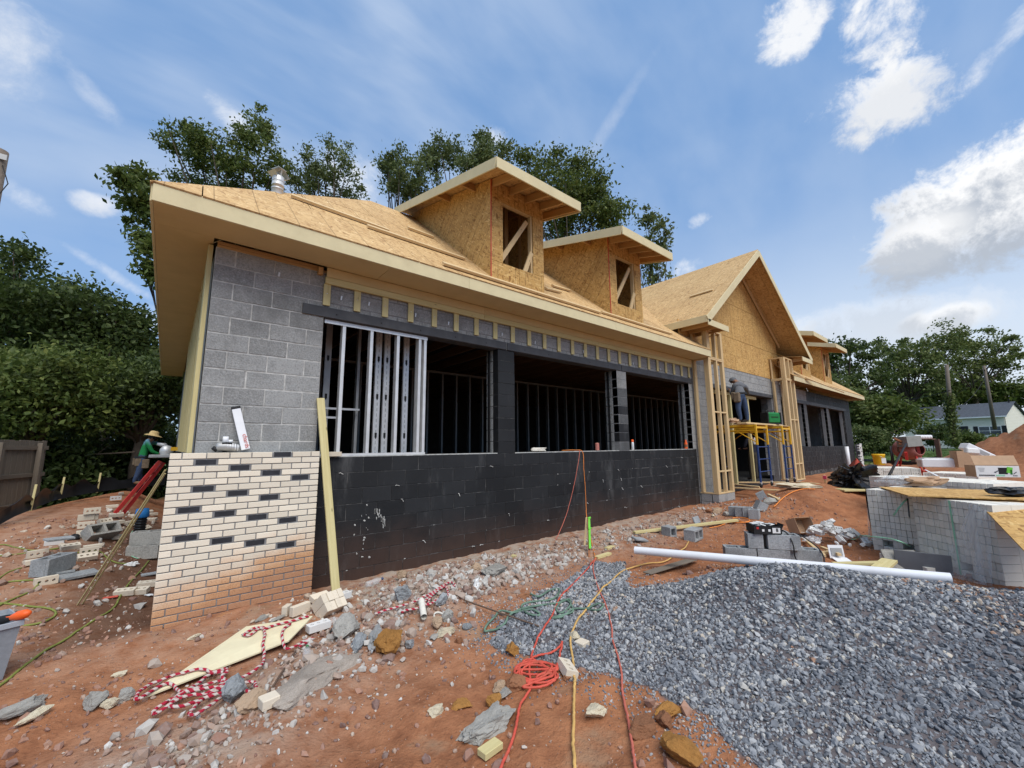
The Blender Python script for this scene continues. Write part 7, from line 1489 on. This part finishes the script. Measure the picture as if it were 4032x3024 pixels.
a = onz(*z7(665, 495), 1.0); dep = (a-Vector(CAM)).dot(Vector(CF)); a = at_depth(*z7(668, 492), 9.3); b = at_depth(*z7(872, 110), 10.4); o = MB().tube([a, b], [.03, .02], 10).build('steel_bar', M['black'], None); tag(o, 'dark steel bar slanting up from the pallets in front of the mixer', 'bar')
for q0, q1, lab in ((z7(1050, 355), z7(1180, 420), 'thin white strip lying slantwise on the middle pallets'),):
    a, b = onz(*q0, 1.04), onz(*q1, 1.03); o = lumber('plastic_strip', a, b, .03, .01, M['white'], None, label=lab, cat='strip')
for i, (q, s_, mt, lab) in enumerate(((z7(880, 455), .26, 'wrap', 'clear wrap crumpled on the middle pallets'), (z7(1060, 465), .22, 'cardboard', 'torn cardboard on the middle pallets right of the steel bar'), (z7(1830, 555), .16, 'black_plastic', 'black plastic bag on the strand board sheet'))):
    p = onz(*q, 1.03); me = rock_mesh('scrap', M[mt], 40+i, 3, 5, .25, (1.5, .8, .35)); o = put('rubbish_scrap', me, None, T(p) @ RZ(-.8) @ Matrix.Diagonal((s_, s_, s_, 1))); tag(o, lab, 'rubbish', 'rubbish lying on the pallets')
# concrete mixer
c = at_depth(*z7(895, 165), 17.5); t = thing('cement_mixer', 'dusty red concrete mixer with a tilted drum behind the pallets', 'mixer', T(c.x, c.y, h1(c.x, c.y)))
axis = Euler((0, .35, -.7)).to_matrix().to_4x4(); Mx = T(c) @ axis
MB().lathe([(0, -.50), (.24, -.49), (.36, -.38), (.415, -.20), (.42, .05), (.40, .20), (.30, .40), (.22, .50), (.20, .50), (.28, .38)], 26).build('drum', plain('dusty_red', (.38, .15, .125), .7, .3, 5, dirt=((.40, .30, .25), .75)), t, Mx @ RX(PI/2)); MB().lathe([(.425, -.03), (.45, -.03), (.45, .03), (.425, .03)], 26).build('ring_gear', M['rust'], t, Mx @ RX(PI/2))
gz = h1(c.x, c.y); mb = MB()
for dx, dy in ((-.5, -.4), (.5, -.4), (-.5, .5), (.5, .5)): mb.tube([(c.x+dx*.6, c.y+dy*.5, c.z-.1), (c.x+dx, c.y+dy, gz)], .035, 8)
mb.tube([(c.x-.5, c.y-.4, gz+.25), (c.x+.5, c.y-.4, gz+.25)], .03, 8); mb.build('frame', M['red'], t)
Q = lambda x, y, d=17.2: at_depth(*z7(x, y), d)
lumber('side_arm', Q(960, 55), Q(1005, 250), .10, .06, plain('red_arm', (.55, .10, .10), .6, dirt=((.4, .3, .27), .5)), t); lumber('tow_bar', Q(755, 60), Q(880, 115), .07, .07, M['rock_brown'], t); lumber('engine_cover', Q(830, 95), Q(965, 85), .5, .42, plain('grey_cover', (.26, .27, .25), .7), t); lumber('jack_post', Q(868, 190, 16.8), Q(880, 265, 16.8), .09, .09, M['red'], t); lumber('handle', Q(800, 110), Q(1000, 140), .05, .05, M['rock_brown'], t)
for k in range(6): o = MB().lathe([(0, -.1), (.10, -.1), (.10, .06), (.05, .1), (0, .1)], 12, T(Q(968+25*k, 48, 22))).build('white_jug', M['white'], None); tag(o, ('first', 'second', 'third', 'fourth', 'fifth', 'last')[k]+' white jug from the left in the row behind the mixer', 'jug', 'row of white jugs behind the mixer')
a, b = Q(965, 62, 22.1), Q(1100, 60, 22.1); o = MB().box((0, 0, 0), ((b-a).length+.2, .3, .06)).box((-.7, 0, -.6), (.06, .25, 1.2)).box((.7, 0, -.6), (.06, .25, 1.2)).build('bench', M['rust'], None, align(a-Vector((0, 0, .05)), b-Vector((0, 0, .05)))[0]); tag(o, 'rusty bench carrying the row of white jugs', 'bench')
for k, (x, lab) in enumerate(((735, 'left one of two thin dark posts left of the mixer'), (750, 'right one of two thin dark posts left of the mixer'))): a, b = Q(x, 250, 20), Q(x-12, 135, 20); o = MB().tube([a-Vector((0, 0, .3)), b], .03, 6).build('thin_post', M['black'], None); tag(o, lab, 'post', 'thin dark posts by the mixer')
# far silt fence along the lawn
pts = [at_depth(*z7(x, y), d) for x, y, d in ((470, 262, 27), (700, 268, 25), (900, 268, 24), (1180, 262, 23))]; mb = MB(); vs = []
for p in pts: gz = h1(p.x, p.y); vs += [(p.x, p.y, gz-.1), (p.x-.03, p.y+.04, gz+.08), (p.x, p.y+.06, gz+.2)]
fs = [(i*3+j, i*3+3+j, i*3+4+j, i*3+1+j) for i in range(3) for j in range(2)]; o = mb.add(vs, fs).build('silt_fence', M['black_plastic'], None); tag(o, 'far black silt fence along the edge of the lawn', 'fence')
# tarp heap, orange mesh, stand pipe, survey stakes
p = G(*z7(420, 560)); me = rock_mesh('tarp', M['black_plastic'], 77, 4, 12, .30, (1.1, .8, .95)); o = put('black_tarp', me, None, T(p.x+.15, p.y+.1, p.z+.33) @ RZ(.4) @ Matrix.Diagonal((.62, .62, .48, 1))); tag(o, 'heap of glossy black tarpaulin on a board left of the pallets', 'tarp')
o = MB().box((0, 0, 0), (1.3, .8, .04), bev=.004).build('board', M['treated'], None, T(p.x+.1, p.y, p.z+.06) @ RZ(-.7)); tag(o, 'flat board under the heap of black tarpaulin', 'board')
d_ = 15.2; A_, B_, C_ = at_depth(*z7(408, 243), d_), at_depth(*z7(368, 390), d_), at_depth(*z7(540, 410), d_); t = thing('safety_mesh', 'orange red safety mesh stretched to a point behind the black tarpaulin', 'mesh', T(B_))
mb = MB(); n = 11
for i in range(n):
    for (u, v, w_) in ((A_, B_, C_), (B_, C_, A_), (C_, A_, B_)):
        f = i/n; mb.tube([u.lerp(v, f), u.lerp(w_, f)], .011, 4)
mb.build('net', M['cord_red'], t); MB().tube([A_+Vector((0, 0, .05)), A_.lerp(C_, .5)+Vector((0, .02, .05)), C_], .02, 6).build('cable', M['black'], t); MB().add([tuple(A_), tuple(B_), tuple(C_), tuple(A_.lerp(B_, .5)+Vector((.2, .2, 0)))], [(0, 1, 2), (0, 1, 3)]).build('netting', plain('faded_netting', (.34, .10, .075), .8, .35, 30), t)
p = Vector((26.4, -.12, h1(26.4, -.12))); a = at_depth(*z7(345, 370), (p-Vector(CAM)).dot(Vector(CF))); b = at_depth(*z7(325, 138), (p-Vector(CAM)).dot(Vector(CF))); o = MB().tube([(a.x, a.y, a.z-.1), (a.x, a.y, b.z)], .085, 16).build('stand_pipe', M['pvc'], None); tag(o, 'white plastic pipe standing against the far end of the building', 'pipe')
for x, y, lab, mt in ((108, 405, 'survey stake with pink ribbon near the timber column', 'pink'), (268, 355, 'survey stake with an orange ribbon by the far black wall', 'orange'), (290, 320, 'bare wooden survey stake by the far black wall', None)):
    a = G(*z7(x+12, y+75)); dep = (a-Vector(CAM)).dot(Vector(CF)); b = at_depth(*z7(x, y), dep); t = thing('survey_stake', lab, 'stake', T(a), 'survey stakes'); lumber('stake', a, b, .06, .04, M['pine'], t)
    if mt: lumber('ribbon', a.lerp(b, .5), a.lerp(b, .95), .10, .05, M['orange'] if mt == 'orange' else plain('pink_tape', (.6, .08, .16), .6), t)
# planks of the entrance ramp
gp = 'planks laid across at the entrance'
for q0, q1, z, lab in ((z8(440, 1420), z8(930, 1420), .45, 'plank at the back of the entrance ramp'), (z8(455, 1470), z8(930, 1500), .40, 'nearest plank of the entrance ramp'), (z8(450, 1440), z8(700, 1465), .42, 'second plank of the entrance ramp'), (z8(980, 1415), z8(1290, 1440), .42, 'plank running right from the entrance ramp'), (z8(1060, 1440), z8(1310, 1465), .36, 'lowest plank right of the entrance ramp')):
    a, b = onz(*q0, z), onz(*q1, z); lumber('ramp_plank', a, b, .14, .038, M['pine'], None, label=lab, cat='plank', group=gp)
# scaffold
def scaffold(name, label, x0, x1, y0, y1, zb, zt, wheels=True):
    t = thing(name, label, 'scaffold', T((x0+x1)/2, (y0+y1)/2, zb))
    for y in (y0, y1):
        mb = MB()
        for x in (x0, x1): mb.box((x, y, (zb+.12+zt-.45)/2), (.042, .042, zt-.45-zb-.12), bev=.004)
        for z in np.arange(zb+.42, zt-.5, .335): mb.tube([(x0, y, z), (x1, y, z)], .014, 8)
        fr = mb.build('ladder_frame', M['blue'], t)
        mb = MB()
        for x in (x0, x1): mb.box((x, y, zt-.2), (.05, .05, .56), bev=.004)
        mb.box(((x0+x1)/2, y, zt+.0), (x1-x0, .04, .05)); mb.build('top_sleeve', M['yellow'], t)
        if wheels:
            for x in (x0, x1):
                w = MB().lathe([(.0, -.02), (.06, -.02), (.065, 0), (.06, .02), (0, .02)], 16, T(x, y, zb+.062) @ RX(PI/2)).build('caster', M['black'], t); MB().box((x, y, zb+.12), (.05, .05, .05)).build('fork', M['steel'], w)
    for x in (x0, x1):
        m = MB().box((x, (y0+y1)/2, zt+.05), (.03, y1-y0, .06)).box((x, (y0+y1)/2, zt-.08), (.03, y1-y0, .03))
        m.build('side_rail', M['yellow'], t)
        for ya, yb in ((y0, y0+.55), (y1, y1-.55)): MB().tube([(x, ya, zt-.42), (x, yb, zt-.06)], .014, 8).build('brace', M['yellow'], t)
    MB().box(((x0+x1)/2, (y0+y1)/2, zt+.09), (x1-x0+.04, y1-y0-.02, .02)).build('deck', M['pine'], t)
    return t
ZT = 2.13
sb0 = .50
scaffold('rolling_scaffold', 'blue and yellow rolling scaffold that the man in the grey sweatshirt stands on', 12.42, 13.20, -.92, .95, sb0, ZT)
scaffold('rolling_scaffold', 'blue and yellow rolling scaffold under the green welding machine', 14.35, 15.0, -.95, .90, sb0, ZT)
lumber('scaffold_plank', (12.3, -.62, ZT+.125), (15.2, -.62, ZT+.125), .24, .04, M['pine'], None, label='board bridging the two scaffolds', cat='plank')
gx = Vector((14.55, -.62, ZT+.147)); Mx = T(gx) @ RZ(-.35); t = thing('welding_machine', 'green and black portable machine on the right of the scaffold', 'machine', Mx)
MB().box((0, 0, .20), (.52, .26, .34), bev=.04).build('case', M['green'], t, Mx); MB().box((.27, 0, .19), (.05, .27, .37), bev=.01).box((-.27, 0, .19), (.04, .27, .36), bev=.01).box((0, 0, .02), (.5, .24, .04)).build('end_panels', M['black'], t, Mx); MB().tube([(-.2, 0, .36), (-.16, 0, .43), (.16, 0, .43), (.2, 0, .36)], .016, 8).build('handle', M['black'], t, Mx); MB().box((0, -.133, .22), (.3, .006, .03)).build('stripe', M['leaf_dark'], t, Mx); MB().box((.298, .03, .28), (.006, .14, .07)).build('display', M['steel_dull'], t, Mx)
# red saw stand by the end wall
gz = h1(-.35, 6.2); 
def Q2(sx, sy, y): return ony(sx, sy, y)
A1, A2 = Q2(*z1(1155, 430), 5.4), Q2(*z1(1495, 35), 5.4); B1, B2 = Q2(*z1(1225, 430), 5.5), Q2(*z1(1530, 50), 5.5)
t = thing('saw_stand', 'red folding saw stand leaning between the bank and the end wall', 'stand', T(A1)); 
for (p, q) in ((A1, A2), (B1, B2)): lumber('leg', p-(q-p).normalized()*.2, q, .03, .065, M['red'], t, up=(1, .3, 0))
lumber('crossbar', A1.lerp(A2, .72), B1.lerp(B2, .72), .03, .05, M['red'], t)
mid = A2.lerp(B2, .5)+Vector((.05, 0, .05)); Mx = T(mid); t = thing('mitre_saw', 'grey mitre saw with yellow labels on the red stand', 'saw', Mx)
MB().box((.05, 0, .06), (.62, .30, .06), bev=.01).build('table', M['steel_dull'], t, Mx); MB().box((.26, -.16, .20), (.40, .02, .07)).build('yellow_label', M['yellow'], t, Mx); MB().box((.28, -.16, .12), (.36, .02, .05)).build('black_label', M['black'], t, Mx); MB().box((.40, -.172, .20), (.10, .004, .05)).build('white_label', M['paper'], t, Mx)
MB().lathe([(0, -.01), (.11, -.01), (.11, .01), (0, .01)], 20, T(.0, -.05, .16) @ RX(PI/2)).build('blade', M['steel'], t, Mx); MB().tube([(0, 0, .18), (-.05, 0, .28), (-.16, 0, .30)], [.06, .05, .025], 10).build('motor', M['steel_dull'], t, Mx)

# ------------------------------------------------------------------ people
def figure(name, label, J, bones, region, mats, Mx, hand_dirs=()):
    """one continuous skinned body. J: joint -> (x, y, z, radius); bones: pairs; region(bone pair, point) -> material slot"""
    root = thing(name, label, 'person', Mx); names = list(J); idx = {n: i for i, n in enumerate(names)}
    me = bpy.data.meshes.new('body'); me.from_pydata([J[n][:3] for n in names], [(idx[a], idx[b]) for a, b in bones], [])
    ob = bpy.data.objects.new('tmp', me); C.objects.link(ob)
    md = ob.modifiers.new('skin', 'SKIN'); md.use_smooth_shade = True; md.branch_smoothing = .6
    sv = me.skin_vertices[0].data
    for i, n in enumerate(names): r = J[n][3]; sv[i].radius = (r, r) if not isinstance(r, tuple) else r
    sv[idx['pelvis']].use_root = True
    ob.modifiers.new('sub', 'SUBSURF').levels = 2; bpy.context.view_layer.update()
    m2 = bpy.data.meshes.new_from_object(ob.evaluated_get(bpy.context.evaluated_depsgraph_get())); bpy.data.objects.remove(ob)
    m2.name = 'body'; m2.materials.clear()
    for k in mats: m2.materials.append(M[k])
    segs = [(Vector(J[a][:3]), Vector(J[b][:3]), (a, b)) for a, b in bones]
    for p in m2.polygons:
        c = p.center; best = None
        for a, b, nm in segs:
            ab = b-a; t_ = max(0, min(1, (c-a).dot(ab)/max(ab.dot(ab), 1e-9))); d = (c-a-ab*t_).length
            if best is None or d < best[0]: best = (d, nm, t_)
        p.material_index = region(best[1], best[2]); p.use_smooth = True
    put('body', m2, root, Mx); return root
def std_region(pair, t):
    s = ' '.join(pair)
    if 'head' in s or 'crown' in s or ('neck' in pair and t > .4): return 0
    if 'hand' in s or 'finger' in s or 'thumb' in s or (('wrist' in s) and t > .8): return 0
    if 'ankle' in s and 'toe' in s or 'heel' in s: return 3
    if 'hip' in s or 'knee' in s or 'ankle' in s: return 2
    return 1
def hand(J, B, side, wrist, d, curl):
    """palm, four bent fingers of unequal length and a thumb leaving the side of the palm"""
    w = Vector(wrist); d = Vector(d).normalized(); s = Vector((1, 0, 0)) if abs(d.x) < .8 else Vector((0, 1, 0)); s = (s-d*s.dot(d)).normalized(); n = d.cross(s); c = Vector(curl)
    p = w+d*.05; J['hand'+side] = (*p, .034); B.append(('wrist'+side, 'hand'+side))
    for k, (o, l) in enumerate(((-.030, .070), (-.010, .080), (.010, .076), (.030, .060))):
        a = p+s*o+d*.035; b = a+d*l*.5+c*.012; e = b+d*l*.3+c*.035
        for nm, q, r in (('a', a, .011), ('b', b, .0095), ('c', e, .008)): J[f'finger{k}{nm}{side}'] = (*q, r)
        B += [('hand'+side, f'finger{k}a{side}'), (f'finger{k}a{side}', f'finger{k}b{side}'), (f'finger{k}b{side}', f'finger{k}c{side}')]
    a = p-s*.035*(1 if side == 'L' else -1)+d*.0; b = a-s*.02*(1 if side == 'L' else -1)+d*.04+c*.01; J['thumba'+side] = (*a, .013); J['thumbb'+side] = (*b, .010); B += [('hand'+side, 'thumba'+side), ('thumba'+side, 'thumbb'+side)]
BASE = [('pelvis', 'waist'), ('waist', 'chest'), ('chest', 'neck'), ('neck', 'head'), ('head', 'crown'), ('chest', 'shoulderL'), ('chest', 'shoulderR'), ('shoulderL', 'elbowL'), ('elbowL', 'wristL'), ('shoulderR', 'elbowR'), ('elbowR', 'wristR'), ('pelvis', 'hipL'), ('pelvis', 'hipR'), ('hipL', 'kneeL'), ('kneeL', 'ankleL'), ('hipR', 'kneeR'), ('kneeR', 'ankleR'), ('ankleL', 'toeL'), ('ankleR', 'toeR')]
def face_parts(root, Mx, head, fwd, mats='skin', hair=None):
    h = Vector(head); f = Vector(fwd).normalized(); s = f.cross(Vector((0, 0, 1))).normalized(); u = s.cross(f)
    MB().ball(tuple(h+f*.100-u*.01), (.014, .018, .022), sub=1).ball(tuple(h+s*.098), (.012, .018, .03), sub=1).ball(tuple(h-s*.098), (.012, .018, .03), sub=1).build('nose_and_ears', M[mats], root, Mx)
    MB().ball(tuple(h+f*.090+s*.032+u*.022), .010, sub=1).ball(tuple(h+f*.090-s*.032+u*.022), .010, sub=1).build('eyes', M['black'], root, Mx); MB().ball(tuple(h+f*.088-u*.055), (.022, .012, .007), sub=1).build('mouth', M['rock_brown'], root, Mx)
    if hair: MB().ball(tuple(h-f*.018+u*.035), (.102, .102, .088), sub=2).build('hair', M[hair], root, Mx)
# the man in the straw hat: feet on the bank, bent over the saw, facing right (+x)
fp = at_depth(*z1(1262, 262), 11.0); yM = fp.y; print('man', fp, h1(fp.x, fp.y))
def W3(sx, sy, y=None): return ony(sx, sy, yM if y is None else y)
zw = lambda x, y: (x/1.843, 1200+y/1.843)
hd = W3(*zw(1110, 962)); sc_ = 1.0
loc = lambda v: tuple(Vector(v)-fp)
sh = W3(*zw(1062, 985)); hip = W3(*zw(1030, 1110)); 
kneeL = W3(*zw(1010, 1205)); ank = W3(*zw(985, 1290))
J = {'pelvis': (*loc(hip), (.135, .12)), 'waist': (*loc(hip.lerp(sh, .38)), (.135, .11)), 'chest': (*loc(hip.lerp(sh, .80)), (.155, .12)), 'neck': (*loc(sh+Vector((.09, 0, .05))), .055), 'head': (*loc(hd+Vector((0, 0, -.03))), .088), 'crown': (*loc(hd+Vector((.01, 0, .08))), .07)}
for s, dy in (('L', .17), ('R', -.17)):
    o_ = Vector((0, dy, 0)); el = W3(*zw(1150, 1010) if s == 'L' else zw(1105, 1065))+o_*1.1; wr = W3(*zw(1205, 1030) if s == 'L' else zw(1160, 1085))+o_*.7
    J['shoulder'+s] = (*loc(sh+o_), .068); J['elbow'+s] = (*loc(el), .048); J['wrist'+s] = (*loc(wr), .032)
    J['hip'+s] = (*loc(hip+o_*.55+Vector((0, 0, -.07))), .10); J['knee'+s] = (*loc(kneeL+o_*.6), .068); J['ankle'+s] = (*loc(Vector((ank.x+(.08 if s == 'L' else -.04), yM+dy*.6, fp.z+.08))), .048); J['toe'+s] = (*loc(Vector((ank.x+.20, yM+dy*.6, fp.z+.045))), .042)
B = list(BASE)
for s in 'LR': w = Vector(J['wrist'+s][:3]); e = Vector(J['elbow'+s][:3]); hand(J, B, s, w, w-e, (0, 0, -1))
mp = T(fp); man = figure('person', 'person in a straw hat and green shirt bending over the saw beside the end wall', J, B, std_region, ('skin', 'shirt_green', 'denim', 'tan_boots'), mp)
hc = Vector(J['crown'][:3]); face_parts(man, mp, Vector(J['head'][:3]), (1, -.15, -.35), hair='black')
MB().lathe([(.205, -.035), (.16, -.008), (.108, .006), (.104, .055), (.088, .092), (.04, .108), (0, .110)], 26, RY(.22)).build('straw_hat', M['straw'], man, mp @ T(hc+Vector((.0, 0, -.01))))
pv = Vector(J['pelvis'][:3]); mb = MB(); mb.box((-.06, -.13, -.12), (.13, .06, .20), bev=.02).box((.09, -.14, -.16), (.15, .06, .24), bev=.02).box((-.15, .02, -.1), (.06, .15, .18), bev=.02); mb.build('tool_belt', M['pouch'], man, mp @ T(pv)); MB().lathe([(.15, -.03), (.155, 0), (.15, .03)], 18).build('belt', M['black'], man, mp @ T(pv+Vector((0, 0, .01))))
# the man on the scaffold: back to the camera, leaning to the wall on his left
yS = -.50; zD = ZT+.145
def S3(x, y, yy=None): return ony(*z8(x, y), yS if yy is None else yy)
fl, fr_ = S3(525, 880, yS+.02), S3(590, 882, yS-.05); fl.z = fr_.z = zD; org = Vector((fl.x, yS, zD)); loc = lambda v: tuple(Vector(v)-org)
hipc = S3(508, 600, yS+.02); shc = S3(492, 500, yS+.22); hd = S3(450, 480, yS+.40)
J = {'pelvis': (*loc(hipc), (.15, .125)), 'waist': (*loc(hipc.lerp(shc, .4)), (.15, .115)), 'chest': (*loc(hipc.lerp(shc, .85)), (.165, .13)), 'neck': (*loc(shc.lerp(hd, .5)+Vector((0, 0, .03))), .058), 'head': (*loc(hd), .092), 'crown': (*loc(hd+Vector((.0, .03, .08))), .072)}
sR, sL = S3(555, 530, yS+.18), S3(455, 510, yS+.22)
for s, shp, el, wr, hp, kn, an in (('L', sL, S3(430, 600, yS+.35), S3(412, 560, yS+.5), hipc+Vector((-.08, .02, -.08)), S3(488, 730, yS+.06), fl), ('R', sR, S3(585, 590, yS+.25), S3(560, 600, yS+.42), hipc+Vector((.09, -.02, -.08)), S3(560, 730, yS-.03), fr_)):
    J['shoulder'+s] = (*loc(shp), .072); J['elbow'+s] = (*loc(el), .05); J['wrist'+s] = (*loc(wr), .034); J['hip'+s] = (*loc(hp), .108); J['knee'+s] = (*loc(kn), .076); J['ankle'+s] = (*loc(an+Vector((0, .02, .09))), .054); J['toe'+s] = (*loc(an+Vector((-.05, .17, .045))), .044)
B = list(BASE)
for s in 'LR': w = Vector(J['wrist'+s][:3]); e = Vector(J['elbow'+s][:3]); hand(J, B, s, w, w-e, (-.5, .5, .3))
mp = T(org); man = figure('person', 'person in a grey sweatshirt and jeans leaning to the wall on top of the scaffold', J, B, std_region, ('skin', 'shirt_grey', 'denim', 'boots'), mp)
face_parts(man, mp, Vector(J['head'][:3]), (-.7, .6, -.2)); MB().lathe([(.10, -.03), (.108, .01), (.098, .06), (.06, .10), (0, .112)], 20, RX(-.5)).box((-.06, .10, -.01), (.14, .11, .012), RZ(.8)).build('cap', M['shirt_grey'], man, mp @ T(Vector(J['crown'][:3])+Vector((0, -.01, -.05))))
pv = Vector(J['pelvis'][:3]); MB().box((-.19, .02, -.10), (.12, .17, .28), bev=.025).box((-.17, .12, -.05), (.12, .10, .22), bev=.02).box((.19, .06, -.06), (.10, .16, .24), bev=.02).build('tool_belt', M['pouch'], man, mp @ T(pv)); MB().box((.20, .0, .02), (.07, .06, .2), RY(.2), bev=.01).build('orange_tool', M['orange'], man, mp @ T(pv)); MB().lathe([(.165, -.03), (.17, 0), (.165, .03)], 18).build('belt', M['black'], man, mp @ T(pv+Vector((0, 0, .02))))
o = put('tarp_scrap', rock_mesh('tarp_scrap', M['cardboard'], 91, 3, 6, .2, (1.2, .7, .4)), None, T(S3(455, 862, yS+.2).x, yS+.2, zD+.06) @ Matrix.Diagonal((.22, .22, .22, 1))); tag(o, 'tan crumpled sack beside the boots of the man on the scaffold', 'sack')
# the man in the dark shirt under the scaffold
yD = .55; D3 = lambda x, y, yy=None: ony(*z8(x, y), yD if yy is None else yy)
f0 = D3(640, 1420); f0.z = .42; org = Vector((f0.x+.05, yD, .42)); k_ = (D3(690, 1040).z-.42)/1.45
J = {'pelvis': (0, 0, .93, (.15, .12)), 'waist': (0, -.01, 1.10, (.15, .12)), 'chest': (0, -.02, 1.32, (.18, .13)), 'neck': (0, .02, 1.50, .06), 'head': (0, .05, 1.60, .09), 'crown': (0, .05, 1.70, .075)}
for s, q in (('L', -1), ('R', 1)):
    J['shoulder'+s] = (q*.19, -.01, 1.42, .07); J['elbow'+s] = (q*.27, .08, 1.16, .05); J['wrist'+s] = (q*.16, .30, 1.10, .034); J['hip'+s] = (q*.09, 0, .86, .105); J['knee'+s] = (q*.12, .02, .48, .075); J['ankle'+s] = (q*.13, 0, .09, .052); J['toe'+s] = (q*.16, .15, .045, .044)
B = list(BASE)
for s in 'LR': w = Vector(J['wrist'+s][:3]); e = Vector(J['elbow'+s][:3]); hand(J, B, s, w, w-e, (0, 0, 1))
mp = T(org) @ RZ(-.3); man = figure('person', 'person in a dark printed shirt standing in the shade under the scaffold', J, B, std_region, ('skin', 'shirt_dark', 'trousers_dark', 'boots'), mp)
face_parts(man, mp, Vector(J['head'][:3]), (0, 1, 0), hair='black')
mb = MB()
for k in range(5): mb.box((random.uniform(-.02, .02), -.148, 1.40-.035*k), (.16-.02*(k % 2), .004, .016))
mb.box((0, -.150, 1.44), (.02, .004, .09)).box((0, -.150, 1.45), (.07, .004, .02)); mb.build('shirt_print', M['paper'], man, mp)
